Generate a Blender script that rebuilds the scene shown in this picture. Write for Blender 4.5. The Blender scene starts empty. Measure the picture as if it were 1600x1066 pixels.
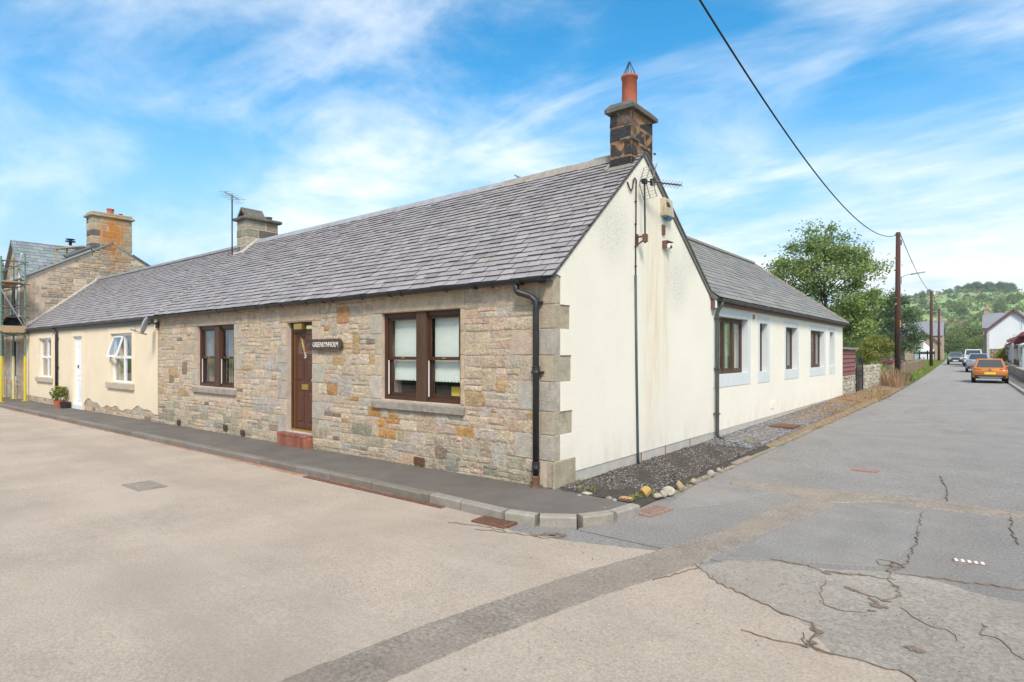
import bpy, bmesh, math, random
from mathutils import Vector, Matrix
R = math.radians
rnd = random.Random(7)
SC = bpy.context.scene
COL = SC.collection

# ------------------------------------------------------------------ camera
CAM = (4.3017, -6.1610, 1.72); YAW = 39.0; FPX = 926.0; HZ = 551.5
cd = bpy.data.cameras.new('camera'); cam = bpy.data.objects.new('camera', cd); COL.objects.link(cam)
cd.sensor_width = 36; cd.lens = 36*FPX/1600; cd.shift_y = (HZ-533)/1600
cd.clip_start = 0.05; cd.clip_end = 5000
cam.location = CAM; cam.rotation_euler = (R(90), 0, R(YAW)); SC.camera = cam

# ------------------------------------------------------------------ sky, sun, exposure
SUN_EL, SUN_AZ = 46.0, 139.0          # azimuth clockwise from +Y: behind and to the right of the camera
w = bpy.data.worlds.new('World'); SC.world = w; w.use_nodes = True
nt = w.node_tree; nt.nodes.clear()
def N(tree, t, **k):
    n = tree.nodes.new(t)
    for a, b in k.items(): setattr(n, a, b)
    return n
def setin(n, **k):
    for a, b in k.items(): n.inputs[a.replace('_', ' ')].default_value = b
sky = N(nt, 'ShaderNodeTexSky', sky_type='NISHITA', sun_disc=False)
sky.sun_elevation = R(SUN_EL); sky.sun_rotation = R(SUN_AZ); sky.air_density = 1.0; sky.dust_density = 0.3; sky.ozone_density = 2.0
tc = N(nt, 'ShaderNodeTexCoord'); sep = N(nt, 'ShaderNodeSeparateXYZ')
nt.links.new(tc.outputs['Generated'], sep.inputs[0])
def M(tree, op, a, b=None, c=None):
    n = N(tree, 'ShaderNodeMath', operation=op)
    for i, x in enumerate((a, b, c)):
        if x is None: continue
        if isinstance(x, (int, float)): n.inputs[i].default_value = x
        else: tree.links.new(x, n.inputs[i])
    return n.outputs[0]
zc = M(nt, 'ADD', M(nt, 'MAXIMUM', sep.outputs[2], 0.0), 0.16)
cx = M(nt, 'DIVIDE', sep.outputs[0], zc); cy = M(nt, 'DIVIDE', sep.outputs[1], zc)
cmb = N(nt, 'ShaderNodeCombineXYZ'); nt.links.new(cx, cmb.inputs[0]); nt.links.new(cy, cmb.inputs[1])
CL = (100, 9.3, 8.1)
def cloud_layer(rot, scl, loc, scale, detail, rough, dist):
    mp = N(nt, 'ShaderNodeMapping'); mp.inputs['Rotation'].default_value = (0, 0, R(rot)); mp.inputs['Scale'].default_value = scl; mp.inputs['Location'].default_value = loc
    nt.links.new(cmb.outputs[0], mp.inputs[0])
    n = N(nt, 'ShaderNodeTexNoise'); nt.links.new(mp.outputs[0], n.inputs['Vector'])
    setin(n, Scale=scale, Detail=detail, Roughness=rough, Distortion=dist)
    return n.outputs[0]
def mr(tree, v, a, b, c=0.0, d=1.0, smooth=True):
    n = N(tree, 'ShaderNodeMapRange'); n.interpolation_type = 'SMOOTHSTEP' if smooth else 'LINEAR'
    tree.links.new(v, n.inputs[0])
    for i, x in zip((1, 2, 3, 4), (a, b, c, d)): n.inputs[i].default_value = x
    return n.outputs[0]
c1 = mr(nt, cloud_layer(CL[0], (0.7, 1.1, 1), (CL[1], CL[2], 0), 0.62, 9, 0.62, 0.5), 0.39, 0.68)
c2 = mr(nt, cloud_layer(CL[0]+15, (0.7, 1.3, 1), (0.4, 5.2, 0), 1.7, 8, 0.6, 0.5), 0.40, 0.80)
cl = M(nt, 'MINIMUM', M(nt, 'ADD', M(nt, 'MULTIPLY', c1, 0.80), M(nt, 'MULTIPLY', c2, 0.50)), 0.97)
haze = mr(nt, sep.outputs[2], 0.02, 0.42, 0.92, 0.0)
hs = N(nt, 'ShaderNodeHueSaturation'); setin(hs, Hue=0.486, Saturation=1.42, Value=1.45); nt.links.new(sky.outputs[0], hs.inputs['Color'])
mx = N(nt, 'ShaderNodeMix', data_type='RGBA'); nt.links.new(cl, mx.inputs['Factor'])
hz = N(nt, 'ShaderNodeMix', data_type='RGBA'); nt.links.new(haze, hz.inputs['Factor']); nt.links.new(hs.outputs[0], hz.inputs['A']); hz.inputs['B'].default_value = (3.3, 4.7, 6.2, 1)
nt.links.new(hz.outputs['Result'], mx.inputs['A']); mx.inputs['B'].default_value = (8.2, 8.2, 8.1, 1)
bg = N(nt, 'ShaderNodeBackground'); nt.links.new(mx.outputs['Result'], bg.inputs[0]); bg.inputs[1].default_value = 0.11
wo = N(nt, 'ShaderNodeOutputWorld'); nt.links.new(bg.outputs[0], wo.inputs[0])

sl = bpy.data.lights.new('sun', 'SUN'); so = bpy.data.objects.new('sun', sl); COL.objects.link(so)
sl.energy = 2.9; sl.angle = R(14); sl.color = (1.0, 0.91, 0.79)
so.rotation_euler = (R(90-SUN_EL), 0, R(180-SUN_AZ)); so.location = (8, -14, 18)
SC.render.engine = 'CYCLES'
SC.view_settings.view_transform = 'Standard'; SC.view_settings.look = 'None'
SC.view_settings.exposure = 0.55; SC.view_settings.gamma = 1.0; SC.view_settings.use_curve_mapping = False

# ------------------------------------------------------------------ pixel helpers (a direction; the distance comes from the plane it meets)
_a = R(YAW); FW = (-math.sin(_a), math.cos(_a)); RT = (math.cos(_a), math.sin(_a))
def ray(px, py):
    u = (px-800)/FPX; return (FW[0]+u*RT[0], FW[1]+u*RT[1], -(py-HZ)/FPX)
def onX(px, py, x0=0.0):
    d = ray(px, py); t = (x0-CAM[0])/d[0]; return (x0, CAM[1]+t*d[1], CAM[2]+t*d[2])
def onY(px, py, y0=0.0):
    d = ray(px, py); t = (y0-CAM[1])/d[1]; return (CAM[0]+t*d[0], y0, CAM[2]+t*d[2])
def onZ(px, py, z0=0.0):
    d = ray(px, py); t = (z0-CAM[2])/d[2]; return (CAM[0]+t*d[0], CAM[1]+t*d[1], z0)

# ------------------------------------------------------------------ materials
MATS = {}
def pmat(name, col=(.5,.5,.5), rough=.85, attr=False, v1=None, v2=None, bump=None, metal=0.0, spec=.3, tints=(), orand=0.0, stretch=None, trans=0.0, coat=0.0):
    m = bpy.data.materials.new(name); m.use_nodes = True; t = m.node_tree; bs = t.nodes['Principled BSDF']
    geo = N(t, 'ShaderNodeNewGeometry'); pos = geo.outputs['Position']
    if stretch:
        mp = N(t, 'ShaderNodeMapping'); mp.inputs['Scale'].default_value = stretch; t.links.new(pos, mp.inputs[0]); pos = mp.outputs[0]
    def noise(scale, detail=5, rough=.6, off=0):
        n = N(t, 'ShaderNodeTexNoise'); setin(n, Scale=scale, Detail=detail, Roughness=rough)
        p = pos
        if off:
            va = N(t, 'ShaderNodeVectorMath', operation='ADD'); t.links.new(pos, va.inputs[0]); va.inputs[1].default_value = (off, off*.7, off*1.3); p = va.outputs[0]
        t.links.new(p, n.inputs['Vector']); return n.outputs[0]
    if attr:
        a = N(t, 'ShaderNodeAttribute'); a.attribute_name = 'Col'; c = a.outputs['Color']
    else:
        r = N(t, 'ShaderNodeRGB'); r.outputs[0].default_value = (*col, 1); c = r.outputs[0]
    def scale(c, f):
        s = N(t, 'ShaderNodeVectorMath', operation='SCALE'); t.links.new(c, s.inputs[0]); t.links.new(f, s.inputs['Scale']); return s.outputs[0]
    for i, v in enumerate((v1, v2)):
        if v: c = scale(c, mr(t, noise(v[0], 6, .65, 3.1*i), .25, .75, 1-v[1], 1+v[1], False))
    if orand:
        oi = N(t, 'ShaderNodeObjectInfo'); c = scale(c, mr(t, oi.outputs['Random'], 0, 1, 1-orand, 1+orand, False))
    for i, (tcol, tsc, lo, hi, amt, *sx) in enumerate(tints):
        p_keep = pos
        if sx:
            mp2 = N(t, 'ShaderNodeMapping'); mp2.inputs['Scale'].default_value = sx[0]; t.links.new(pos, mp2.inputs[0]); pos = mp2.outputs[0]
        f = mr(t, noise(tsc, 7, .68, 11.7+5*i), lo, hi, 0, amt); pos = p_keep
        mxn = N(t, 'ShaderNodeMix', data_type='RGBA'); t.links.new(f, mxn.inputs['Factor']); t.links.new(c, mxn.inputs['A']); mxn.inputs['B'].default_value = (*tcol, 1)
        c = mxn.outputs['Result']
    t.links.new(c, bs.inputs['Base Color'])
    bs.inputs['Roughness'].default_value = rough; bs.inputs['Metallic'].default_value = metal; bs.inputs['Specular IOR Level'].default_value = spec
    if coat: bs.inputs['Coat Weight'].default_value = coat; bs.inputs['Coat Roughness'].default_value = .08
    if bump:
        b = N(t, 'ShaderNodeBump'); b.inputs['Strength'].default_value = bump[1]; b.inputs['Distance'].default_value = bump[2]
        t.links.new(noise(bump[0], 8, .7), b.inputs['Height']); t.links.new(b.outputs[0], bs.inputs['Normal'])
    if trans:
        tr = N(t, 'ShaderNodeBsdfTranslucent'); t.links.new(c, tr.inputs[0]); ms = N(t, 'ShaderNodeMixShader'); ms.inputs[0].default_value = trans
        out = t.nodes['Material Output']; t.links.new(bs.outputs[0], ms.inputs[1]); t.links.new(tr.outputs[0], ms.inputs[2]); t.links.new(ms.outputs[0], out.inputs[0])
    MATS[name] = m; m['c'] = name
    return m
def glassmat(name, tint=(.975,.985,.975), refl=1.0):
    m = bpy.data.materials.new(name); m.use_nodes = True; t = m.node_tree; t.nodes.clear()
    fr = N(t, 'ShaderNodeLayerWeight'); fr.inputs[0].default_value = .5
    geo = N(t, 'ShaderNodeNewGeometry'); n = N(t, 'ShaderNodeTexNoise'); setin(n, Scale=1.7, Detail=2.0); t.links.new(geo.outputs['Position'], n.inputs['Vector'])
    b = N(t, 'ShaderNodeBump'); setin(b, Strength=.08, Distance=.02); t.links.new(n.outputs[0], b.inputs['Height'])
    tr = N(t, 'ShaderNodeBsdfTransparent'); tr.inputs[0].default_value = (*tint, 1)
    gl = N(t, 'ShaderNodeBsdfGlossy'); gl.inputs['Roughness'].default_value = .01; t.links.new(b.outputs[0], gl.inputs['Normal'])
    f = M(t, 'MINIMUM', M(t, 'MULTIPLY_ADD', M(t, 'POWER', fr.outputs['Facing'], 4.0), .9*refl, .05), 1.0)
    mx = N(t, 'ShaderNodeMixShader'); t.links.new(f, mx.inputs[0]); t.links.new(tr.outputs[0], mx.inputs[1]); t.links.new(gl.outputs[0], mx.inputs[2])
    o = N(t, 'ShaderNodeOutputMaterial'); t.links.new(mx.outputs[0], o.inputs[0]); MATS[name] = m
    return m

pmat('stone', attr=True, rough=.9, v1=(9, .28), v2=(42, .34), bump=(22, 1.0, .05), tints=[((.19,.165,.135), 8, .56, .76, .6), ((.58,.51,.42), 11, .56, .74, .55), ((.50,.37,.26), 3.1, .55, .75, .35)])
pmat('dressed', attr=True, rough=.9, v1=(7, .26), v2=(50, .3), bump=(45, .9, .02), tints=[((.16,.145,.115), 3.4, .50, .78, .55), ((.5,.46,.38), 24, .62, .75, .4)])
pmat('mortar', (.55,.44,.34), .95, v1=(9, .2), v2=(80, .2), bump=(70, .6, .012), tints=[((.28,.24,.18), 3, .5, .75, .5)])
pmat('slate', attr=True, rough=.62, v1=(9, .14), v2=(55, .12), bump=(45, .35, .006), spec=.3, tints=[((.30,.265,.20), 3.2, .60, .80, .4), ((.38,.37,.34), 26, .66, .8, .5), ((.16,.15,.15), 1.1, .60, .8, .3)])
pmat('slate_wing', attr=True, rough=.7, v1=(5, .18), v2=(40, .15), bump=(40, .3, .005), tints=[((.30,.28,.20), 2.2, .55, .8, .4)])
pmat('ridge', (.30,.27,.23), .9, v1=(8, .3), v2=(50, .2), bump=(40, .6, .02), tints=[((.42,.33,.2), 6, .55, .75, .5)])
pmat('lime_fillet', (.55,.53,.49), .9, v1=(7, .2), bump=(20, .6, .02), tints=[((.3,.28,.25), 5, .55, .75, .6)])
pmat('lead', (.36,.365,.37), .55, v1=(7, .2), bump=(14, .4, .02), metal=.3)
pmat('black_plastic', (.02,.021,.023), .38, v1=(9, .3), spec=.5)
pmat('black_iron', (.022,.022,.024), .45, v1=(9, .35), spec=.5, tints=[((.30,.11,.03), 9, .70, .78, .85)])
pmat('grey_gutter', (.075,.075,.072), .5, v1=(6, .3), spec=.45)
pmat('conduit', (.045,.075,.085), .5, v1=(9, .2), spec=.4)
pmat('brown_wood', (.062,.026,.015), .45, v1=(10, .25), v2=(50, .15), bump=(40, .15, .004), stretch=(1, 1, .15), spec=.45)
pmat('mullion_wood', (.085,.045,.027), .6, v1=(10, .3), v2=(60, .2), bump=(40, .3, .006), stretch=(1, 1, .15))
pmat('door_wood', (.088,.030,.016), .34, v1=(12, .3), bump=(40, .12, .003), stretch=(1, 1, .12), spec=.5)
pmat('brass', (.62,.42,.13), .35, metal=.85, v1=(20, .2))
pmat('white_paint', (.78,.79,.80), .42, v1=(6, .05))
pmat('upvc', (.80,.81,.83), .3, v1=(5, .04), spec=.45)
pmat('blind', (.78,.82,.77), .8, v1=(5, .05))
pmat('curtain', (.30,.28,.25), .9, v1=(9, .2), stretch=(6, 6, .3))
pmat('room', (.055,.05,.045), .95, v1=(3, .4))
pmat('brick_red', (.27,.10,.065), .85, v1=(20, .25), v2=(4, .25), bump=(60, .4, .006), orand=.2)
pmat('terracotta', (.42,.125,.07), .75, v1=(9, .18), v2=(40, .12), bump=(40, .2, .005), tints=[((.22,.1,.07), 5, .55, .8, .5)])
pmat('rust', (.155,.08,.052), .85, v1=(18, .4), v2=(70, .3), bump=(60, .6, .006))
pmat('rust_light', (.29,.195,.155), .85, v1=(14, .35), v2=(70, .3), bump=(60, .6, .006))
pmat('galv', (.38,.42,.40), .45, metal=.6, v1=(6, .2))
pmat('aluminium', (.33,.32,.31), .45, metal=.6, v1=(12, .3))
pmat('dark_metal', (.05,.045,.045), .5, metal=.5, v1=(12, .3))
pmat('dish_grey', (.42,.45,.47), .5, v1=(6, .15))
pmat('yellow_sleeve', (.58,.47,.05), .5, v1=(6, .1))
pmat('cream_sleeve', (.62,.55,.30), .6, v1=(6, .1))
pmat('scaffold_board', (.40,.29,.18), .9, v1=(8, .3), v2=(40, .2), stretch=(1, 4, 4))
pmat('grey_plastic', (.30,.31,.32), .5, v1=(8, .1))
pmat('tub_black', (.03,.03,.035), .5)
pmat('dark_board', (.075,.05,.036), .6, v1=(14, .2))
pmat('letter_white', (.60,.57,.51), .5)
pmat('asphalt_grey', (.305,.287,.268), .9, v1=(1.1, .14), v2=(44, .46), bump=(110, 1.0, .022), spec=.25, tints=[((.355,.32,.275), .5, .48, .72, .6, (1.8,.3,1)), ((.175,.165,.155), .9, .54, .78, .6, (1.6,.35,1)), ((.34,.30,.255), 2.6, .58, .8, .5), ((.50,.47,.43), 150, .62, .74, .55), ((.11,.10,.095), 110, .64, .76, .55)])
pmat('asphalt_tan', (.42,.352,.284), .92, v1=(.7, .18), v2=(55, .32), bump=(130, .8, .012), spec=.2, tints=[((.345,.292,.243), .5, .46, .74, .6, (.28,1.5,1)), ((.47,.405,.34), .7, .52, .74, .6, (.22,1.5,1)), ((.45,.36,.28), .42, .54, .74, .55), ((.23,.20,.175), .9, .64, .78, .45), ((.44,.31,.21), 5, .70, .8, .6), ((.27,.235,.20), .62, .56, .78, .55), ((.46,.34,.24), 2.2, .64, .8, .45), ((.19,.15,.12), 110, .65, .75, .55), ((.55,.47,.40), 90, .67, .76, .4)])
pmat('trench', (.385,.328,.272), .95, v1=(3, .25), v2=(34, .5), bump=(60, 1.0, .04), tints=[((.50,.45,.40), 60, .58, .7, .6), ((.17,.15,.13), 45, .60, .72, .7), ((.42,.345,.28), 1.4, .45, .7, .7)])
pmat('asphalt_patch', (.28,.265,.248), .9, v1=(1.4, .18), v2=(48, .42), bump=(120, 1.0, .015), tints=[((.35,.32,.285), 1.1, .46, .72, .7), ((.44,.42,.39), 140, .66, .75, .45)])
pmat('asphalt_light', (.40,.36,.31), .92, v1=(1.6, .2), v2=(40, .46), bump=(100, 1.0, .022), tints=[((.42,.365,.305), .9, .45, .70, .7), ((.22,.2,.185), 80, .62, .74, .5)])
pmat('pavement', (.145,.128,.114), .92, v1=(1.3, .22), v2=(60, .28), bump=(130, .8, .01), tints=[((.19,.175,.155), 1.0, .5, .76, .6), ((.24,.2,.15), 6, .68, .82, .4)])
pmat('crack_dirt', (.20,.155,.12), 1.0, v1=(30, .4), bump=(90, .8, .01), tints=[((.25,.19,.13), 14, .52, .7, .6)])
pmat('red_dust', (.36,.20,.125), 1.0, v1=(7, .3), v2=(50, .2), bump=(90, .4, .006))
pmat('kerb', attr=True, rough=.92, v1=(9, .2), v2=(80, .25), bump=(90, .6, .008), tints=[((.30,.27,.16), 5, .60, .8, .5), ((.10,.09,.08), 4, .62, .8, .5)])
pmat('soil', (.08,.07,.06), 1.0, v1=(9, .35), v2=(50, .3), bump=(50, 1.0, .03))
pmat('soil_tan', (.26,.185,.11), 1.0, v1=(4, .3), v2=(50, .3), bump=(60, .9, .02), tints=[((.12,.13,.05), 2.2, .52, .72, .7), ((.10,.08,.06), 5, .6, .8, .5)])
pmat('gravel', attr=True, rough=.9, v1=(60, .2))
pmat('rock', attr=True, rough=.9, v1=(18, .25), v2=(60, .2), bump=(40, .7, .012))
pmat('harl_white', (.875,.82,.70), .93, v1=(.8, .04), v2=(34, .06), bump=(62, 1.0, .016))
pmat('harl_cream', (.78,.655,.475), .93, v1=(1.3, .06), v2=(40, .05), bump=(70, .5, .012), tints=[((.80,.74,.62), 1.5, .60, .85, .35)])
pmat('plinth', (.46,.43,.39), .95, v1=(4, .15), v2=(40, .12), bump=(40, .4, .01), tints=[((.55,.33,.22), 3.0, .58, .76, .5), ((.25,.23,.2), 4, .6, .8, .4)])
pmat('band_blue', (.62,.645,.64), .85, v1=(3, .05), bump=(80, .2, .004))
pmat('band_cream', (.79,.67,.49), .9, v1=(3, .06), bump=(80, .2, .004), tints=[((.35,.32,.27), 3.5, .66, .82, .5)])
pmat('old_sill', (.48,.40,.31), .95, v1=(9, .25), v2=(50, .2), bump=(50, .7, .01), tints=[((.15,.13,.11), 8, .58, .72, .7)])
pmat('fascia_purple', (.145,.075,.075), .55, v1=(6, .15))
pmat('fascia_dark', (.13,.135,.14), .55, v1=(6, .15))
pmat('shed_board', (.225,.095,.085), .75, v1=(6, .2), v2=(40, .15), bump=(30, .3, .006), stretch=(1, .3, 3), orand=.12)
pmat('shed_roof', (.26,.24,.23), .9, v1=(9, .2))
pmat('pole_wood', (.085,.036,.028), .8, v1=(9, .3), v2=(40, .25), bump=(40, .6, .015), stretch=(2, 2, .12))
pmat('fence_wood', (.25,.19,.13), .95, v1=(9, .3), stretch=(2, 2, .2), bump=(30, .5, .01), orand=.25)
pmat('bark', (.12,.095,.07), .95, v1=(9, .35), bump=(25, 1.0, .04), stretch=(2, 2, .4))
pmat('leaf', attr=True, rough=.6, v1=(1.1, .18), spec=.25, trans=.4)
pmat('dry', attr=True, rough=.95, trans=.25)
pmat('grass', (.10,.155,.03), .95, v1=(.8, .35), v2=(14, .4), bump=(25, .9, .06), tints=[((.22,.2,.06), .6, .5, .75, .6)])
pmat('hillgrass', (.24,.36,.125), .95, v1=(.012, .2), v2=(.09, .3), bump=(.25, .6, 1.2), tints=[((.50,.44,.19), .007, .54, .62, .8), ((.19,.28,.10), .018, .56, .66, .6), ((.32,.35,.13), .05, .56, .72, .5)])
pmat('house_stone', (.40,.31,.22), .95, v1=(2.2, .3), v2=(9, .3), bump=(5, .8, .05), tints=[((.25,.21,.17), 1.4, .52, .75, .6)])
pmat('house_white', (.74,.74,.75), .9, v1=(.6, .05))
pmat('house_peach', (.62,.46,.36), .9, v1=(.8, .08))
pmat('far_slate', (.22,.225,.25), .7, v1=(1.5, .15), v2=(9, .15))
pmat('blue_slate', (.21,.245,.26), .65, attr=False, v1=(2, .15), v2=(12, .15))
pmat('red_tile', (.24,.055,.06), .7, v1=(3, .15))
pmat('cable', (.018,.018,.02), .6)
pmat('tyre', (.014,.014,.015), .85)
pmat('rim', (.42,.43,.45), .35, metal=.8)
pmat('car_trim', (.025,.026,.028), .6)
pmat('skid_grey', (.20,.205,.215), .45, metal=.3)
pmat('tail_red', (.32,.012,.012), .25, coat=.6)
pmat('lamp_clear', (.72,.74,.76), .2, coat=.6)
pmat('plate_yellow', (.80,.58,.05), .45)
pmat('plate_white', (.78,.78,.76), .45)
pmat('paint_orange', (.52,.17,.025), .32, metal=.25, coat=.8)
pmat('paint_silver', (.34,.35,.38), .32, metal=.55, coat=.7)
pmat('paint_white', (.74,.75,.76), .35, coat=.7)
pmat('paint_grey', (.20,.225,.24), .32, metal=.5, coat=.7)
pmat('paint_red', (.15,.012,.02), .3, metal=.2, coat=.8)
pmat('car_glass', (.035,.042,.046), .05, spec=.6, coat=.8)
pmat('alarm_box', (.50,.43,.30), .6, v1=(14, .2), tints=[((.22,.17,.12), 12, .52, .7, .6)])
pmat('blue_lens', (.05,.20,.45), .3, coat=.5)
pmat('cloth_blue', (.05,.16,.42), .8)
pmat('purple_canvas', (.10,.03,.22), .8)
pmat('flower', attr=True, rough=.8)
glassmat('glass'); glassmat('glass_clear', refl=.8)

# --- gable and wing render: harling with grey lichen patches high up and tan run-off streaks (stains with shapes of their own)
def stain_harl():
    m = MATS['harl_white']; t = m.node_tree; bs = t.nodes['Principled BSDF']; src = bs.inputs['Base Color'].links[0].from_socket
    geo = N(t, 'ShaderNodeNewGeometry'); s = N(t, 'ShaderNodeSeparateXYZ'); t.links.new(geo.outputs['Position'], s.inputs[0])
    Y, Z = s.outputs[1], s.outputs[2]
    def blob(y0, z0, ry, rz):
        a = M(t, 'DIVIDE', M(t, 'SUBTRACT', Y, y0), ry); b = M(t, 'DIVIDE', M(t, 'SUBTRACT', Z, z0), rz)
        return mr(t, M(t, 'SQRT', M(t, 'ADD', M(t, 'MULTIPLY', a, a), M(t, 'MULTIPLY', b, b))), .15, 1.0, 1, 0)
    def nz(scale, lo, hi, st=None):
        n = N(t, 'ShaderNodeTexNoise'); setin(n, Scale=scale, Detail=8.0, Roughness=.72)
        v = geo.outputs['Position']
        if st:
            mp = N(t, 'ShaderNodeMapping'); mp.inputs['Scale'].default_value = st; t.links.new(v, mp.inputs[0]); v = mp.outputs[0]
        t.links.new(v, n.inputs['Vector']); return mr(t, n.outputs[0], lo, hi)
    g = M(t, 'MAXIMUM', M(t, 'MAXIMUM', blob(1.45, 3.55, .8, .75), blob(3.75, 3.0, .75, .8)), M(t, 'MULTIPLY', blob(4.2, 3.4, .6, .6), .8))
    g = M(t, 'MULTIPLY', M(t, 'MULTIPLY', g, nz(46, .38, .70)), .62)
    tan = M(t, 'MAXIMUM', blob(2.75, 2.3, .5, 3.0), M(t, 'MULTIPLY', blob(3.25, 2.3, .25, 2.4), .7))
    tan = M(t, 'MULTIPLY', M(t, 'MULTIPLY', tan, nz(3.0, .3, .65, (1, 2.2, .25))), .62)
    low = M(t, 'MULTIPLY', M(t, 'MULTIPLY', mr(t, Z, .15, .75, 1, 0), nz(2.4, .42, .7, (1, 1.6, .5))), .32)
    for f, c in ((tan, (.70,.53,.31)), (g, (.30,.31,.31)), (low, (.55,.47,.36))):
        mxn = N(t, 'ShaderNodeMix', data_type='RGBA'); t.links.new(f, mxn.inputs['Factor']); t.links.new(src, mxn.inputs['A']); mxn.inputs['B'].default_value = (*c, 1); src = mxn.outputs['Result']
    t.links.new(src, bs.inputs['Base Color'])
stain_harl()
# soot and iron staining of the two old chimneys: rust runs
def rust_stain(name, base, y0, ry, z0, rz, x0=None):
    m = MATS[base].copy(); m.name = name; MATS[name] = m; t = m.node_tree; bs = t.nodes['Principled BSDF']; src = bs.inputs['Base Color'].links[0].from_socket
    geo = N(t, 'ShaderNodeNewGeometry'); s = N(t, 'ShaderNodeSeparateXYZ'); t.links.new(geo.outputs['Position'], s.inputs[0])
    a = M(t, 'DIVIDE', M(t, 'SUBTRACT', s.outputs[1], y0), ry); b = M(t, 'DIVIDE', M(t, 'SUBTRACT', s.outputs[2], z0), rz)
    f = mr(t, M(t, 'SQRT', M(t, 'ADD', M(t, 'MULTIPLY', a, a), M(t, 'MULTIPLY', b, b))), .3, 1.0, 1, 0)
    mp = N(t, 'ShaderNodeMapping'); mp.inputs['Scale'].default_value = (1, 3.5, .8); t.links.new(geo.outputs['Position'], mp.inputs[0])
    n = N(t, 'ShaderNodeTexNoise'); setin(n, Scale=2.0, Detail=7.0, Roughness=.7); t.links.new(mp.outputs[0], n.inputs['Vector'])
    f = M(t, 'MULTIPLY', M(t, 'MULTIPLY', f, mr(t, n.outputs[0], .36, .6)), .95)
    mxn = N(t, 'ShaderNodeMix', data_type='RGBA'); t.links.new(f, mxn.inputs['Factor']); t.links.new(src, mxn.inputs['A']); mxn.inputs['B'].default_value = (.50,.19,.035, 1)
    t.links.new(mxn.outputs['Result'], bs.inputs['Base Color'])
rust_stain('stone_rusty', 'stone', 3.15, .75, 6.6, 1.7)
rust_stain('mortar_rusty', 'mortar', 3.15, .75, 6.6, 1.7)

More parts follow.
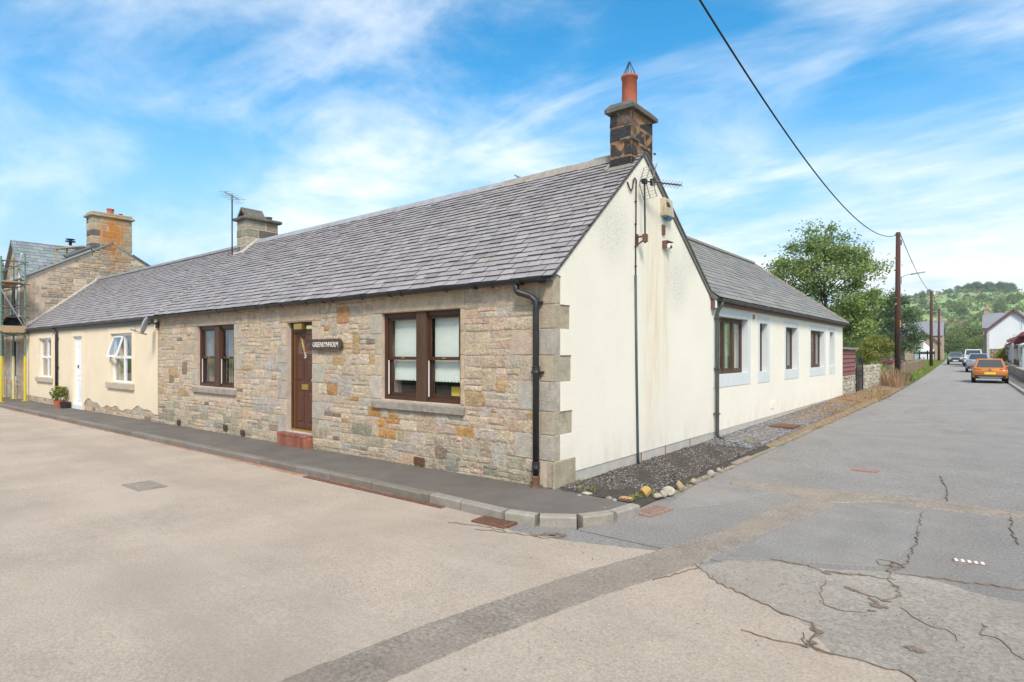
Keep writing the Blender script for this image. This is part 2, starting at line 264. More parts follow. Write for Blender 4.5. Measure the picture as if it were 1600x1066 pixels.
# ------------------------------------------------------------------ mesh building
class MB:
    def __init__(s): s.v = []; s.f = []; s.m = []; s.c = []
    def add(s, vs, fs, mi=0, col=(.5,.5,.5)):
        b = len(s.v); s.v.extend([tuple(v) for v in vs])
        for f in fs: s.f.append(tuple(b+i for i in f)); s.m.append(mi); s.c.append(col)
        return s
    def poly(s, pts, mi=0, col=(.5,.5,.5)): return s.add(pts, [tuple(range(len(pts)))], mi, col)
    def box(s, x0, x1, y0, y1, z0, z1, mi=0, col=(.5,.5,.5)):
        if x0 > x1: x0, x1 = x1, x0
        if y0 > y1: y0, y1 = y1, y0
        if z0 > z1: z0, z1 = z1, z0
        return s.add([(x0,y0,z0),(x1,y0,z0),(x1,y1,z0),(x0,y1,z0),(x0,y0,z1),(x1,y0,z1),(x1,y1,z1),(x0,y1,z1)],
                     [(0,3,2,1),(4,5,6,7),(0,1,5,4),(1,2,6,5),(2,3,7,6),(3,0,4,7)], mi, col)
    def hexa(s, p, mi=0, col=(.5,.5,.5)):   # 8 points: bottom 4, top 4
        return s.add(p, [(0,3,2,1),(4,5,6,7),(0,1,5,4),(1,2,6,5),(2,3,7,6),(3,0,4,7)], mi, col)
    def bar(s, a, b, wd, ht, up=(0,0,1), mi=0, col=(.5,.5,.5)):
        a, b, up = Vector(a), Vector(b), Vector(up); d = (b-a).normalized(); sd = d.cross(up)
        if sd.length < 1e-5: sd = d.cross(Vector((1,0,0)))
        sd.normalize(); u = sd.cross(d); p = []
        for q in (a, b):
            for sx, su in ((-1,-1),(1,-1),(1,1),(-1,1)): p.append(q+sd*sx*wd/2+u*su*ht/2)
        return s.add(p, [(0,3,2,1),(4,5,6,7),(0,1,5,4),(1,2,6,5),(2,3,7,6),(3,0,4,7)], mi, col)
    def tube(s, path, r, n=8, mi=0, col=(.5,.5,.5), cap=True):
        P = [Vector(p) for p in path]; rs = r if isinstance(r, (list, tuple)) else [r]*len(P); vs = []; fs = []
        prev = None
        for i, p in enumerate(P):
            d = (P[min(i+1, len(P)-1)]-P[max(i-1, 0)]).normalized()
            if prev is None:
                ref = Vector((0,0,1)) if abs(d.z) < .9 else Vector((1,0,0)); a = d.cross(ref).normalized()
            else:
                a = (prev-d*prev.dot(d)); a = a.normalized() if a.length > 1e-6 else d.orthogonal().normalized()
            prev = a; b = d.cross(a)
            for k in range(n):
                t = 2*math.pi*k/n; vs.append(p+(a*math.cos(t)+b*math.sin(t))*rs[i])
        for i in range(len(P)-1):
            for k in range(n): fs.append((i*n+k, i*n+(k+1)%n, (i+1)*n+(k+1)%n, (i+1)*n+k))
        if cap: fs.append(tuple(range(n-1, -1, -1))); fs.append(tuple((len(P)-1)*n+k for k in range(n)))
        return s.add(vs, fs, mi, col)
    def lathe(s, c, prof, n=12, axis='z', mi=0, col=(.5,.5,.5)):
        vs = []; fs = []
        for r, h in prof:
            for k in range(n):
                t = 2*math.pi*k/n; q = (r*math.cos(t), r*math.sin(t), h)
                if axis == 'x': q = (q[2], q[0], q[1])
                if axis == 'y': q = (q[0], q[2], q[1])
                vs.append((c[0]+q[0], c[1]+q[1], c[2]+q[2]))
        L = len(prof)
        for i in range(L-1):
            for k in range(n): fs.append((i*n+k, i*n+(k+1)%n, (i+1)*n+(k+1)%n, (i+1)*n+k))
        fs.append(tuple(range(n-1, -1, -1))); fs.append(tuple((L-1)*n+k for k in range(n)))
        return s.add(vs, fs, mi, col)
    def extrude(s, pts, d, mi=0, col=(.5,.5,.5)):     # planar outline extruded by vector d, both ends closed
        n = len(pts); P = [Vector(p) for p in pts]; Q = [p+Vector(d) for p in P]
        return s.add(P+Q, [tuple(range(n)), tuple(range(2*n-1, n-1, -1))]+[(i, i+n, (i+1)%n+n, (i+1)%n) for i in range(n)], mi, col)
    def mesh(s, name, mats, smooth=False, fix=True):
        me = bpy.data.meshes.new(name); me.from_pydata(s.v, [], s.f)
        for m in mats: me.materials.append(MATS[m])
        if len(mats) > 1: me.polygons.foreach_set('material_index', s.m)
        a = me.color_attributes.new('Col', 'FLOAT_COLOR', 'CORNER'); buf = []
        for p, c in zip(me.polygons, s.c): buf.extend([c[0], c[1], c[2], 1.0]*p.loop_total)
        a.data.foreach_set('color', buf)
        if fix and len(s.f) < 60000:
            b = bmesh.new(); b.from_mesh(me); bmesh.ops.recalc_face_normals(b, faces=b.faces); b.to_mesh(me); b.free()
        if smooth: me.polygons.foreach_set('use_smooth', [True]*len(me.polygons))
        me.update(); return me
    def build(s, name, mats, parent=None, smooth=False, local=False, fix=True):
        if isinstance(mats, str): mats = [mats]
        o = bpy.data.objects.new(name, s.mesh(name, mats, smooth, fix)); COL.objects.link(o)
        attach(o, parent, local); return o
def attach(o, parent, local=False):
    if parent:
        o.parent = parent
        if not local and parent.type == 'EMPTY': o.matrix_parent_inverse = Matrix.Translation(-parent.location)
def bevel(o, wd=.01, seg=2):
    md = o.modifiers.new('bevel', 'BEVEL'); md.width = wd; md.segments = seg; md.limit_method = 'ANGLE'; return o
def thing(name, loc, label, cat, group=None, rotz=0.0):
    e = bpy.data.objects.new(name, None); COL.objects.link(e); e.location = loc; e.rotation_euler = (0, 0, rotz); e.empty_display_size = .2
    return tag(e, label, cat, group)
def tag(o, label, cat, group=None):
    o['label'] = label; o['category'] = cat
    if group: o['group'] = group
    return o
def structure(o): o['kind'] = 'structure'; return o
def stuff(o): o['kind'] = 'stuff'; return o
def copy_tree(o, parent=None):
    c = o.copy(); COL.objects.link(c)
    if parent: c.parent = parent
    for ch in o.children: copy_tree(ch, c)
    return c
def jit(c, a=.08, r=rnd):
    k = 1+r.uniform(-a, a); return tuple(max(0, x*k*(1+r.uniform(-a, a)*.35)) for x in c)
def lerp(a, b, t): return a+(b-a)*t
def interp(tab, x):
    if x <= tab[0][0]: return tab[0][1]
    for (a, b), (c, d) in zip(tab, tab[1:]):
        if x <= c: return b+(d-b)*(x-a)/(c-a)
    return tab[-1][1]
# ground profile: the front street falls gently to the left, the side street rises and dips a little
YT = [(0, 0), (20, .06), (38, .04), (58, .15), (85, .42), (130, .85), (170, 1.3)]
def zroad(x, y): return -.1+min(0, .0060*x)+interp(YT, y)
def zpav(x): return min(0, .0060*x)
ANG = R(1.6)
def S(u, v, z=None):       # the side street beyond the wing turns slightly left: u across it, v along it
    x = u*math.cos(ANG)-v*math.sin(ANG); y = 22+v*math.cos(ANG)+u*math.sin(ANG)
    return (x, y) if z is None else (x, y, z)
def Sinv(x, y): return (x*math.cos(ANG)+(y-22)*math.sin(ANG), -x*math.sin(ANG)+(y-22)*math.cos(ANG))

# ================================================================== THE SETTING
# terrain sheet to the horizon, rising into the hill beyond the street
def hill(x, y):
    d = math.hypot(x-CAM[0], y-CAM[1]); a = math.degrees(math.atan2(-(x-CAM[0]), y-CAM[1]))   # degrees left of +Y
    if y < 150: return 0
    t = max(0, (d-190)/470.); t = min(t, 1.25)
    h = 49*(t if t < 1 else 1+(t-1)*.25)
    h *= (1+.06*math.sin(a*.35+1)+.05*math.sin(d*.012+a*.2)); h += 1.6*math.sin(d*.03+a*.5)*min(1, t*3)
    return max(0, h)*min(1, (y-150)/60.)
def zground(x, y): 
    base = zroad(min(x, 0), min(y, 170) if y > 0 else 0)-.09
    return base+hill(x, y)
xs = [-900,-600,-420,-300,-220,-160,-120,-90,-60,-40,-25,-12,-6,-3,0,2,4,6,9,14,22,35,50,70,95,130,180,260,360,500,700,900]
ys = [-400,-150,-60,-25,-12,0,10,20,30,38,48,58,70,85,105,130,150,170,190,215,245,280,320,365,410,460,510,565,620,680,740,820,950,1200]
g = MB(); nx = len(xs)
g.v = [(x, y, zground(x, y)) for y in ys for x in xs]
for j in range(len(ys)-1):
    for i in range(nx-1):
        g.f.append((j*nx+i, j*nx+i+1, (j+1)*nx+i+1, (j+1)*nx+i)); g.c.append((.5,)*3)
        g.m.append(1 if ys[j] >= 150 else 0)
structure(g.build('ground', ['grass', 'hillgrass'], smooth=True))

# road: grey asphalt everywhere, the main street's buff surface laid over it
def sheet(pts_top, pts_bot, dz, name, mat, zf=zroad, lip=1.8):
    b = MB(); n = len(pts_top); so_ = []; si_ = []      # feathered lips run each long edge down to the surface below
    for (ax, ay), (bx, by) in zip(pts_top, pts_bot):
        l = math.hypot(ax-bx, ay-by) or 1; e = min(.02, dz*lip)/l; so_.append((ax+(ax-bx)*e, ay+(ay-by)*e)); si_.append((bx+(bx-ax)*e, by+(by-ay)*e))
    b.v = [(x, y, zf(x, y)+dz) for x, y in pts_top]+[(x, y, zf(x, y)+dz) for x, y in pts_bot]+[(x, y, zf(x, y)-.006) for x, y in so_]+[(x, y, zf(x, y)-.006) for x, y in si_]
    for i in range(n-1):
        for f in ((n+i, n+i+1, i+1, i), (i, i+1, 2*n+i+1, 2*n+i), (3*n+i, 3*n+i+1, n+i+1, n+i)): b.f.append(f); b.m.append(0); b.c.append((.5,)*3)
    for i, j in ((0, 1), (n-1, n-2)):      # lips at the two short ends
        ends = []
        for k in (i, n+i):
            p, q = b.v[k], b.v[k+(j-i)]; l = math.hypot(p[0]-q[0], p[1]-q[1]) or 1; e = min(.02, dz*lip)/l
            ends.append((p[0]+(p[0]-q[0])*e, p[1]+(p[1]-q[1])*e, p[2]-dz-.006))
        k0 = len(b.v); b.v += ends; b.f.append((i, n+i, k0+1, k0)); b.m.append(0); b.c.append((.5,)*3)
    return b.build(name, mat)
def grid(x0, x1, y0, y1, dx, dy, dz, edge=None):
    b = MB(); nxx = max(1, round((x1-x0)/dx)); nyy = max(1, round((y1-y0)/dy))
    for j in range(nyy+1):
        for i in range(nxx+1):
            x = lerp(x0, x1, i/nxx); y = lerp(y0, y1, j/nyy)
            if edge: x, y = edge(x, y, i/nxx, j/nyy)
            b.v.append((x, y, zroad(x, y)+dz))
    for j in range(nyy):
        for i in range(nxx): b.f.append((j*(nxx+1)+i, j*(nxx+1)+i+1, (j+1)*(nxx+1)+i+1, (j+1)*(nxx+1)+i)); b.m.append(0); b.c.append((.5,)*3)
    return b
def side_edge(x, y, s, t):
    if y < 22: return (lerp(.98, 5.5, s), y)
    return S(lerp(.98, 5.5, s), y-22)
structure(grid(0, 1, -1, 135, .25, 2, 0, side_edge).build('side_road', 'asphalt_grey'))
structure(grid(-75, 60, -18, -1, 2.5, 1.0, -.004).build('road_base', 'asphalt_grey'))
# buff running surface with its ragged edge at the junction
_jn = [(lambda q: (q[0], q[1]))(onZ(*p, -.095)) for p in [(800,829),(845,838),(887,845),(950,852),(1000,858),(1040,862),(1086,881),(1120,909),(1161,927),(1202,946),(1229,961),(1268,971),(1285,988),(1300,1021),(1349,1032),(1405,1047),(1435,1064)]]
bound = [(-75, -1.03), (-1.2, -1.06), (-.2, -1.16), (.12, -1.3)]+_jn+[onZ(1500,1092,-.095)[:2],onZ(1700,1162,-.095)[:2],(9,-2.6),(60,-2.6)]
bound = [q for i, q in enumerate(bound) if i == 0 or q[0] > max(p_[0] for p_ in bound[:i])+.004]
tp = []
for (a, b), (c, d) in zip(bound, bound[1:]):
    k = max(1, min(60, int(abs(c-a)/.06))) if -1 < a < 9 else 30
    for i in range(k):
        q = i/k; tp.append((lerp(a, c, q), lerp(b, d, q)+(rnd.uniform(-.012, .012) if -1 < a < 9 else 0)))
tp.append(bound[-1])
structure(sheet(tp, [(x, -18) for x, y in tp], .004, 'road', 'asphalt_tan'))
def ragged(line, amp=.012, step=.07):
    out = []
    for (a, b), (c, d) in zip(line, line[1:]):
        k = max(1, int(math.hypot(c-a, d-b)/step))
        for i in range(k): out.append((lerp(a, c, i/k)+rnd.uniform(-amp, amp), lerp(b, d, i/k)+rnd.uniform(-amp, amp)))
    out.append(line[-1]); return out
def resample(line, n):
    L = [0]
    for (a, b), (c, d) in zip(line, line[1:]): L.append(L[-1]+math.hypot(c-a, d-b))
    xt = [(l, p[0]) for l, p in zip(L, line)]; yt = [(l, p[1]) for l, p in zip(L, line)]
    return [(interp(xt, L[-1]*i/n), interp(yt, L[-1]*i/n)) for i in range(n+1)]
def strip(a, b, dz, name, mat, n=60, amp=.012):
    A = [(x+rnd.uniform(-amp, amp), y+rnd.uniform(-amp, amp)) for x, y in resample(a, n)]; B = [(x+rnd.uniform(-amp, amp), y+rnd.uniform(-amp, amp)) for x, y in resample(b, n)]
    return structure(sheet(A, B, dz, name, mat))
def px(p): q = onZ(p[0], p[1], -.085); return (q[0], q[1])
# reinstated trench running out of the side street, and the one crossing it
PXL = lambda L: [px(p) for p in L]
strip(PXL([(250,1180),(449,1057),(644,982),(737,950),(797,929),(869,905),(925,888),(1000,867),(1037,856),(1124,830),(1195,800),(1262,772)]), PXL([(430,1180),(606,1062),(726,1008),(812,976),(910,939),(1000,909),(1086,881),(1124,862),(1210,824),(1307,788)]), .009, 'trench_patch', 'trench', 110, .008)
strip(PXL([(1142,751),(1270,764),(1375,772),(1476,784),(1600,800),(1700,815)]), PXL([(1142,757),(1244,774),(1307,785),(1375,783),(1476,796),(1600,811),(1700,826)]), .012, 'trench_patch', 'trench', 60, .01)
# smoother dark patches on the side street
strip([(1.32,.3),(1.75,.9),(2.1,2.0)], [(1.12,1.9),(1.3,2.0),(1.5,2.05)], .006, 'asphalt_patch', 'asphalt_patch', 20, .006)
strip(PXL([(1135,868),(1200,832),(1307,790)]), PXL([(1379,884),(1427,849),(1444,798)]), .006, 'asphalt_patch', 'asphalt_patch', 30, .012)
strip(PXL([(1092,884),(1120,906),(1161,925),(1229,959),(1278,984),(1300,1018),(1405,1044),(1500,1090),(1700,1160)]), PXL([(1140,874),(1210,876),(1290,888),(1380,892),(1460,905),(1540,930),(1620,945),(1750,960)]), .007, 'asphalt_patch', 'asphalt_light', 40, .02)
strip([S(1.9,19),S(1.9,60)], [S(2.7,19),S(2.7,60)], .008, 'asphalt_patch', 'asphalt_patch', 20, .01)
# cracks: thin ragged ribbons of dirt
def crack(line, wd, name='crack'):
    pts = ragged(line, .02, .045); a = []; b = []
    for i, p in enumerate(pts):
        q0 = pts[max(0, i-1)]; q1 = pts[min(len(pts)-1, i+1)]; dx, dy = q1[0]-q0[0], q1[1]-q0[1]; l = math.hypot(dx, dy) or 1
        t = i/(len(pts)-1); ww = max(.0012, (.30 if wd < .02 else .62)*wd*(.15+1.3*rnd.random()**2.0))*min(1, 4*t+.15, 4*(1-t)+.15); a.append((p[0]-dy/l*ww, p[1]+dx/l*ww)); b.append((p[0]+dy/l*ww, p[1]-dx/l*ww))
    return structure(sheet(a, b, .0135, name, 'crack_dirt', lip=.12))
crack(PXL([(1086,881),(1120,909),(1161,927),(1202,946),(1229,961),(1270,971),(1277,984),(1262,1006),(1300,1021),(1349,1032),(1405,1047),(1435,1064),(1450,1085)]), .010)
crack(PXL([(1270,972),(1276,988),(1265,1003)]), .028); crack(PXL([(1160,985),(1200,995),(1262,1008)]), .006); crack(PXL([(1258,988),(1256,1000),(1262,1008)]), .006); crack(PXL([(1262,1006),(1280,1014),(1300,1021)]), .018)
for ln, wd in [([(1200,872),(1260,882),(1290,893),(1340,897),(1400,905)],.006), ([(1285,890),(1320,896)],.03), ([(1395,878),(1385,905),(1400,915),(1405,930),(1380,938),(1345,925),(1320,915)],.012),
               ([(1360,935),(1372,944),(1385,949)],.035), ([(1320,918),(1345,925),(1360,932)],.022), ([(1282,925),(1290,945),(1320,955),(1360,955)],.006), ([(1288,905),(1283,925)],.006), ([(1440,800),(1436,820),(1430,850),(1415,880),(1395,890)],.006),
               ([(1405,945),(1430,965),(1450,975),(1480,985),(1495,1000)],.006), ([(1540,975),(1535,990),(1570,1000),(1585,1020),(1600,1030)],.009), ([(1420,1010),(1430,1013),(1442,1015)],.04),
               ([(1400,895),(1450,900),(1520,910),(1600,920)],.005), ([(1578,800),(1580,830),(1592,850)],.007), ([(1470,745),(1480,770),(1478,785)],.004), ([(1090,885),(1060,895),(1020,906)],.005),
               ([(745,826),(800,832),(850,840),(880,838)],.005), ([(700,815),(760,822),(790,830)],.004), ([(840,835),(870,832),(885,835)],.03)]:
    crack([px(p) for p in ln], wd)
def crumble(p, r):      # broken-out hollow filled with dirt
    x, y = px(p); m = MB(); n = 13; a0 = rnd.uniform(0, 6); st_ = rnd.uniform(1.2, 2.0)
    pts = [(x+r*st_*math.cos(a0+k*6.283/n)*rnd.uniform(.35, 1.2), y+r*math.sin(a0+k*6.283/n)*rnd.uniform(.35, 1.2)) for k in range(n)]
    m.add([(x, y, zroad(x, y)+.012)]+[(a, b, zroad(a, b)+.0128) for a, b in pts], [(0, k+1, (k+1) % n+1) for k in range(n)]); structure(m.build('crack', 'crack_dirt'))
for p, r in [((1292,895),.03),((1320,896),.035),((1345,897),.02),((1372,946),.05),((1385,938),.03),((1400,915),.025),((1404,930),.022),((1335,921),.025),((1275,984),.03),((1266,1002),.03),((1258,1008),.02),((1300,1020),.015),((1430,1014),.045),((1412,885),.02),((1360,953),.02),((1225,958),.014),((1440,820),.012),((860,833),.05),((835,836),.03),((880,836),.03),((1540,978),.012)]: crumble(p, r)
def ring(cx, cy, r, wd, k=12):
    crack([(cx+r*math.cos(a)*1.1, cy+r*math.sin(a)*.8) for a in [2*math.pi*i/k for i in range(k)]], wd)
q = px((1388,880)); ring(q[0], q[1], .09, .006)
# red dust washed along the kerb foot
strip([(-22,-1.10),(-10,-1.12),(-4,-1.15),(-.9,-1.2)], [(-22,-1.24),(-10,-1.22),(-4,-1.26),(-.9,-1.22)], .007, 'dust_strip', 'red_dust', 120, .03)

# pavement in front of the row, turning at the corner
arc = [(-.1,-1.12),(.25,-1.13),(.5,-1.08),(.72,-.96),(.90,-.80),(1.02,-.6),(1.09,-.4),(1.11,-.2),(1.11,-.05)]
outer = [(x, -1.06 if x > -20 else -1.06) for x in range(-60, -1, 3)]+[(-1.0,-1.08)]+arc
inner = [(x, .06) for x in range(-60, -1, 3)]+[(-1.0,.06)]+[(-.1,.06),(.0,.06),(.1,.05),(.2,.04),(.32,.02),(.45,0.0),(.58,-.02),(.72,-.03),(.9,-.04)]
b = MB(); n = len(outer)
b.v = [(x, y, zpav(x)) for x, y in outer]+[(x, y, zpav(x)) for x, y in inner]
for i in range(n-1): b.f.append((i, i+1, n+i+1, n+i)); b.m.append(0); b.c.append((.5,)*3)
pav = structure(b.build('pavement', 'pavement'))
# kerb stones, each one a block
kline = [(x, -1.06) for x in (-60, -1.0)]
def kerb_block(p, q, zt, zb, wd, col, name='kerb_stone', par=pav):
    d = Vector((q[0]-p[0], q[1]-p[1], 0)).normalized(); nrm = Vector((d.y, -d.x, 0)); g_ = .006
    P, Q = Vector((p[0], p[1], 0))+d*g_, Vector((q[0], q[1], 0))-d*g_; c_ = .018
    prof = [(wd, zb), (wd, zt-c_), (wd-c_, zt), (0, zt)]; m = MB(); vs = []
    for E_, X in ((P, p[0]), (Q, q[0])):
        for o_, z_ in [(0, zb)]+prof: vs.append((E_.x+nrm.x*o_, E_.y+nrm.y*o_, z_+zpav(X)))
    k = 5; m.add(vs, [(0,1,2,3,4), (9,8,7,6,5)]+[(i, i+k, (i+1)%k+k, (i+1)%k) for i in range(k)], 0, col)
    return m.build(name, 'kerb', par)
KC = (.185,.165,.14)
x = -31.0
while x < -1.02:
    L = min(rnd.uniform(.85, 1.05), -1.0-x)
    if L < .2: L = -1.0-x
    kerb_block((x, -1.06), (x+L, -1.06-(0 if x+L < -1.5 else .02)), .004+rnd.uniform(0, .006), -.16, .12, jit(KC, .15)); x += L
kp = [(-1.0,-1.08)]+[(-.45,-1.11)]+[(.2,-1.14)]+[(.55,-1.06)]+[(.88,-.84)]+[(1.06,-.5)]+[(1.11,-.06)]
for p, q in zip(kp, kp[1:]): kerb_block(p, q, .008+rnd.uniform(0, .006), -.16, .12, jit((.29,.265,.225), .1))

# planting strip beside the gable and wing: soil, edging kerb, gravel, slate chips
def zbed(y): return interp([(0, 0), (5.5, .01), (12, .07), (19, .15), (24, .14)], y)
bt = [(.0, y) for y in [0.05]+list(range(1, 20))]; 
b = MB(); L_ = [0.03+i*.5 for i in range(39)]
for y in L_: b.v += [(-.02, y, zbed(y)), (.5, y, zbed(y)-.005), (.98, y, zbed(y)-.03), (1.10, y, zroad(1, y)+.012)]
for i in range(len(L_)-1):
    for k in (0, 1, 2): b.f.append((i*4+k, i*4+k+1, i*4+k+5, i*4+k+4)); b.m.append(0 if L_[i] < 5.2 else 1); b.c.append((.5,)*3)
b.poly([(.3,.05,.0015),(.5,.01,.0015),(.75,-.02,.0015),(.98,-.02,.0015),(1.02,.06,.0015),(.5,.1,.0015)])
structure(b.build('planting_strip', ['soil', 'soil_tan']))
# verge and yard beyond the wing, grass beside the road
b = MB()
vv = [0,2,4,6,9,12,16,20,26,32,40,50,62,76,90]
for v in vv:
    for u in (-2.6, -1.0, .2, 1.10):
        xx, yy = S(u, v-3.4) if v else (u if u < 1.1 else 1.06, 18.6)
        b.v.append((xx, yy, zroad(1, yy)+.14-(.10 if u > 1 else 0)))
for i in range(len(vv)-1):
    for k in range(3): b.f.append((i*4+k, i*4+k+1, i*4+k+5, i*4+k+4)); b.m.append(0 if i < 8 and k < 2 or i < 5 else 1); b.c.append((.5,)*3)
structure(b.build('verge', ['soil_tan', 'grass']))
sb = MB()   # low edging of old setts between the strip and the road
x0 = .1; y = .15
ed = thing('edging_kerb', (1.05, 2, -.03), 'low worn edging of small stones between gravel strip and side road', 'edging')
while y < 8.5:
    L = rnd.uniform(.5, .95); xx = 1.10+rnd.uniform(-.012, .012)
    if y > .55:
        m = MB(); zz = zroad(1, y)+.035+rnd.uniform(-.012, .012); m.hexa([(xx-.09,y+.01,zz-.2),(xx+.05,y+.01,zz-.2),(xx+.05,y+L-.01,zz-.2),(xx-.09,y+L-.01,zz-.2),(xx-.075,y+.02,zz),(xx+.035,y+.02,zz-.006),(xx+.035,y+L-.02,zz-.006),(xx-.075,y+L-.02,zz)], 0, jit((.27,.23,.18), .15)); m.build('edging_stone', 'kerb', ed)
    y += L

def pebble(m, c, r, col, rr=rnd, flat=.7):
    vs = []; 
    for d in ((1,0,0),(-1,0,0),(0,1,0),(0,-1,0),(0,0,1),(0,0,-1)):
        vs.append((c[0]+d[0]*r*rr.uniform(.6,1.25)+rr.uniform(-.3,.3)*r, c[1]+d[1]*r*rr.uniform(.6,1.25)+rr.uniform(-.3,.3)*r, c[2]+d[2]*r*flat*rr.uniform(.6,1.2)))
    m.add(vs, [(0,2,4),(2,1,4),(1,3,4),(3,0,4),(2,0,5),(1,2,5),(3,1,5),(0,3,5)], 0, col)
gr = MB(); r2 = random.Random(3)
for i in range(9000):
    y = r2.uniform(.1, 5.9); xw = min(1.0, .35+y*.5) if y < .8 else 1.0
    x = r2.uniform(.015, xw); 
    if y > 4.9 and r2.random() < (y-4.9): continue
    k = r2.random(); pebble(gr, (x, y, zbed(y)-.03*x+r2.uniform(-.004, .012)+.02*math.sin(x*7+y*5)*.4), r2.uniform(.008, .019), jit((.115,.104,.095) if k < .7 else (.22,.195,.17), .4, r2), r2)
for i in range(500):      # spill at the corner of the pavement
    x = r2.uniform(.1, 1.02); y = r2.uniform(-.02, .12); pebble(gr, (x, y, .004), r2.uniform(.006, .013), jit((.08,.07,.06), .3, r2), r2)
stuff(gr.build('gravel', 'gravel', fix=False)); tag(bpy.data.objects['gravel'], 'dark brown gravel filling the strip beside the cream gable', 'gravel')
gr = MB()
for i in range(5200):
    y = r2.uniform(4.9, 15.5) if i % 3 else r2.uniform(4.9, 9.5); x = r2.uniform(.015, .95)
    k = r2.random(); pebble(gr, (x, y, zbed(y)-.03*x+r2.uniform(0, .015)), r2.uniform(.014, .04), jit((.19,.20,.215) if k < .75 else (.30,.29,.27), .3, r2), r2, .3)
stuff(gr.build('slate_chips', 'gravel', fix=False)); tag(bpy.data.objects['slate_chips'], 'grey slate chippings spread beside the white wing wall', 'slate chippings')
# loose grit on the road near the junction
gr = MB()
for i in range(900):
    x = r2.uniform(.2, 4.6); y = r2.uniform(-3.8, 1.5) if r2.random() < .6 else r2.uniform(-1.6, -1.2); pebble(gr, (x, y, zroad(x, y)+.012), r2.uniform(.003, .007), jit((.2,.17,.14) if r2.random() < .6 else (.45,.41,.36), .3, r2), r2)
stuff(gr.build('road_grit', 'gravel', fix=False)); tag(bpy.data.objects['road_grit'], 'loose stone grit scattered over the road junction', 'grit')

# edging rocks, each one a thing
def rock(c, rx, ry, rz, col, label, seed, rot=0):
    r = random.Random(seed); bm = bmesh.new(); bmesh.ops.create_icosphere(bm, subdivisions=3, radius=1)
    pl = [(Vector((r.gauss(0,1), r.gauss(0,1), r.gauss(0,.8))).normalized(), r.uniform(.62, .88)) for _ in range(11)]
    for v in bm.verts:
        p = v.co.copy()
        for nn, d in pl:
            e = p.dot(nn)-d
            if e > 0: p -= nn*e*.92
        v.co = Vector((p.x*rx, p.y*ry, p.z*rz))
    me = bpy.data.meshes.new('rock'); bm.to_mesh(me); bm.free(); me.materials.append(MATS['rock'])
    a = me.color_attributes.new('Col', 'FLOAT_COLOR', 'CORNER'); a.data.foreach_set('color', [*col, 1.0]*len(a.data))
    o = bpy.data.objects.new('rock', me); COL.objects.link(o); o.location = (c[0], c[1], c[2]+rz*.55); o.rotation_euler = (r.uniform(-.15,.15), r.uniform(-.15,.15), rot)
    tag(o, label, 'rock', 'rocks edging the gravel strip'); return o
RK = [((905,771),.05,.04,.032,(.42,.40,.33),'small pale green-grey rock at the foot of the corner quoin'), ((916,769),.11,.05,.045,(.47,.41,.30),'long flat pale rock just beside the corner quoin'),
      ((952,776),.06,.05,.045,(.38,.31,.24),'dull brown rock leaning at the left of the flat orange rock'), ((960,779),.05,.04,.04,(.36,.32,.28),'small greyish rock in front of the flat orange rock'), ((977,776),.12,.06,.045,(.50,.29,.12),'wide flat orange rock on the gravel near the corner'),
      ((1009,767),.085,.07,.085,(.56,.34,.12),'upright bright orange rock on the dark gravel'), ((1028,767),.075,.05,.045,(.45,.40,.32),'low buff rock beside the upright orange rock'), ((1045,766),.07,.06,.055,(.40,.36,.27),'round olive buff rock in the row'),
      ((1064,764),.11,.08,.08,(.52,.47,.37),'largest rounded cream rock in the edging row'), ((1079,757),.06,.05,.09,(.48,.36,.20),'narrow upright tan rock behind the largest cream rock'), ((1088,757),.06,.05,.045,(.40,.39,.37),'grey rock at the end of the edging row'),
      ((1107,748),.06,.05,.05,(.42,.36,.27),'lone buff rock on the edging kerb past the row'), ((1131,736),.07,.055,.06,(.40,.37,.32),'grey buff rock in the far pair beside the kerb'), ((1140,730),.05,.04,.05,(.37,.34,.29),'smaller dark buff rock in the far pair beside the kerb'), ((945,790),.035,.03,.025,(.5,.46,.4),'tiny pale stone lying on gravel near the kerb end')]
for i, (p, rx, ry, rz, c, lb) in enumerate(RK):
    q = onZ(p[0], p[1]+3, .0); rock((min(q[0], 1.13), q[1], zbed(q[1])-.03 if q[0] < 1.0 else -.06), rx*.85, ry*.85, rz*.85, tuple(x_*.85 for x_ in c), lb, 40+i, rnd.uniform(-.5, .9))

# iron gratings and covers
def grate(name, c, lx, ly, rot, nb, label, cat, mat, zz, along='y', frame=.03):
    e = thing(name, (c[0], c[1], zz), label, cat, None, rot)
    m = MB(); h = .012
    for a in ((-lx/2, -lx/2+frame, -ly/2, ly/2), (lx/2-frame, lx/2, -ly/2, ly/2), (-lx/2+frame, lx/2-frame, -ly/2, -ly/2+frame), (-lx/2+frame, lx/2-frame, ly/2-frame, ly/2)): m.box(a[0], a[1], a[2], a[3], -.03, h)
    m.build('frame', mat, e, local=True)
    MB().box(-lx/2+frame*.5, lx/2-frame*.5, -ly/2+frame*.5, ly/2-frame*.5, -.028, -.002+.004).build('sump', 'soil', e, local=True)
    for i in range(nb):
        m = MB(); t = (i+.5)/nb
        if along == 'y': xx = lerp(-lx/2+frame, lx/2-frame, t); wd = (lx-2*frame)/nb*.3; m.box(xx-wd, xx+wd, -ly/2+frame, ly/2-frame, 0.0, h-.003)
        else: yy = lerp(-ly/2+frame, ly/2-frame, t); wd = (ly-2*frame)/nb*.3; m.box(-lx/2+frame, lx/2-frame, yy-wd, yy+wd, 0.0, h-.003)
        m.build('bar', mat, e, local=True)
    return e
grate('road_gully_grate', (.17,-1.36), .44, .24, R(3), 11, 'rusty brown slotted gully grate in the buff road by the kerb', 'drain grate', 'rust', zroad(0,0)+.012)
